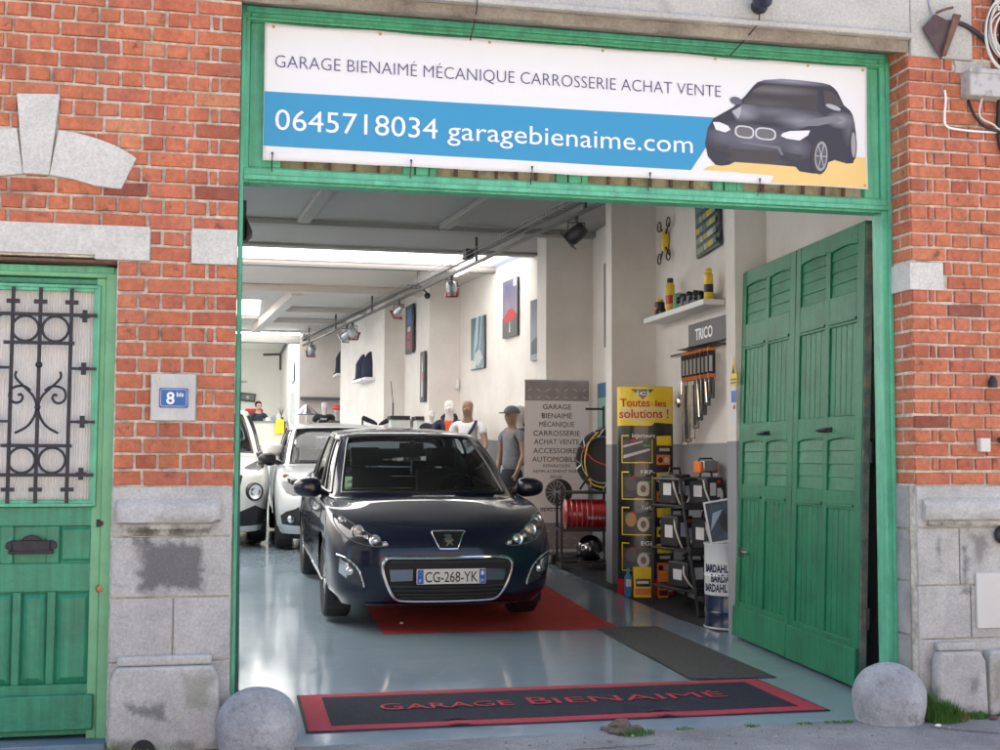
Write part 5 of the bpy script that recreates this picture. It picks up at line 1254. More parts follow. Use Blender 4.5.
for s in (-1,1):
    HL=[(s*.42,.70),(s*.50,.66),(s*.62,.645),(s*.70,.68),(s*.755,.78),(s*.76,.87),(s*.70,.885),(s*.60,.85),(s*.50,.79)]
    hl=thing('headlight',None,None); hl.parent=c2
    conform(bv2,HL,.02,.004).build('housing',M_lensd,hl)
    for (x,z,r_,mm) in ((.57,.745,.055,M_lensm),(.68,.80,.045,M_lensm),(.715,.86,.022,M_orange),(.49,.70,.02,M_lensm)):
        p=onto(bv2,s*x,z,.006); m=MB(); m.sphere(tuple(p),r_,n=16,m=10,sc=(1,.4,1)); m.build('lens',mm,hl)
    FG=[(s*.50,.43),(s*.56,.34),(s*.66,.30),(s*.74,.33),(s*.76,.40),(s*.66,.43),(s*.66,.53),(s*.52,.51)]
    fg=thing('fog_lamp',None,None); fg.parent=c2
    conform(bv2,[(s*.50,.30),(s*.74,.32),(s*.76,.42),(s*.70,.47),(s*.60,.50),(s*.47,.58)],.02,.004).build('recess',M_blackmatte,fg)
    p=onto(bv2,s*.64,.385,.01); m=MB(); m.sphere(tuple(p),.045,n=16,m=10,sc=(1,.5,1)); m.build('lens',M_lensm,fg)
conform(bv2,[(-.38,.22),(.38,.22),(.44,.42),(-.44,.42)],.03,.004).build('lower_grille',M_blackmatte,c2)
conform(bv2,[(-.30,.66),(.30,.66),(.32,.70),(-.32,.70)],.03,.004).build('upper_grille',M_blackmatte,c2)
# crossover: taller body, big round lamps
def ju(x,y,z): return (x,y,z if z<.2 else .2+(z-.2)*1.075+.06)
r3=scale_rings(rings,.985,.955,1.0,ju)
c3,B3,bv3=make_car('parked_car','pearl white crossover car with big round lower lamps beside the gate jamb','car',(-.54,8.95,fz(9.6)+.0),R(.5),R(2.3),
   dict(rings=ringlist(r3),N=5,ya=.80,yb=3.30,wr=.335,RB=8,cg=((4,5.95),(5.95,7),(8,9),(9.15,10)),cr=11,paint=M_pearl,glass=M_cglassd,hw=S*.985,L=4.1,yc=1.1,mirror=(.93,1.02,1.13,1.15),mirmat=M_pearl,hmat=M_trim,doors=(5.6,7.5,9.1),handles=(7.2,),zi=.5))
for s in (-1,1):
    p=onto(bv3,s*.69,.66,.0); fg=thing('round_lamp',None,None); fg.parent=c3
    M=Matrix.Translation(p)@Matrix.Rotation(R(90),4,'X')@Matrix.Rotation(R(28*s),4,'Y')
    m=MB(); m.lathe([(.085,.0),(.085,.03),(.10,.035),(.11,.02),(.11,-.03)],n=30,M=M); m.build('lamp_ring',M_trim,fg)
    m=MB(); m.lathe([(.0,.025),(.04,.03),(.045,.012),(.085,.022),(.088,.0)],n=30,M=M); m.build('lens',M_lensm,fg)
    conform(bv3,[(s*.52,.87),(s*.66,.86),(s*.80,.93),(s*.82,1.0),(s*.72,1.0),(s*.58,.94)],.02,.004).build('indicator_lamp',M_lensm,fg)
    conform(bv3,[(s*.30,.24),(s*.80,.26),(s*.86,.42),(s*.70,.50),(s*.50,.42),(s*.32,.40)],.03,.004).build('lower_intake',M_blackmatte,c3)
conform(bv3,[(-.5,.62),(.5,.62),(.55,.85),(-.55,.85)],.03,.004).build('grille',M_blackmatte,c3)
# ------------------------------------------------------------------ figures
import bmesh
def skin(name,V,E,m,parent=None,lev=2,smooth_=True):
    """V: list of (x,y,z,r) or (x,y,z,rx,ry); vertex 0 is the root"""
    me=bpy.data.meshes.new(name); bm=bmesh.new(); lay=bm.verts.layers.skin.verify(); vs=[]
    for i,v in enumerate(V):
        q=bm.verts.new(v[:3]); q[lay].radius=(v[3],v[4] if len(v)>4 else v[3]); q[lay].use_root=(i==0); vs.append(q)
    for a,b in E: bm.edges.new((vs[a],vs[b]))
    bm.to_mesh(me); bm.free()
    o=bpy.data.objects.new(name,me); col.objects.link(o)
    s=o.modifiers.new('skin','SKIN'); s.use_smooth_shade=True; s.branch_smoothing=.4
    q=o.modifiers.new('sub','SUBSURF'); q.levels=lev; q.render_levels=lev
    me.materials.append(m)
    if parent: o.parent=parent
    return o
def figure(name,label,cat,loc,rz,h,body,top,topcol=None,arms=((.0,.0),(.0,.0)),legs=None,bust=False,female=False,sleeves='short',cap=None,seated=False):
    """standing shop figure built on a joint skeleton; faces -y before rotation"""
    t=thing(name,label,cat,loc,rz); k=h/1.80; w=.19 if not female else .165
    V=[];E=[]
    def v(x,y,z,r,r2=None): V.append((x*k,y*k,z*k,r*k,(r2 or r)*k)); return len(V)-1
    def e(a,b): E.append((a,b))
    pel=v(0,0,.95,.105,.08); wst=v(0,0,1.10,.090 if not female else .075,.065); ch=v(0,.0,1.30,.105 if not female else .09,.075); nb=v(0,.01,1.44,.060,.055); nk=v(0,-.0,1.52,.048); jw=v(0,-.02,1.60,.072,.078); sk=v(0,.0,1.695,.100,.112); cr_=v(0,.005,1.755,.065,.075)
    for a,b in ((pel,wst),(wst,ch),(ch,nb),(nb,nk),(nk,jw),(jw,sk),(sk,cr_)): e(a,b)
    ns=v(0,-.105,1.645,.014); e(jw,ns)
    A=[]
    for s,(fw,out) in ((-1,arms[0]),(1,arms[1])):
        if bust: continue
        sh=v(s*w,.01,1.42,.058); el=v(s*(w+.05+out*.1),.02-fw*.10,1.15,.040); wr=v(s*(w+.04+out*.15),-.02-fw*.28,.93+fw*.12,.028); hd=v(s*(w+.03+out*.12),-.04-fw*.33,.85+fw*.14,.032,.018); ft=v(s*(w+.03+out*.1),-.05-fw*.36,.77+fw*.16,.014)
        th=v(s*(w+.0+out*.1),-.08-fw*.36,.82+fw*.14,.010)
        for a,b in ((nb,sh),(sh,el),(el,wr),(wr,hd),(hd,ft),(hd,th)): e(a,b)
        A.append((sh,el,wr))
    if not bust:
        for s in (-1,1):
            if seated: hp=v(s*.09,-.02,.90,.09); kn_=v(s*.11,-.42,.90,.065); an=v(s*.11,-.42,.50,.045); tt=v(s*.11,-.55,.46,.04)
            else: hp=v(s*.09,0,.88,.085); kn_=v(s*.10,-.01,.50,.058); an=v(s*.10,.02,.09,.040); tt=v(s*.11,-.14,.035,.035)
            for a,b in ((pel,hp),(hp,kn_),(kn_,an),(an,tt)): e(a,b)
    skin('body',V,E,body,t)
    # top: torso shell with sleeves
    U=[];F=[]
    def u(x,y,z,r,r2=None): U.append((x*k,y*k,z*k,r*k,(r2 or r)*k)); return len(U)-1
    a0=u(0,0,.93,.165,.125); a1=u(0,0,1.10,.15 if not female else .135,.115); a2=u(0,0,1.30,.165 if not female else .145,.13); a3=u(0,.01,1.44,.095,.08)
    F+=[(a0,a1),(a1,a2),(a2,a3)]
    for s,(fw,out) in ((-1,arms[0]),(1,arms[1])):
        if bust and sleeves!='stub': continue
        x1=u(s*w,.01,1.41,.073); F.append((a3,x1))
        if sleeves=='stub': x2=u(s*(w+.05),.01,1.29,.070); F.append((x1,x2)); continue
        lim=.5 if sleeves=='short' else 1
        x2=u(s*(w+(.05+out*.1)*lim),.01-fw*.10*lim,1.41-.26*lim,.062); F.append((x1,x2))
        if sleeves=='long': x3=u(s*(w+.04+out*.15),-.02-fw*.27,.95+fw*.12,.045); F.append((x2,x3))
    skin('shirt' if sleeves!='long' else 'jacket',U,F,top,t)
    return t,k
M_mw=mat('mannequin_white',(.72,.70,.68),.35); M_mb=mat('mannequin_brown',(.28,.17,.11),.45); M_mg=mat('mannequin_grey',(.42,.40,.39),.4)
M_navyc=mat('navy_cloth',(.022,.028,.055),.85,var=.2,vscale=20); M_org=mat('orange_cloth',(.80,.11,.03),.8); M_tee=mat('white_tee',(.70,.70,.72),.85); M_gtee=mat('grey_tee',(.20,.20,.22),.9,var=.15,vscale=20); M_btee=mat('black_tee',(.025,.025,.03),.9)
t,k=figure('mannequin','white headed mannequin in an open navy jacket over an orange shirt','mannequin',(2.98,12.0,fz(12)+.0),R(-14),1.87,M_mw,M_navyc,sleeves='long')
m=MB(); 
pts=[(-.06,1.46),(.06,1.46),(.065,1.30),(.05,1.0),(-.05,1.0),(-.06,1.3)]
m.prism([(x*k,z*k) for x,z in pts],-.158,-.10); m.build('orange_shirt',M_org,t,bevel=.02)
m=MB(); m.tube([(-.09,-.08,1.50*k),(-.07,-.15,1.40*k),(-.055,-.17,1.1*k)],.018); m.tube([(.09,-.08,1.50*k),(.07,-.15,1.40*k),(.055,-.17,1.1*k)],.018); m.tube([(-.10,-.05,1.50*k),(-.08,.08,1.54*k),(.08,.08,1.54*k),(.10,-.05,1.50*k)],.03); m.build('collar',M_navyc,t)
m=MB(); m.cbox((.12,-.165,1.36*k),(.03,.01,.05)); m.build('chest_badge',M_org,t)
t,k=figure('mannequin','bald brown mannequin in a white printed tee with a dark strap across the chest','mannequin',(3.12,11.25,fz(11.25)),R(-28),1.86,M_mb,M_tee,sleeves='short',arms=((.2,.3),(.9,.4)))
m=MB(); m.tube(smooth([(.13,-.03,1.52),(.10,-.135,1.40),(-.02,-.16,1.22),(-.13,-.11,1.05)],6),.024,n=6); m.build('strap',M_navyc,t)
m=MB()
for q in range(9):
    z=1.34-q*.03; m.cbox((-.06+random.uniform(-.02,.02)+ (.0),-.158,z),(random.uniform(.08,.15),.006,.008))
m.build('tee_print',mat('print_dark',(.12,.12,.17),.8),t)
t,k=figure('mannequin','female mannequin in a grey tee and grey baseball cap next to the roll-up banner','mannequin',(3.33,9.3,fz(9.3)),R(-55),1.76,M_mb,M_gtee,sleeves='short',female=True,arms=((.1,.0),(.3,.0)))
m=MB(); m.sphere((0,.0,1.695*k),.108,n=20,m=12,sc=(.92,1.08,.85)); m.v=[(a,b,max(c,1.685*k)) for a,b,c in m.v]; c_=m.build('cap',mat('grey_cap',(.13,.13,.14),.85),t)
m=MB(); m.prism([(-.07,-.08),(.07,-.08),(.075,-.14),(.05,-.19),(0,-.21),(-.05,-.19),(-.075,-.14)],1.683*k,1.696*k,'xy'); m.build('peak',mat('grey_cap',(.13,.13,.14)),c_)
m=MB(); m.prism([(-.03,-.03),(.03,-.03),(.03,.03),(-.03,.03)],0,.10,'xy',Matrix.Translation((-.20,-.07,.84*k))); m.build('wrist_tag',M_tee,t)
m=MB(); m.lathe([(.13,.0),(.145,.06),(.14,.16),(.12,.22)],c=(0,0,.74*k)); m.build('shorts',M_btee,t)
t,k=figure('mannequin','grey headed mannequin in a dark navy hooded jacket half behind the roll-up banner','mannequin',(3.56,9.85,fz(9.85)),R(-30),1.80,M_mg,M_navyc,sleeves='long')
m=MB(); m.tube([(-.09,-.04,1.47*k),(-.1,.08,1.52*k),(0,.13,1.56*k),(.1,.08,1.52*k),(.09,-.04,1.47*k)],.05); m.build('hood',M_navyc,t)
m=MB(); m.cbox((-.12,-.15,1.42*k),(.03,.02,.06)); m.build('chest_badge',M_org,t)
t,k=figure('bust_form','headless bust in a black tee with white lettering standing on the shop counter','bust form',(2.80,12.6,.80),R(-10),1.25,M_mw,M_btee,bust=True,sleeves='stub')
text('lettering','MINI',.085,M_btw,t,FM(-.12,-.112,.86),offset=.003)
t,k=figure('bust_form','slim black tee on a pale torso form against the far back wall','bust form',(1.68,20.2,fz(20)+.15),R(-5),1.70,M_mw,M_btee,bust=True,sleeves='stub')
text('lettering','MINI',.06,M_btw,t,FM(-.07,-.155,1.27))
m=MB(); m.lathe([(.165,.0),(.17,.02),(.165,.06)],c=(0,0,.90)); m.build('white_band',M_tee,t)
t,k=figure('bust_form','grey jacket form with a bright red cap beside the far black tee','bust form',(1.93,19.9,fz(20)+.05),R(10),1.66,M_mg,mat('dark_jacket',(.10,.085,.085),.9),bust=True,sleeves='stub')
m=MB(); m.sphere((0,.0,1.60),.12,n=14,m=8,sc=(1,1.3,.7)); m.v=[(a,b,max(c,1.59)) for a,b,c in m.v]; m.build('red_cap',mat('red_cap',(.75,.05,.03),.7),t)
# ---------------------------------------------- the person at the desk and the back office
PZ=1.42
b=MB(); b.box(-2.4,1.15,25.2,30.5,fz(25)-.1,PZ); tag(b.build('office_floor',M_wplain),kind='structure')
ps=thing('person','person in a dark jacket and glasses sitting behind the office desk at the back','person',(.40,27.2,PZ-.34),R(20))
V=[(0,0,.82,.13,.11),(0,0,1.0,.12,.09),(0,0,1.18,.14,.10),(0,.01,1.33,.09,.07),(0,0,1.41,.055),(0,-.03,1.47,.065,.07),(0,-.01,1.56,.080,.09),(0,0,1.62,.05),(0,-.115,1.51,.014),
   (-.19,0,1.29,.055),(-.25,-.08,1.04,.042),(-.14,-.30,1.0,.032),(-.08,-.37,1.0,.034,.02),(-.05,-.43,.99,.014),(.19,0,1.29,.055),(.25,-.08,1.04,.042),(.14,-.30,1.0,.032),(.08,-.37,1.0,.034,.02),(.05,-.43,.99,.014),
   (-.1,-.05,.78,.09),(-.12,-.45,.80,.07),(-.12,-.45,.42,.05),(-.12,-.58,.38,.04),(.1,-.05,.78,.09),(.12,-.45,.80,.07),(.12,-.45,.42,.05),(.12,-.58,.38,.04)]
Ed=[(0,1),(1,2),(2,3),(3,4),(4,5),(5,6),(6,7),(5,8),(3,9),(9,10),(10,11),(11,12),(12,13),(3,14),(14,15),(15,16),(16,17),(17,18),(0,19),(19,20),(20,21),(21,22),(0,23),(23,24),(24,25),(25,26)]
skin('body',V,Ed,M_skin,ps)
skin('jacket',[(0,0,.80,.16,.13),(0,0,1.0,.145,.11),(0,0,1.18,.165,.13),(0,.01,1.34,.10,.08),(-.19,0,1.30,.07),(-.25,-.08,1.04,.058),(-.15,-.28,1.0,.045),(.19,0,1.30,.07),(.25,-.08,1.04,.058),(.15,-.28,1.0,.045)],[(0,1),(1,2),(2,3),(3,4),(4,5),(5,6),(3,7),(7,8),(8,9)],mat('dark_work_jacket',(.025,.03,.045),.85),ps)
skin('trousers',[(0,0,.80,.135,.12),(-.1,-.05,.78,.10),(-.12,-.45,.80,.08),(-.12,-.45,.46,.065),(.1,-.05,.78,.10),(.12,-.45,.80,.08),(.12,-.45,.46,.065)],[(0,1),(1,2),(2,3),(0,4),(4,5),(5,6)],M_navyc,ps)
m=MB(); m.sphere((0,.012,1.585),.105,n=16,m=10,sc=(.88,1.0,.9)); m.v=[(a,max(c*0+b_,-.06+ (0 if c>1.62 else .08)),max(c,1.52)) for a,b_,c in m.v]; m.build('hair',mat('dark_hair',(.02,.015,.012),.7),ps)
m=MB(); m.tube([(-.08,.0,1.545),(-.06,-.10,1.545),(0,-.112,1.54),(.06,-.10,1.545),(.08,0,1.545)],.006); m.build('glasses',M_black,ps)
ch=thing('office_chair','red backed office chair behind the seated person','chair',(.36,27.55,PZ),R(20))
m=MB(); m.cbox((0,-.1,.46),(.5,.5,.09)); m.build('seat',M_red,ch,bevel=.03)
m=MB(); m.cbox((0,.2,.85),(.5,.07,.6)); m.build('backrest',mat('red_fabric',(.45,.04,.035),.9),ch,bevel=.03)
m=MB(); m.cyl((0,-.05,.06),(0,-.05,.42),.03); 
for q in range(5): m.cyl((0,-.05,.07),(.28*math.cos(q*1.257),-.05+.28*math.sin(q*1.257),.04),.02)
m.build('base',M_black,ch)
dk=thing('office_desk','long pale office desk at the very back under the glass roof','desk',(.35,26.4,PZ))
m=MB(); m.box(-1.6,.75,-.35,.35,.74,.78); m.build('desktop',mat('desk_top',(.16,.20,.17),.5),dk)
m=MB(); m.box(-1.58,.72,-.33,-.30,.1,.74); m.build('front_panel',mat('desk_front',(.50,.51,.45),.6),dk)
m=MB()
for x in (-1.55,.68): m.box(x,x+.04,-.33,.33,0,.74)
m.build('leg',M_steel,dk)
def simple(name,label,cat,m_,fn,bevel=0,group=None):
    b=MB(); fn(b); o=b.build(name,m_,bevel=bevel); tag(o,label,cat,group); return o
simple('desk_box','small yellow box on the office desk left of the seated person','box',M_yellow,lambda b:b.box(-.12,.08,26.1,26.25,PZ+.785,PZ+.93),.005)
simple('desk_sign','bright yellow folded sign at the right end of the office desk','sign',M_yellow,lambda b:b.prism([(.80,PZ+.45),(1.05,PZ+.47),(1.03,PZ+.80),(.92,PZ+.86),(.82,PZ+.78)],26.0,26.03),.003)
for i,(x,c,lb) in enumerate(((.62,(.6,.6,.6),'stack of white papers beside the seated person'),(.78,(.25,.3,.38),'blue grey folder rack on the office desk'),(.90,(.5,.5,.52),'light grey printer corner on the office desk'))):
    simple('desk_item',lb,'office item',mat('desk_item_%d'%i,c,.6),lambda b:(b.box(x-.06,x+.06,26.3,26.55,PZ+.781,PZ+.85+.05*i),b.box(x-.04,x+.03,26.35,26.5,PZ+.85+.05*i,PZ+.88+.06*i)),.006)
simple('pot_plant','thin dark spiky plant on the office desk corner','plant',mat('leaf_dark',(.03,.05,.025),.7),lambda b:[b.cyl((.98,26.7,PZ+.78),(.98,26.7,PZ+.9),.05,.06)]+[b.tube([(.98,26.7,PZ+.88),(.98+.03*math.cos(a),26.7+.03*math.sin(a),PZ+1.02),(.98+.09*math.cos(a),26.7+.09*math.sin(a),PZ+1.15)],[.008,.006,.002],n=5) for a in (0,1,2.1,3.3,4.4,5.5)])
t=thing('framed_picture','tilted dark framed picture on the white wall above the desk','picture',(.13,30.45,3.0)); t.rotation_euler=(0,R(6),0)
m=MB(); m.box(-.22,.22,-.03,.03,-.12,.12); m.build('frame',M_black,t); m=MB(); m.box(-.18,.18,-.034,-.031,-.085,.085); m.build('print',mat('grey_print',(.16,.18,.2),.5),t); m=MB(); m.sphere((0,-.036,0),.05,sc=(1,.1,1)); m.build('print_motif',mat('pale_print',(.5,.5,.5),.5),t)
simple('wall_pipe','thin grey pipe crossing the white office wall','pipe',mat('pipe_grey',(.4,.4,.38),.5),lambda b:b.tube([(-2.3,30.4,3.55),(-.75,30.4,3.55),(-.75,30.4,3.45),(.1,30.4,3.45)],.02))
simple('wall_shelf','pale wooden wall shelf board on the office wall','shelf',mat('beige_board',(.50,.46,.36),.6),lambda b:b.box(-2.3,-.35,30.25,30.5,3.83,3.90))
wl=thing('iron_bracket','dark steel bracket rail fixed in the corner of the back office','bracket',(1.0,29.6,4.2))
m=MB(); m.tube([(-.45,.3,.0),(.02,.0,.0),(.1,-3.2,.1)],.035,n=6); m.tube([(.02,.0,0),(.02,.0,-.45)],.035,n=6); m.build('rail',mat('bracket_grey',(.08,.085,.085),.5),wl)
wy=thing('arched_window','dark arched window high on the right wall of the back office','window',(1.17,24.2,3.10))
arc=[(.55*math.cos(a),.0+.52*math.sin(a)) for a in [math.pi*q/16 for q in range(17)]]
m=MB(); m.prism(arc,-.02,.06,'yz'); m.build('pane',mat('dark_pane',(.03,.035,.04),.1),wy)
m=MB(); m.tube([(-.03,y,z) for y,z in arc+[arc[0]]],.03,n=6); 
for a in (.8,1.57,2.3): m.tube([(-.03,0,0),(-.03,.52*math.cos(a),.5*math.sin(a))],.015,n=6)
m.build('frame',M_wplain,wy)
gc=thing('glazed_door','pale grey glazed double door below the arched window','door',(1.17,24.2,1.0))
m=MB(); 
for y0,y1 in ((-.6,-.02),(.02,.6)):
    for a,c,z0,z1 in ((y0,y0+.08,0,1.9),(y1-.08,y1,0,1.9),(y0+.08,y1-.08,0,.3),(y0+.08,y1-.08,1.82,1.9),(y0+.08,y1-.08,1.05,1.1)): m.box(-.03,.03,a,c,z0,z1)
m.build('frame',mat('pale_grey_wood',(.55,.57,.54),.5),gc)
m=MB(); m.box(-.01,.01,-.58,.58,.3,1.82); m.build('pane',mat('dull_pane',(.22,.26,.25),.15),gc)
# ---------------------------------------------- wall hung pictures and posters
def poster(o,d,w,h,label,bg,shapes,rot=0,cat='poster',frame=None,th=.03):
    t=thing('poster' if frame is None else 'framed_picture',label,cat,(0,0,0)); M=WM(o,d)@Matrix.Rotation(rot,4,'Z')
    t.matrix_world=M
    m=MB(); m.box(-w/2,w/2,-h/2,h/2,.002,th); m.build('board' if frame is None else 'frame',frame or mat('poster_edge',(.06,.06,.07),.5),t,bevel=.003)
    ins=.0 if frame is None else .035
    m=MB(); m.box(-w/2+ins+.002,w/2-ins-.002,-h/2+ins+.002,h/2-ins-.002,th,th+.001); m.build('print',bg,t)
    for i,(poly,c) in enumerate(shapes):
        m=MB(); m.prism([(x*w,y*h) for x,y in poly],th+.0015+.0006*i,th+.0017+.0006*i,'xy'); m.build('print_shape',mat('pr_%02d%02d%02d'%tuple(int(q*99) for q in c),c,.5),t)
    return t
def sky_mat(name,top,bot,sc=3):
    m,nt,b=_nt(name); L=nt.links.new; tc=N(nt,'ShaderNodeTexCoord'); s=N(nt,'ShaderNodeSeparateXYZ'); L(tc.outputs['Generated'],s.inputs[0])
    r=N(nt,'ShaderNodeMix',data_type='RGBA'); n=N(nt,'ShaderNodeTexNoise',Scale=sc,Detail=5.0); L(tc.outputs['Generated'],n.inputs['Vector'])
    ad=N(nt,'ShaderNodeMath',operation='MULTIPLY_ADD'); L(n.outputs['Fac'],ad.inputs[0]); ad.inputs[1].default_value=.9; L(s.outputs[1],ad.inputs[2]); sb=N(nt,'ShaderNodeMath',operation='SUBTRACT',use_clamp=True); L(ad.outputs[0],sb.inputs[0]); sb.inputs[1].default_value=.45
    L(sb.outputs[0],r.inputs[0]); r.inputs[6].default_value=(*bot,1); r.inputs[7].default_value=(*top,1); L(r.outputs[2],b.inputs['Base Color']); b.inputs['Roughness'].default_value=.4; return m
dA=Vector((.133,-1,0)).normalized()
poster((3.622,10.66,3.375),dA,.60,.80,'tall poster of a red car under a purple cloudy sky','poster' and sky_mat('stormy_print',(.10,.10,.18),(.30,.26,.30)),[([(-.5,-.5),(.5,-.5),(.5,-.12),(-.5,-.16)],(.10,.10,.10)),([(-.38,-.14),(-.1,-.02),(.15,-.02),(.4,-.10),(.42,-.2),(-.36,-.24)],(.45,.04,.04)),([(.25,.36),(.45,.36),(.45,.48),(.25,.48)],(.75,.75,.75)),([(-.05,-.42),(.05,-.42),(.02,-.24),(-.01,-.24)],(.5,.5,.48))])
poster((3.432,12.06,3.01),dA,.62,.78,'dark teal poster with slanting light beams and a car','poster' and sky_mat('teal_print',(.03,.07,.10),(.16,.24,.28)),[([(-.1,.5),(.12,.5),(.0,.0),(-.3,-.25)],(.35,.50,.55)),([(.25,.5),(.4,.5),(.25,-.1),(.1,-.2)],(.25,.38,.42)),([(-.2,-.2),(.2,-.12),(.4,-.3),(.1,-.45),(-.3,-.35)],(.45,.50,.50)),([(-.48,-.48),(-.1,-.48),(-.1,-.36),(-.48,-.3)],(.6,.6,.55))])
poster((3.748,9.72,2.98),dA,.30,.80,'narrow grey poster half hidden behind the wall pillar','poster' and sky_mat('grey_print2',(.10,.11,.14),(.25,.26,.28)),[([(-.4,-.4),(.4,-.4),(.4,-.1),(-.4,-.2)],(.06,.07,.08))])
dD=Vector((.083,-1,0)).normalized()
poster((2.70,14.28,3.42),dD,.55,.80,'narrow dark poster with blue top and red blocks on the far pillar','poster' and mat('dark_print',(.03,.03,.04),.4),[([(-.25,.1),(.25,.1),(.25,.42),(-.25,.42)],(.05,.16,.45)),([(-.2,-.05),(.2,-.05),(.2,.05),(-.2,.05)],(.6,.55,.5)),([(-.22,-.2),(.22,-.2),(.22,-.07),(-.22,-.07)],(.5,.03,.04)),([(-.22,-.42),(.22,-.42),(.22,-.25),(-.22,-.25)],(.45,.05,.05))])
poster((2.79,13.33,2.575),dD,.30,.80,'tall thin black poster with a white streak and red dash','poster' and mat('dark_print',(.03,.03,.04),.4),[([(-.2,-.4),(.1,-.4),(.15,.2),(-.1,.42)],(.60,.66,.66)),([(.0,-.1),(.2,-.1),(.2,.1),(.0,.1)],(.6,.05,.05))])
poster((4.066,7.50,3.06),(0,-1,0),.22,.96,'long narrow grey panel on the recessed wall above the tyre stand','poster' and mat('grey_panel',(.18,.17,.17),.6),[])
poster((4.066,7.62,1.75),(0,-1,0),.5,.85,'blue and white notice on the recessed wall above the tyre stand','poster' and mat('blue_notice',(.05,.16,.30),.5),[([(-.45,-.1),(.45,-.1),(.45,.3),(-.45,.3)],(.30,.45,.42)),([(-.45,-.45),(.45,-.45),(.45,-.15),(-.45,-.15)],(.55,.6,.62))])
poster((4.036,4.33,3.52),(0,-1,0),.56,.76,'tilted poster covered in small green and yellow car parts above the shelf','poster' and mat('parts_print',(.07,.11,.09),.5),
   [([(x,y),(x+.13,y),(x+.13,y+.07),(x,y+.07)],random.choice([(.30,.33,.20),(.55,.43,.05),(.25,.33,.33),(.12,.2,.2),(.5,.5,.45)])) for x in (-.46,-.3,-.12,.05,.2,.33) for y in (-.46,-.34,-.22,-.1,.03,.15,.28,.4)],rot=R(4))
poster((2.055,18.05,2.30),Vector((.11,-1,0)).normalized(),1.15,.42,'black framed picture of a lit green doorway low on the far pillar',mat('dark_print',(.03,.03,.04),.4),[([(-.08,-.25),(.10,-.25),(.1,.2),(0,.3),(-.08,.2)],(.35,.45,.25)),([(-.3,-.3),(-.14,-.3),(-.14,.3),(-.3,.3)],(.3,.3,.28)),([(.14,-.3),(.3,-.3),(.3,.3),(.14,.3)],(.35,.35,.33))],cat='picture',frame=M_black)
# clothes bust on wall shelf
def bust(x,y,z,lb,c,s=1):
    t=thing('folded_jacket',lb,'jacket',(x,y,z)); V=[(0,0,.12*s,.20*s,.16*s),(0,0,.0,.22*s,.17*s),(0,0,.30*s,.19*s,.13*s),(0,0,.44*s,.11*s,.08*s),(0,0,.50*s,.05*s,.05*s)]
    skin('cloth',V,[(0,1),(0,2),(2,3),(3,4)],c,t); return t
sh=thing('wall_shelf','small white shelf with two dark jackets on the far pillar','shelf',(2.26,16.2,2.70),math.atan(.11))
m=MB(); m.box(-.25,.04,-.60,.60,-.05,0); m.build('board',M_white,sh,bevel=.005)
bust(2.17,16.55,2.71,'dark navy jacket on the small white shelf, the farther of the two',M_navyc,.95); bust(2.23,15.95,2.71,'dark navy jacket on the small white shelf, the nearer of the two',mat('blue_black_cloth',(.02,.03,.06),.9),.95)
sh=thing('wall_shelf','far white wall shelf beside the back corner holding a black jacket','shelf',(2.28,20.0,3.02))
m=MB(); m.box(-.42,.0,-.5,.5,-.05,0); m.build('board',M_white,sh,bevel=.005)
bust(2.08,19.9,3.04,'black pointed jacket on the far wall shelf near the back corner',M_btee,1.1)
# shop counters
for (x,y,lb) in ((2.50,14.2,'white slatted display counter with a black top beside the black tee bust, left one'),(2.83,13.6,'white slatted display counter with a black top beside the black tee bust, right one')):
    t=thing('display_counter',lb,'counter',(x,y,fz(y)))
    m=MB(); m.box(-.14,.14,-.2,.2,0,1.5); 
    for q in range(14): m.box(-.145,.145,-.204,-.2,.1+q*.1,.16+q*.1)
    m.build('body',mat('slat_white',(.60,.62,.60),.5),t); m=MB(); m.box(-.16,.16,-.23,.23,1.5,1.56); m.build('top',M_black,t,bevel=.004)
simple('counter_block','long low white counter behind the cars along the right wall','counter',mat('slat_white',(.6,.62,.6)),lambda b:b.box(2.2,3.1,12.3,13.0,.3,1.45),.01)
simple('garment_stand','thin black stand with an antenna like rod by the display counter','stand',M_black,lambda b:(b.cyl((2.42,14.3,.4),(2.42,14.3,2.2),.012),b.cyl((2.42,14.3,2.2),(2.38,14.3,2.55),.006),b.cyl((2.42,14.3,.4),(2.42,14.3,.43),.15)))
simple('shoe_pair','black pointed shoe on the counter end behind the silver car roof, left one','shoe',M_btee,lambda b:(b.tube([(2.02,15.4,1.99),(2.10,15.4,1.95),(2.22,15.4,1.90),(2.30,15.4,1.86)],[.035,.045,.035,.012]),b.box(2.01,2.04,15.38,15.42,1.86,1.98)))
simple('shoe_pair','black pointed shoe on the counter end behind the dark car roof, right one','shoe',M_btee,lambda b:(b.tube([(2.45,14.6,1.95),(2.38,14.6,1.92),(2.28,14.6,1.87),(2.22,14.6,1.84)],[.035,.042,.035,.012]),b.box(2.43,2.46,14.58,14.62,1.84,1.93)))
simple('desk_lamp','shiny silver lamp shade on a dark stand by the far back wall','lamp',M_chrome,lambda b:(b.lathe([(.03,.2),(.10,.14),(.28,.0),(.27,-.01),(.09,.12),(.02,.17)],c=(1.32,20.5,2.20),n=24),b.cyl((1.32,20.5,.7),(1.32,20.5,2.35),.015)))
simple('dark_counter','dark sill board with clutter along the far back wall','counter',mat('dark_sill',(.12,.12,.13),.6),lambda b:(b.box(1.2,2.3,20.75,20.98,2.52,2.58),b.box(1.25,1.5,20.4,20.7,.7,1.9),b.box(1.55,1.62,20.5,20.6,.7,1.95),b.box(2.0,2.25,20.4,20.7,.7,2.0)))
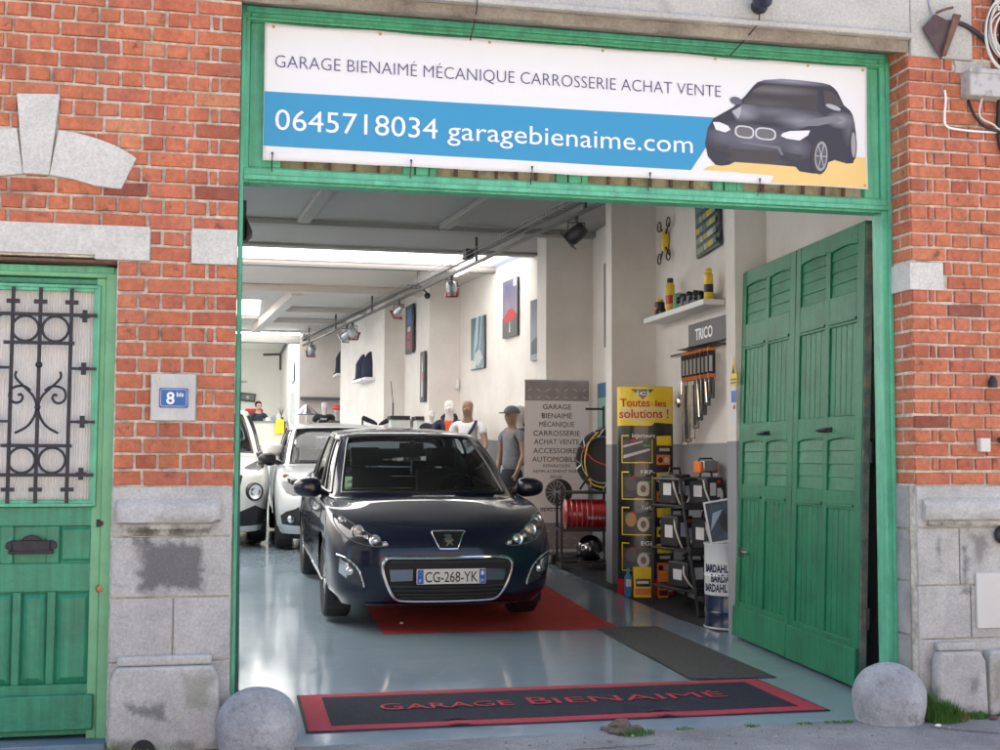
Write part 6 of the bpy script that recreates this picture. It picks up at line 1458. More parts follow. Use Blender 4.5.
# ---------------------------------------------- light track
tr=thing('lighting_track','long grey lighting rail with wire tray running deep along the ceiling','lighting track',(3.25,4.90,3.70),math.atan2(-(3.25-1.24),-(4.90-20.8))+0)
Ltr=math.hypot(3.25-1.24,20.8-4.9); ang=math.atan2(3.25-1.24,20.8-4.9); tr.rotation_euler=(0,0,ang)
M_rail=mat('rail_grey',(.06,.06,.062),.45)
m=MB(); m.box(-.02,.02,0,Ltr,-.03,.0); m.box(-.012,.012,0,Ltr,.07,.085); m.build('rail',M_rail,tr)
m=MB(); 
for x in (-.06,.06): m.tube([(x,0,.10),(x,Ltr,.10)],.005,n=5)
for x in (-.06,.06): m.tube([(x,0,.15),(x,Ltr,.15)],.004,n=5)
n=int(Ltr/.09)
for q in range(n): y=q*.09; m.tube([(-.06,y,.15),(-.06,y,.10),(.06,y,.10),(.06,y,.15)],.0035,n=4,caps=False)
m.build('wire_tray',mat('wire_grey',(.22,.22,.22),.4,metal=.5),tr)
for y in (.5,3.9,6.6,9.5,12.5,15.3):
    m=MB(); m.box(-.012,.012,y-.02,y+.02,.0,.3); m.build('hanger',M_rail,tr)
for y in (4.15,Ltr-.3):
    m=MB(); m.box(-.05,.05,y,y+.15,.08,.2); m.build('transformer_box',M_black,tr)
M_lampb=mat('lamp_black',(.04,.035,.04),.4); M_lampr=mat('lamp_red_filter',(.30,.03,.03),.5)
sp=[(.72,R(150),1,'black theatre spotlight nearest the gateway, hanging from the rail',M_lampb,M_lampb),(4.95,R(70),.9,'silver theatre spotlight with red edges hanging midway along the rail',M_steel,M_lampr),
    (7.7,R(120),.9,'silver theatre spotlight with red edges tucked beyond the second ceiling beam',M_steel,M_lampr),(11.0,R(60),1,'silver spotlight, the right one of the far pair on the rail',M_steel,M_lampr),(11.5,R(130),1,'silver spotlight, the left one of the far pair on the rail',M_steel,M_steel),(15.0,R(100),1,'dark spotlight at the far end of the rail',M_steel,M_lampr)]
for y,a,s_,lb,mb_,mr_ in sp:
    p=Vector((3.25,4.90,3.70))+Vector((-math.sin(ang)*y,math.cos(ang)*y,0))
    t=thing('spotlight',lb,'spotlight',(p.x,p.y,p.z-.03)); t.scale=(s_,s_,s_)
    m=MB(); m.cyl((0,0,0),(0,0,-.05),.02); m.tube([(-.085,0,-.16),(-.085,0,-.06),(.085,0,-.06),(.085,0,-.16)],.008,n=6); m.build('yoke',M_rail,t)
    Mt=Matrix.Translation((0,0,-.17))@Matrix.Rotation(a-R(90),4,'Z')@Matrix.Rotation(R(52),4,'X')
    m=MB(); m.lathe([(0,-.11),(.045,-.105),(.07,-.07),(.078,-.02),(.078,.06),(.065,.10),(.062,.10),(.06,.04)],n=20,M=Mt@Matrix.Rotation(R(180),4,'X')); m.build('lamp_body',mb_,t,sharp=40)
    m=MB(); 
    for q in range(4):
        Mq=Mt@Matrix.Rotation(q*R(90),4,'Z'); m.box(-.09,.09,.065,.095,-.108,-.10,Mq)
    m.build('filter_frame',mr_,t)
    m=MB(); m.cyl((0,0,-.07),(0,0,-.085),.055); m.v=[tuple(Mt@Vector(v)) for v in m.v]; m.build('lens',mat('dark_lens',(.02,.02,.025),.1),t)
simple('ceiling_camera','tiny dark dome camera on an arm from the far pillar corner','camera',M_black,lambda b:(b.tube([(2.75,12.9,3.86),(2.62,12.6,3.90),(2.4,12.4,3.90)],.012),b.sphere((2.76,12.85,3.80),.05)))
simple('wall_speaker','small black speaker bracket high inside the left gate jamb','speaker',M_black,lambda b:(b.box(-.06,.0,.9,1.0,2.50,2.72),b.prism([(.0,2.50),(.035,2.54),(.0,2.62)],.86,1.02)),.005)
# fluorescent battens which are lit in the photograph
M_tubel=mat('lit_tube',(1,.97,.92),.5,emit=6)
for (c,L_,rz,lb) in (((3.05,10.9,3.93),1.3,ang,'lit white strip light beside the lighting rail under the skylight edge'),((.45,20.8,3.93),1.5,R(90),'long lit strip light across the ceiling beam in front of the back office')):
    t=thing('strip_light',lb,'strip light',c,rz)
    m=MB(); m.box(-.04,.04,-L_/2,L_/2,.02,.065); m.build('housing',M_white,t,bevel=.004)
    m=MB(); m.cyl((0,-L_/2+.03,.0),(0,L_/2-.03,.0),.017,n=12); m.build('tube',M_tubel,t)
# ---------------------------------------------- alcove with wiper blades
WX=4.038
sh=thing('wall_shelf','long white shelf carrying cans and small black car parts above the wiper rack','shelf',(4.035,4.78,2.63))
m=MB(); m.box(-.20,.0,-.80,.80,0,.05); m.build('board',M_white,sh,bevel=.004)
def can(x,y,z,r,h,label,cbody,ctop,band,grp=None):
    t=thing('spray_can',label,'can',(x,y,z)); m=MB(); m.lathe([(r*.9,0),(r,.006),(r,h*.80),(r*.7,h*.86)],n=18); m.build('can_body',cbody,t)
    m=MB(); m.lathe([(r*.72,h*.85),(r*.72,h*.98),(r*.5,h)],n=16); m.build('cap',ctop,t); m=MB(); m.lathe([(r*1.01,h*.25),(r*1.012,h*.5)],n=18); m.build('label_band',band,t)
can(3.93,5.38,2.68,.05,.17,'short yellow and black can at the far end of the wall shelf',M_black,M_yellow,M_orange)
can(3.92,5.05,2.68,.042,.33,'tall yellow and red spray can standing on the wall shelf',M_yellow,M_black,M_red)
can(3.93,4.10,2.68,.04,.28,'yellow can at the near end of the wall shelf',M_yellow,M_yellow,M_black)
simple('blister_pack','clear silver blister pack leaning between the cans on the wall shelf','package',mat('blister',(.5,.5,.5),.2,metal=.4),lambda b:b.prism([(4.9,2.682),(5.14,2.682),(5.16,2.84),(4.92,2.86)],3.95,3.98,'yz'),.004)
simple('green_pot','green and white striped pot on the wall shelf','pot',mat('green_pot',(.05,.30,.12),.5),lambda b:b.lathe([(.05,0),(.06,.01),(.06,.13),(.05,.14)],c=(3.92,4.80,2.68)))
for i,(y,s_,lb) in enumerate(((5.24,.04,'flat black car part lying beside the short can'),(4.66,.09,'black mirror housing behind the green pot'),(4.50,.09,'black lamp unit in the middle of the wall shelf'),(4.34,.08,'round black socket on the wall shelf'),(4.22,.06,'small black adapter near the shelf end'))):
    simple('car_part',lb,'car part',M_black,lambda b:(b.box(3.87,3.98,y-.07,y+.07,2.682,2.682+s_),b.cyl((3.90,y-.03,2.682+s_),(3.90,y+.02,2.71+s_),.035,.02),b.sphere((3.88,y+.03,2.69+s_*.7),.035)),.008)
dr=thing('toy_drone','little yellow and black drone mounted on the wall above the shelf','drone',(4.0,5.42,3.43))
m=MB(); m.sphere((0,0,0),.06,sc=(.7,.8,1.9)); m.build('body',M_yellow,dr)
m=MB(); 
for sy in (-1,1):
    for sz_ in (-1,1): m.cyl((0,0,sz_*.04),(0,sy*.13,sz_*.16),.012,.008,n=6)
m.build('arm',M_black,dr)
for sy in (-1,1):
    for sz_ in (-1,1):
        m=MB(); m.tube([(-.01,sy*.13+.05*math.cos(a),sz_*.16+.05*math.sin(a)) for a in [q*math.pi/8 for q in range(16)]],.007,n=5,closed=True); m.build('rotor_ring',M_black,dr)
ts=thing('wall_sign','dark grey brand sign with white letters above the wiper rack','sign',(4.02,4.30,2.43))
m=MB(); m.box(-.035,.015,-.45,.45,-.105,.105); m.build('board',mat('sign_grey',(.07,.07,.078),.5),ts,bevel=.006)
o=text('lettering','TRICO',.14,M_btw,ts,WM((-.036,.27,-.05),(0,-1,0)),offset=.003)
wr_=thing('wiper_rack','black wire rack with pegs under the dark grey sign','rack',(4.0,4.5,2.29))
m=MB(); m.tube([(-.0,.75,.0),(0,-.65,.0)],.008); m.box(.0,.03,-.65,.3,.04,.06)
for q in range(12): m.tube([(.02,.20-.075*q,.0),(-.14,.20-.075*q,.01)],.004,n=5)
m.build('wire_frame',M_black,wr_)
LW=['leftmost','second from left','third from left','fourth from left','fifth from left','sixth from left','seventh from left','eighth from left']
lens=[.86,.83,.80,.71,.64,.60,.52,.46]
M_blis=mat('clear_blister',(.11,.115,.12),.12,metal=.3,coat=.6)
for i in range(8):
    y=4.70-.093*i; L_=lens[i]
    t=thing('wiper_blade_pack','wiper blade pack with orange header, %s on the rack'%LW[i],'wiper pack',(3.93,y,2.29),R(random.uniform(-22,-6)),'wiper blade packs on the rack')
    m=MB(); m.box(-.033,.033,-.010,.010,-.27,-.02); m.build('header_card',M_black,t)
    m=MB(); m.box(-.034,.034,-.0112,.0112,-.045,-.02); m.box(-.034,.034,-.0112,.0112,-.275,-.245); m.build('orange_band',M_orange,t)
    m=MB(); m.box(-.022,.006,-.0118,.0118,-.225,-.09); m.build('white_label',mat('label_grey',(.5,.5,.48),.5),t)
    m=MB(); m.box(-.028,.028,-.014,.014,-L_,-.278); m.build('blister',M_blis,t,bevel=.008)
    m=MB(); m.tube([(-.02,-.018,-.32),(-.02,-.024,-L_*.6),(-.01,-.018,-L_+.03)],.008,n=6); m.build('blade',M_black if i%2 else M_chrome,t)
simple('black_handle_part','single round chrome mirror hanging from the far end of the wiper rack','mirror',M_chrome,lambda b:(b.tube([(3.93,4.78,2.28),(3.93,4.79,1.9)],.006),b.sphere((3.90,4.79,1.83),.055,sc=(.4,1,1))))
ws_=thing('warning_sign','yellow triangular warning sticker on the pillar edge by the gate','sign',(3.628,2.83,1.97))
m=MB(); m.prism([(-.065,-.10),(.065,-.10),(.065,-.03),(.0,.12),(-.065,-.03)],-.003,.0,'yz'); m.build('plate',M_yellow,ws_)
m=MB(); m.prism([(-.03,-.01),(.03,-.01),(.0,.06)],-.005,-.0035,'yz'); m.box(-.005,-.0035,-.055,.055,-.06,-.05); m.box(-.005,-.0035,-.055,.055,-.085,-.075); m.build('black_mark',M_black,ws_)
ws_=thing('wall_label','small blue and white labels below the yellow warning sticker','label',(3.628,2.83,1.74))
m=MB(); m.box(-.003,0,-.05,.05,-.16,.10); m.build('card',M_tee,ws_); m=MB(); m.box(-.005,-.0035,-.045,.045,.0,.09); m.build('blue_field',M_pblue,ws_); m=MB(); m.box(-.005,-.0035,-.03,.01,-.05,-.02); m.build('red_mark',M_red,ws_)
simple('gate_hook','thin steel hook fastened to the grey pillar beside the gate leaf','hook',M_steel,lambda b:(b.tube([(3.62,2.66,.63),(3.59,2.60,.64),(3.58,2.5,.64)],.008),b.box(3.60,3.628,2.64,2.70,.60,.67)))
# ---------------------------------------------- battery trolley
bt=thing('battery_trolley','black two shelf trolley loaded with battery boosters in the alcove','trolley',(3.80,4.22,fz(4.2)),R(12))
m=MB()
for x in (-.17,.17):
    m.tube([(x,-.10,1.12),(x,-.38,.0)],.016,n=8); m.tube([(x,.32,1.12),(x,.36,0)],.016,n=8); m.tube([(x,-.10,1.12),(x,.32,1.12)],.014,n=8)
m.tube([(-.17,-.38,.0),(.17,-.38,0)],.012,n=8); m.tube([(-.17,-.10,1.12),(.17,-.10,1.12)],.014,n=8)
m.build('frame',M_black,bt)
for z,y0 in ((.20,-.36),(.53,-.27),(.90,-.18)):
    m=MB(); m.box(-.19,.19,y0,.36,z-.02,z); m.box(-.20,.20,y0-.03,y0,z-.035,z+.03); m.build('shelf',M_black,bt,bevel=.004)
def booster(px,py,pz,w,d,h,label,handle,lab):
    t=thing('battery_booster',label,'battery booster',(px,py,pz),R(12))
    m=MB(); m.box(-w/2,w/2,-d/2,d/2,0,h); m.build('case',mat('booster_black',(.03,.03,.034),.5),t,bevel=.015)
    m=MB(); m.box(-w*.30,w*.05,-d/2-.003,-d/2-.0005,h*.35,h*.8); m.box(w*.12,w*.38,-d/2-.003,-d/2-.0005,h*.3,h*.62); m.build('label',lab,t)
    m=MB(); m.box(-w/2-.003,-w/2-.0005,-d*.25,d*.2,h*.3,h*.7); m.build('side_label',M_tee,t)
    m=MB(); m.tube([(-w*.35,0,h),(-w*.3,0,h+.05),(w*.3,0,h+.05),(w*.35,0,h)],.012,n=6); m.build('handle',handle,t)
    m=MB(); m.tube(smooth([(-w*.45,-d*.3,h*.9),(-w*.6,-d*.55,h*.5),(-w*.2,-d*.62,-.02),(w*.3,-d*.6,h*.3),(w*.5,-d*.3,h*.8)],6),.009,n=6); m.build('lead',M_cw,t)
    m=MB(); m.cyl((w*.2,-d/2,h*.85),(w*.2,-d/2-.012,h*.85),.014); m.build('switch',M_red,t)
labm=mat('booster_label',(.42,.46,.58),.4)
booster(3.72,4.40,fz(4.2)+.902,.16,.28,.26,'black battery booster with white cable on the top trolley shelf, left one',M_black,labm)
booster(3.90,4.12,fz(4.2)+.902,.17,.28,.24,'black battery booster on the top trolley shelf, right one',M_black,mat('booster_label2',(.6,.6,.62),.4))
booster(3.73,4.38,fz(4.2)+.532,.17,.28,.27,'black battery booster with two labels on the middle trolley shelf, left one',M_black,labm)
booster(3.91,4.10,fz(4.2)+.532,.17,.28,.26,'black battery booster on the middle trolley shelf, right one',M_black,M_tee)
booster(3.80,4.20,fz(4.2)+.202,.30,.30,.22,'wide black battery charger on the bottom trolley shelf',M_black,mat('booster_label2',(.6,.6,.62)))
og=thing('orange_booster','small orange and chrome starter unit on top of the trolley boosters','battery booster',(3.90,4.12,fz(4.2)+1.175),R(20))
m=MB(); m.box(-.10,-.06,-.05,.05,0,.10); m.box(.06,.10,-.05,.05,0,.10); m.build('end_cap',M_orange,og,bevel=.01); m=MB(); m.box(-.07,.07,-.06,.06,.01,.11); m.build('middle',M_steel,og,bevel=.01); m=MB(); m.tube([(-.08,0,.10),(-.07,0,.125),(.07,0,.125),(.08,0,.10)],.008); m.build('handle',M_black,og)
# ---------------------------------------------- oil drum with leaflet
od=thing('oil_drum','white and navy oil drum with repeated lettering beside the pillar edge','drum',(3.755,3.27,0))
m=MB(); m.lathe([(.19,.26),(.191,.30),(.19,.40),(.195,.41),(.19,.42),(.19,.64),(.197,.65),(.197,.66),(.18,.655)],n=36); m.build('white_shell',mat('drum_white',(.66,.68,.70),.3,coat=.4),od)
m=MB(); m.lathe([(.188,.0),(.197,.005),(.197,.02),(.19,.03),(.19,.12),(.195,.13),(.19,.14),(.19,.259)],n=36); m.build('navy_shell',mat('drum_navy',(.02,.03,.07),.25,coat=.5),od)
m=MB(); m.lathe([(.198,.004),(.199,.018)],n=36); m.build('bottom_rim',M_tee,od)
def around(o,r,zc):
    for v in o.data.vertices:
        a=v.co.x/r-math.pi/2-.95; z=v.co.y; v.co=(r*math.cos(a),r*math.sin(a),zc+z)
for i,(s_,zc,off) in enumerate((('BARDAHL BARDAHL',.44,-.115),('BARDAHL BARDAHL',.365,-.045),('BARDAHL BARDAHL',.29,-.125))):
    o=text('lettering',s_,.082,mat('drum_navy',(.02,.03,.07)),od,Matrix.Translation((off,0,0)),sx=.60,offset=.003,ext=0); around(o,.193,zc)
o=text('lettering','BARDAHL',.035,mat('grey_letter',(.12,.12,.14),.5),od,Matrix.Translation((.12,0,0)),ext=0); around(o,.193,.56)
lf_=thing('leaflet_stand','white bordered photo leaflet of a car wheel leaning on top of the drum','leaflet',(3.72,3.24,.665),R(-20)); lf_.rotation_euler=(R(-14),R(-10),R(-20))
m=MB(); m.box(-.12,.12,-.004,.004,0,.34); m.build('card',M_tee,lf_); m=MB(); m.box(-.105,.105,-.006,-.0045,.015,.325); m.build('photo',sky_mat('wheel_photo',(.25,.35,.50),(.03,.04,.06)),lf_)
m=MB(); m.prism([(x,z) for x,z in ell(.04,.14,.055,.085,rot=.3)],-.008,-.0065); m.build('photo_wheel',M_black,lf_); m=MB(); m.prism([(-.1,.1),(-.02,.2),(.02,.26),(-.06,.24)],-.008,-.0065); m.build('photo_wing',mat('steel_blue',(.3,.38,.5),.5),lf_)
# ---------------------------------------------- elliptical display tower
tw=thing('display_tower','tall curved black and yellow advertising column for engine cleaning products','display stand',(3.70,5.15,fz(5.15)),R(-13))
TWW,TWD,TWH=.262,.13,1.93
def tpt(u,v,off=0):
    """u -1..1 across, v height 0..1"""
    a=-math.pi/2+u*math.pi/2*.98
    return ((TWW+off)*math.cos(a),(TWD+off)*math.sin(a),v*TWH)
def tpatch(poly,m_,off,name='print_panel',step=.06):
    P=[]
    for i in range(len(poly)):
        a=Vector(poly[i]);c=Vector(poly[(i+1)%len(poly)]); k_=max(1,int(abs((c-a).x)/.06))
        for s_ in range(k_): P.append(a+(c-a)*s_/k_)
    xs=[p.x for p in P];zs=[p.y for p in P]; inner=[]; x=min(xs)+.03
    while x<max(xs): inner.append(Vector((x,(min(zs)+max(zs))/2))); x+=.06
    vs,_,fs,*_r=delaunay_2d_cdt(P+inner,[],[list(range(len(P)))],1,1e-6)
    mm=MB(); mm.v=[tpt(math.asin(max(-1,min(1,v.x)))/(math.pi/2),v.y,off) for v in vs]; mm.f=[tuple(f) for f in fs]; mm.t=[0]*len(mm.f)
    return mm.build(name,m_,tw)
m=MB(); nn=32
for v_ in (0,1):
    for q in range(nn): a=2*math.pi*q/nn; m.v.append((TWW*math.cos(a),TWD*math.sin(a),v_*TWH))
for q in range(nn): m.f.append((q,(q+1)%nn,nn+(q+1)%nn,nn+q)); m.t.append(0)
m.f.append(tuple(range(nn,2*nn))); m.t.append(0); m.f.append(tuple(range(nn-1,-1,-1))); m.t.append(0)
M_tblk=mat('display_black',(.018,.018,.02),.28,coat=.5); M_tyel=mat('display_yellow',(.90,.66,.015),.35,coat=.3); M_tred=mat('display_red',(.60,.02,.03),.4); M_tpale=mat('display_pale_yellow',(.80,.68,.30),.35)
m.build('column',M_tblk,tw)
tpatch([(-.995,.81),(.2,.81),(.3,.825),(.995,.82),(.995,.999),(-.995,.999)],M_tyel,.0015)
tpatch([(-.9,.84),(-.2,.83),(.9,.85),(.95,.91),(.2,.90),(-.9,.90)],M_tpale,.0025)
tpatch([(-.55,.985),(.28,.985),(.12,.968),(-.13,.935),(-.36,.968)],M_tblk,.004,'arrow')
tpatch([(-.995,.0),(.995,.0),(.995,.075),(-.995,.075)],M_tred,.0015)
def ttext(s_,u0,u1,v0,hv,m_,off=.005,thick=.0):
    o=text('lettering',s_,1,m_,tw,Matrix.Identity(4),offset=thick,ext=0); vs=o.data.vertices; a=min(v.co.x for v in vs);c=max(v.co.x for v in vs)
    for v in vs:
        u=u0+(v.co.x-a)/(c-a)*(u1-u0); v.co=tpt(math.asin(max(-1,min(1,u)))/(math.pi/2),v0+v.co.y/.73*hv,off)
ttext('ici',-.34,.10,.957,.026,M_btw,.006,.02); ttext('Toutes',-.90,.12,.902,.042,M_tred,.006,.015); ttext('les',.33,.72,.902,.034,M_tred,.006,.012); ttext('solutions !',-.93,.80,.848,.044,M_tred,.006,.015); ttext('RS',.62,.93,.018,.034,M_btw,.006,.02)
for q,(vt,ttl) in enumerate(((.765,'Injecteurs'),(.59,'FRP-'),(.42,'Turbo'),(.25,'EGR'))):
    u0,u1=-.86,.22; vb=vt-.135
    for P in ([(u0,vb),(u1,vb),(u1,vb+.005),(u0,vb+.005)],[(u0,vb),(u0+.03,vb),(u0+.03,vt-.005),(u0,vt-.005)],[(u0,vt-.006),(u0+.25,vt-.006),(u0+.25,vt),(u0,vt)],[(u1-.03,vb),(u1,vb),(u1,vt-.02),(u1-.03,vt-.02)]): tpatch(P,M_tyel,.003,'yellow_line')
    tpatch([(u0+.04,vb+.01),(u1-.04,vb+.01),(u1-.04,vt-.025),(u0+.04,vt-.025)],mat('panel_dark',(.075,.075,.09),.4),.0022,'panel_photo')
    ttext(ttl,-.5 if len(ttl)>5 else -.2,.30,vt-.012,.020,M_btw,.005,.012)
    tpatch([(u0+.3,vt-.03),(u0+.5,vt-.03),(u0+.5,vt-.022),(u0+.3,vt-.022)],M_tred,.0045,'red_flag'); tpatch([(u1-.35,vt-.055),(u1-.08,vt-.055),(u1-.08,vt-.046),(u1-.35,vt-.046)],mat('green_flag',(.10,.35,.15),.5),.0045,'green_flag')
    c1=[(.05,.05,.055),(.13,.12,.12),(.50,.26,.10),(.14,.13,.14)][q]; c2_=[(.60,.58,.58),(.66,.60,.48),(.66,.56,.50),(.58,.58,.62)][q]
    if q==0:
        tpatch([(u0+.06,vb+.075),(u1-.35,vb+.10),(u1-.35,vb+.108),(u0+.06,vb+.085)],mat('p%d'%q,c2_,.4),.0042,'part_photo'); tpatch([(u0+.06,vb+.022),(u1-.10,vb+.060),(u1-.10,vb+.072),(u0+.06,vb+.038)],mat('p%d'%q,c2_,.4),.0042,'part_photo')
    else:
        tpatch([(x,z) for x,z in ell(-.55,vb+.075,.19,.034,16)],mat('pa%d'%q,c1,.4),.0040,'part_photo'); tpatch([(x,z) for x,z in ell(-.12,vb+.052,.22,.036,16,sq=.6 if q==1 else 1)],mat('p%d'%q,c2_,.4),.0046,'part_photo'); tpatch([(x,z) for x,z in ell(-.12,vb+.052,.10,.018,12)],mat('pc%d'%q,(.16,.14,.12),.4),.0052,'part_photo')
    tpatch([(.38,vb+.085),(.92,vb+.085),(.90,vt-.002),(.36,vt-.006)],M_tyel,.003,'product_top'); tpatch([(.42,vb+.035),(.88,vb+.035),(.88,vb+.085),(.42,vb+.085)],M_tblk,.0035,'product_mid')
    tpatch([(.36,vb-.008),(.86,vb-.008),(.86,vb+.040),(.36,vb+.040)],M_orange if q!=2 else M_tyel,.004,'product_base'); tpatch([(.46,vb+.058),(.84,vb+.058),(.84,vb+.072),(.46,vb+.072)],mat('prod_grey',(.5,.5,.48),.5),.0048,'product_text'); tpatch([(x,z) for x,z in ell(.50,vb+.015,.09,.014,12)],M_tblk,.0052,'product_dot'); tpatch([(x,z) for x,z in ell(.72,vb+.015,.09,.014,12)],mat('prod_grey',(.5,.5,.48)),.0052,'product_dot')
# cartons at the foot of the column
for i,(x,y,w,h,ma,lb) in enumerate(((3.475,4.98,.06,.26,mat('can_blue',(.03,.25,.50),.4),'slim blue bottle at the left foot of the advertising column'),(3.60,4.94,.17,.27,M_tyel,'yellow and black carton at the foot of the advertising column'),(3.78,4.90,.09,.23,M_orange,'slim orange carton at the right foot of the advertising column'))):
    t=thing('product_carton',lb,'carton',(x,y,fz(y)+.006),R(-10))
    m=MB(); 
    if i==0: m.lathe([(.028,0),(.032,.01),(.032,h*.7),(.014,h*.82),(.014,h)])
    else: m.box(-w/2,w/2,-.04,.04,0,h)
    m.build('pack',ma,t,bevel=.003)
    m=MB(); m.box(-w*.40,w*.40,-.042,-.0405,h*.36,h*.62); m.build('dark_label',M_tblk if i else M_tee,t)
    if i: m=MB(); m.box(-w*.44,w*.44,-.042,-.0405,h*.08,h*.30); m.build('orange_label',M_orange if i==1 else M_tblk,t); m=MB(); m.box(-w*.34,w*.3,-.0435,-.0425,h*.46,h*.55); m.build('pale_text',M_tee,t)
# ---------------------------------------------- tyre rack
rk=thing('tyre_rack','black metal three tier rack beyond the advertising column','rack',(3.62,7.05,fz(7.05)),R(-8))
m=MB()
for x in (-.25,.27):
    for y in (-.22,.22): m.box(x-.012,x+.012,y-.012,y+.012,0,.86)
for z in (.03,.40,.80):
    for y in (-.22,.22): m.box(-.25,.27,y-.012,y+.012,z,z+.024)
    for x in (-.25,.27): m.box(x-.012,x+.012,-.22,.22,z,z+.024)
m.build('frame',M_black,rk)
m=MB(); m.box(-.24,.26,-.21,.21,.81,.82); m.box(-.24,.26,-.21,.21,.405,.415); m.build('shelf',M_black,rk)
m=MB(); m.tube([(-.05,-.2,.85),(.05,-.1,.98)],.012); m.tube([(.25,.1,.85),(.25,.1,1.75)],.014); m.tube([(.25,.1,1.72),(.05,.1,1.72)],.012); m.build('upright',M_black,rk)
ty=thing('snow_chained_tyre','black car tyre wrapped in silver, yellow and red snow chains on the rack','tyre',(3.88,7.0,fz(7)+.825+.34),R(-38))
Mx=Matrix.Rotation(R(90),4,'X')
m=MB(); m.lathe([(.20,-.09),(.31,-.10),(.335,-.07),(.34,0),(.335,.07),(.31,.10),(.20,.09)],n=40,M=Mx); m.build('tyre',M_tyre,ty)
m=MB(); m.lathe([(.21,-.05),(.0,-.04),(.0,.04),(.21,.05)],n=30,M=Mx); m.build('wheel_disc',M_blackmatte,ty)
M_chain=mat('chain_silver',(.5,.5,.48),.35,metal=.8)
m=MB(); m.tube([(.25*math.cos(a),-.112,.25*math.sin(a)) for a in [q*math.pi/16 for q in range(32)]],.006,n=6,closed=True)
for q in range(8):
    a=q*math.pi/4+.2; m.tube([(.25*math.cos(a),-.112,.25*math.sin(a)),(.325*math.cos(a+.12),-.10,.325*math.sin(a+.12)),(.35*math.cos(a+.05),0,.35*math.sin(a+.05)),(.325*math.cos(a-.05),.10,.325*math.sin(a-.05))],.007,n=6)
    m.tube([(.25*math.cos(a),-.112,.25*math.sin(a)),(.325*math.cos(a-.2),-.10,.325*math.sin(a-.2)),(.35*math.cos(a-.3),0,.35*math.sin(a-.3))],.006,n=6)
m.build('steel_chain',M_chain,ty)
m=MB(); m.tube(smooth([(-.05,-.12,.30),(-.16,-.125,.17),(-.20,-.125,-.05),(-.13,-.12,-.25),(.02,-.12,-.30)],5),.009,n=6); m.build('yellow_chain',mat('chain_yellow',(.7,.45,.03),.5),ty)
m=MB(); m.tube(smooth([(-.25,-.12,.15),(-.10,-.125,.0),(.08,-.125,-.06),(.2,-.12,-.05)],5),.008,n=6); m.build('red_chain',mat('chain_red',(.55,.04,.06),.5),ty)
rt_=thing('red_compressor','round red metal tank with chrome bands on the middle rack shelf','compressor',(3.62,6.95,fz(7)+.58),R(-8))
My=Matrix.Rotation(R(90),4,'Y')
m=MB(); m.lathe([(0,-.24),(.10,-.235),(.15,-.20),(.16,-.16),(.16,.18),(.14,.23),(0,.24)],n=28,M=My); m.build('tank',mat('tank_red',(.50,.015,.02),.3,coat=.6),rt_)
for q in range(6):
    m=MB(); x=-.21+.055*q; m.lathe([(.162,-.007),(.170,0),(.162,.007)],n=28,M=Matrix.Translation((x,0,0))@My); m.build('band',mat('band_pink',(.6,.30,.30),.3,metal=.5),rt_)
m=MB()
for q in range(5): m.cyl((.02+.04*q,-.165,-.03),(.02+.04*q,-.178,-.03),.018)
m.build('valve',M_chrome,rt_)
m=MB(); m.box(-.2,.2,-.12,.12,-.165,-.13); m.build('foot',M_black,rt_)
hm=thing('motor_unit','shiny dark round motor unit on the lowest rack shelf','motor',(3.68,6.95,fz(7)+.06),R(-8))
m=MB(); m.sphere((0,0,.15),.15,n=20,m=12,sc=(1,.9,1)); m.build('housing',mat('gloss_black',(.02,.022,.03),.1,coat=1),hm)
m=MB(); m.sphere((-.05,-.10,.17),.06,sc=(1,.5,1)); m.cyl((.08,-.1,.1),(.1,-.15,.1),.03); m.build('chrome_cap',M_chrome,hm)
m=MB(); m.box(-.12,.12,-.1,.1,0,.03); m.build('foot',M_black,hm)
# ---------------------------------------------- roll-up banner
rb_=thing('rollup_banner','grey pink roll-up banner listing the garage services with a wheel picture','banner',(3.56,7.93,fz(7.93)),R(1))
W2,Hb=.385,2.03
def rp(x,z): return (x,.02*math.sin(z*2.2),z)
m=MB()
for i in range(25):
    z=.07+(Hb-.07)*i/24
    for x in (-W2,W2): m.v.append(rp(x,z))
for i in range(24): m.f.append((2*i,2*i+1,2*i+3,2*i+2)); m.t.append(0)
m.build('printed_sheet',mat('rollup_pink_grey',(.86,.78,.76),.5),rb_)
def tread():
    m,nt,b=_nt('tread_plate_print'); L=nt.links.new; tc=N(nt,'ShaderNodeTexCoord'); mp=N(nt,'ShaderNodeMapping'); mp.inputs['Scale'].default_value=(1,1,1); L(tc.outputs['Object'],mp.inputs[0])
    v=N(nt,'ShaderNodeTexNoise',Scale=5.0,Detail=2.0); L(tc.outputs['Object'],v.inputs['Vector'])
    r=N(nt,'ShaderNodeValToRGB'); r.color_ramp.elements[0].color=(.24,.20,.20,1); r.color_ramp.elements[1].color=(.44,.37,.36,1); L(v.outputs['Fac'],r.inputs['Fac']); L(r.outputs[0],b.inputs['Base Color']); b.inputs['Roughness'].default_value=.5; return m
M_tp=tread()
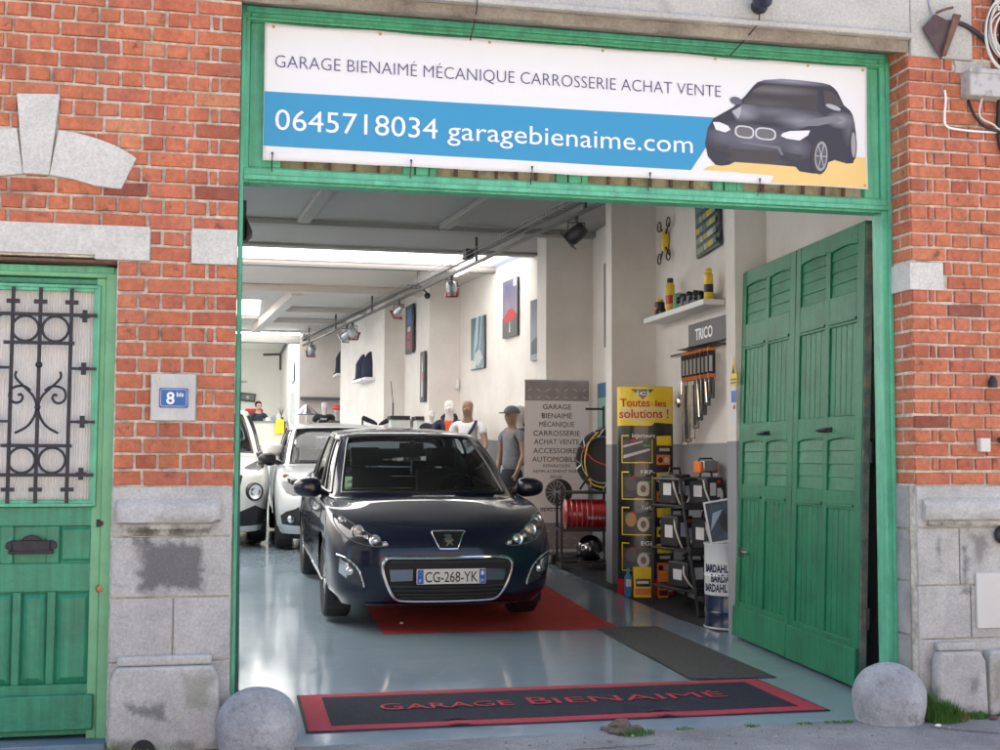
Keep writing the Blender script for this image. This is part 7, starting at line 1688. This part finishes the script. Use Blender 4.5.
for z0,z1 in ((Hb-.225,Hb),(.10,.40)):
    m=MB(); m.v=[rp(-W2,z0),rp(W2,z0),rp(W2,z1),rp(-W2,z1)]; m.v=[(a,b_-.002,c) for a,b_,c in m.v]; m.f=[(0,1,2,3)]; m.t=[0]; m.build('tread_print',M_tp,rb_)
    m=MB(); k_=0
    for x in [-.33+.11*q for q in range(7)]:
        for zq in [z0+.04+.085*q for q in range(int((z1-z0-.03)/.085))]:
            k_+=1; s_=1 if (round((x+.33)/.11)+round((zq-z0)/.085))%2 else -1
            y=rp(0,zq)[1]-.004; m.add([(x-.035,y,zq-.018*s_),(x,y,zq-.008*s_),(x+.035,y,zq+.018*s_),(x,y,zq+.008*s_)],[(0,1,2,3)])
    m.build('tread_lozenges',mat('lozenge',(.62,.54,.53),.4),rb_)
def rtext(s_,w,z,h,m_=M_black,off=.003):
    o=text('lettering',s_,1,m_,rb_,Matrix.Identity(4),offset=off,ext=0); vs=o.data.vertices; a=min(v.co.x for v in vs);c=max(v.co.x for v in vs)
    for v in vs: v.co=(-w/2+(v.co.x-a)/(c-a)*w,rp(0,z+v.co.y/.73*h)[1]-.004,z+v.co.y/.73*h)
M_rt=mat('rollup_text',(.05,.04,.045),.5)
for s_,w,py,h in (('GARAGE',.34,409,.062),('BIENAIMÉ',.36,418,.062),('MÉCANIQUE',.42,426.5,.062),('CARROSSERIE',.56,435.5,.062),('ACHAT VENTE',.54,444,.062),('ACCESSOIRES',.56,453,.062),('AUTOMOBILES',.58,461.5,.062),('REPARATION',.32,467,.036),('REMPLACEMENT PARE',.54,472.5,.036),('BRISE',.14,478,.036),('0645718034',.38,511,.040)):
    rtext(s_,w,1.33-(py-456)/1230*14.2-fz(7.93),h,M_rt,0)
wz=1.33-(492-456)/1230*14.2-fz(7.93)
def rdisc(cx,cz,a,c,m_,off,name):
    mm=MB(); mm.prism([(x,z) for x,z in ell(cx,cz,a,c,28)],rp(0,cz)[1]-off-.001,rp(0,cz)[1]-off); mm.build(name,m_,rb_)
rdisc(.03,wz,.165,.155,M_black,.003,'tyre_print'); rdisc(-.01,wz,.125,.140,mat('rim_print',(.45,.42,.42),.4),.005,'rim_print'); rdisc(-.01,wz,.115,.130,mat('rim_dark_print',(.06,.055,.06),.4),.007,'rim_print')
mm=MB(); y=rp(0,wz)[1]-.0105
for q in range(14): a=q*math.pi/7; mm.cyl((-.01,y,wz),(-.01+.112*math.cos(a),y,wz+.126*math.sin(a)),.004,n=5)
mm.build('spoke_print',mat('spoke_pr',(.5,.47,.47),.4),rb_)
m=MB(); m.box(-.19,.19,-.004+rp(0,.6)[1],-.003+rp(0,.6)[1],.562,.570); m.build('underline',M_rt,rb_)
m=MB(); m.box(-W2-.02,W2+.02,-.07,.07,.02,.07); m.box(-W2,W2,-.01,.03,Hb-.005,Hb+.02); m.build('cassette',M_steel,rb_,bevel=.006)
m=MB(); m.cyl((-.2,-.02,0),(-.2,-.2,.03),.015); m.cyl((.2,-.02,0),(.2,-.2,.03),.015); m.build('foot',M_black,rb_)
fl_=thing('work_light','small black floor lamp with a steel stem in front of the roll-up banner','lamp',(3.40,7.45,fz(7.45)))
m=MB(); m.lathe([(.0,.10),(.05,.09),(.08,.04),(.10,.0)]); m.tube([(-.22,-.05,.01),(0,0,.03),(.2,-.02,.01)],.012); m.build('base',M_black,fl_); m=MB(); m.cyl((0,0,.09),(0,0,.26),.008); m.build('stem',M_steel,fl_)
simple('light_switch','small white switch on the wall above the mannequins','switch',M_white,lambda b:b.box(3.25,3.30,13.0,13.055,2.38,2.52),.004)
simple('speck','tiny white scrap of paper on the red carpet in front of the car','litter',M_tee,lambda b:b.prism([(1.62,3.06),(1.65,3.055),(1.655,3.09),(1.63,3.10)],.0,.01,'xy') if 0 else b.cbox((1.25,3.85,.016),(.025,.02,.014)))
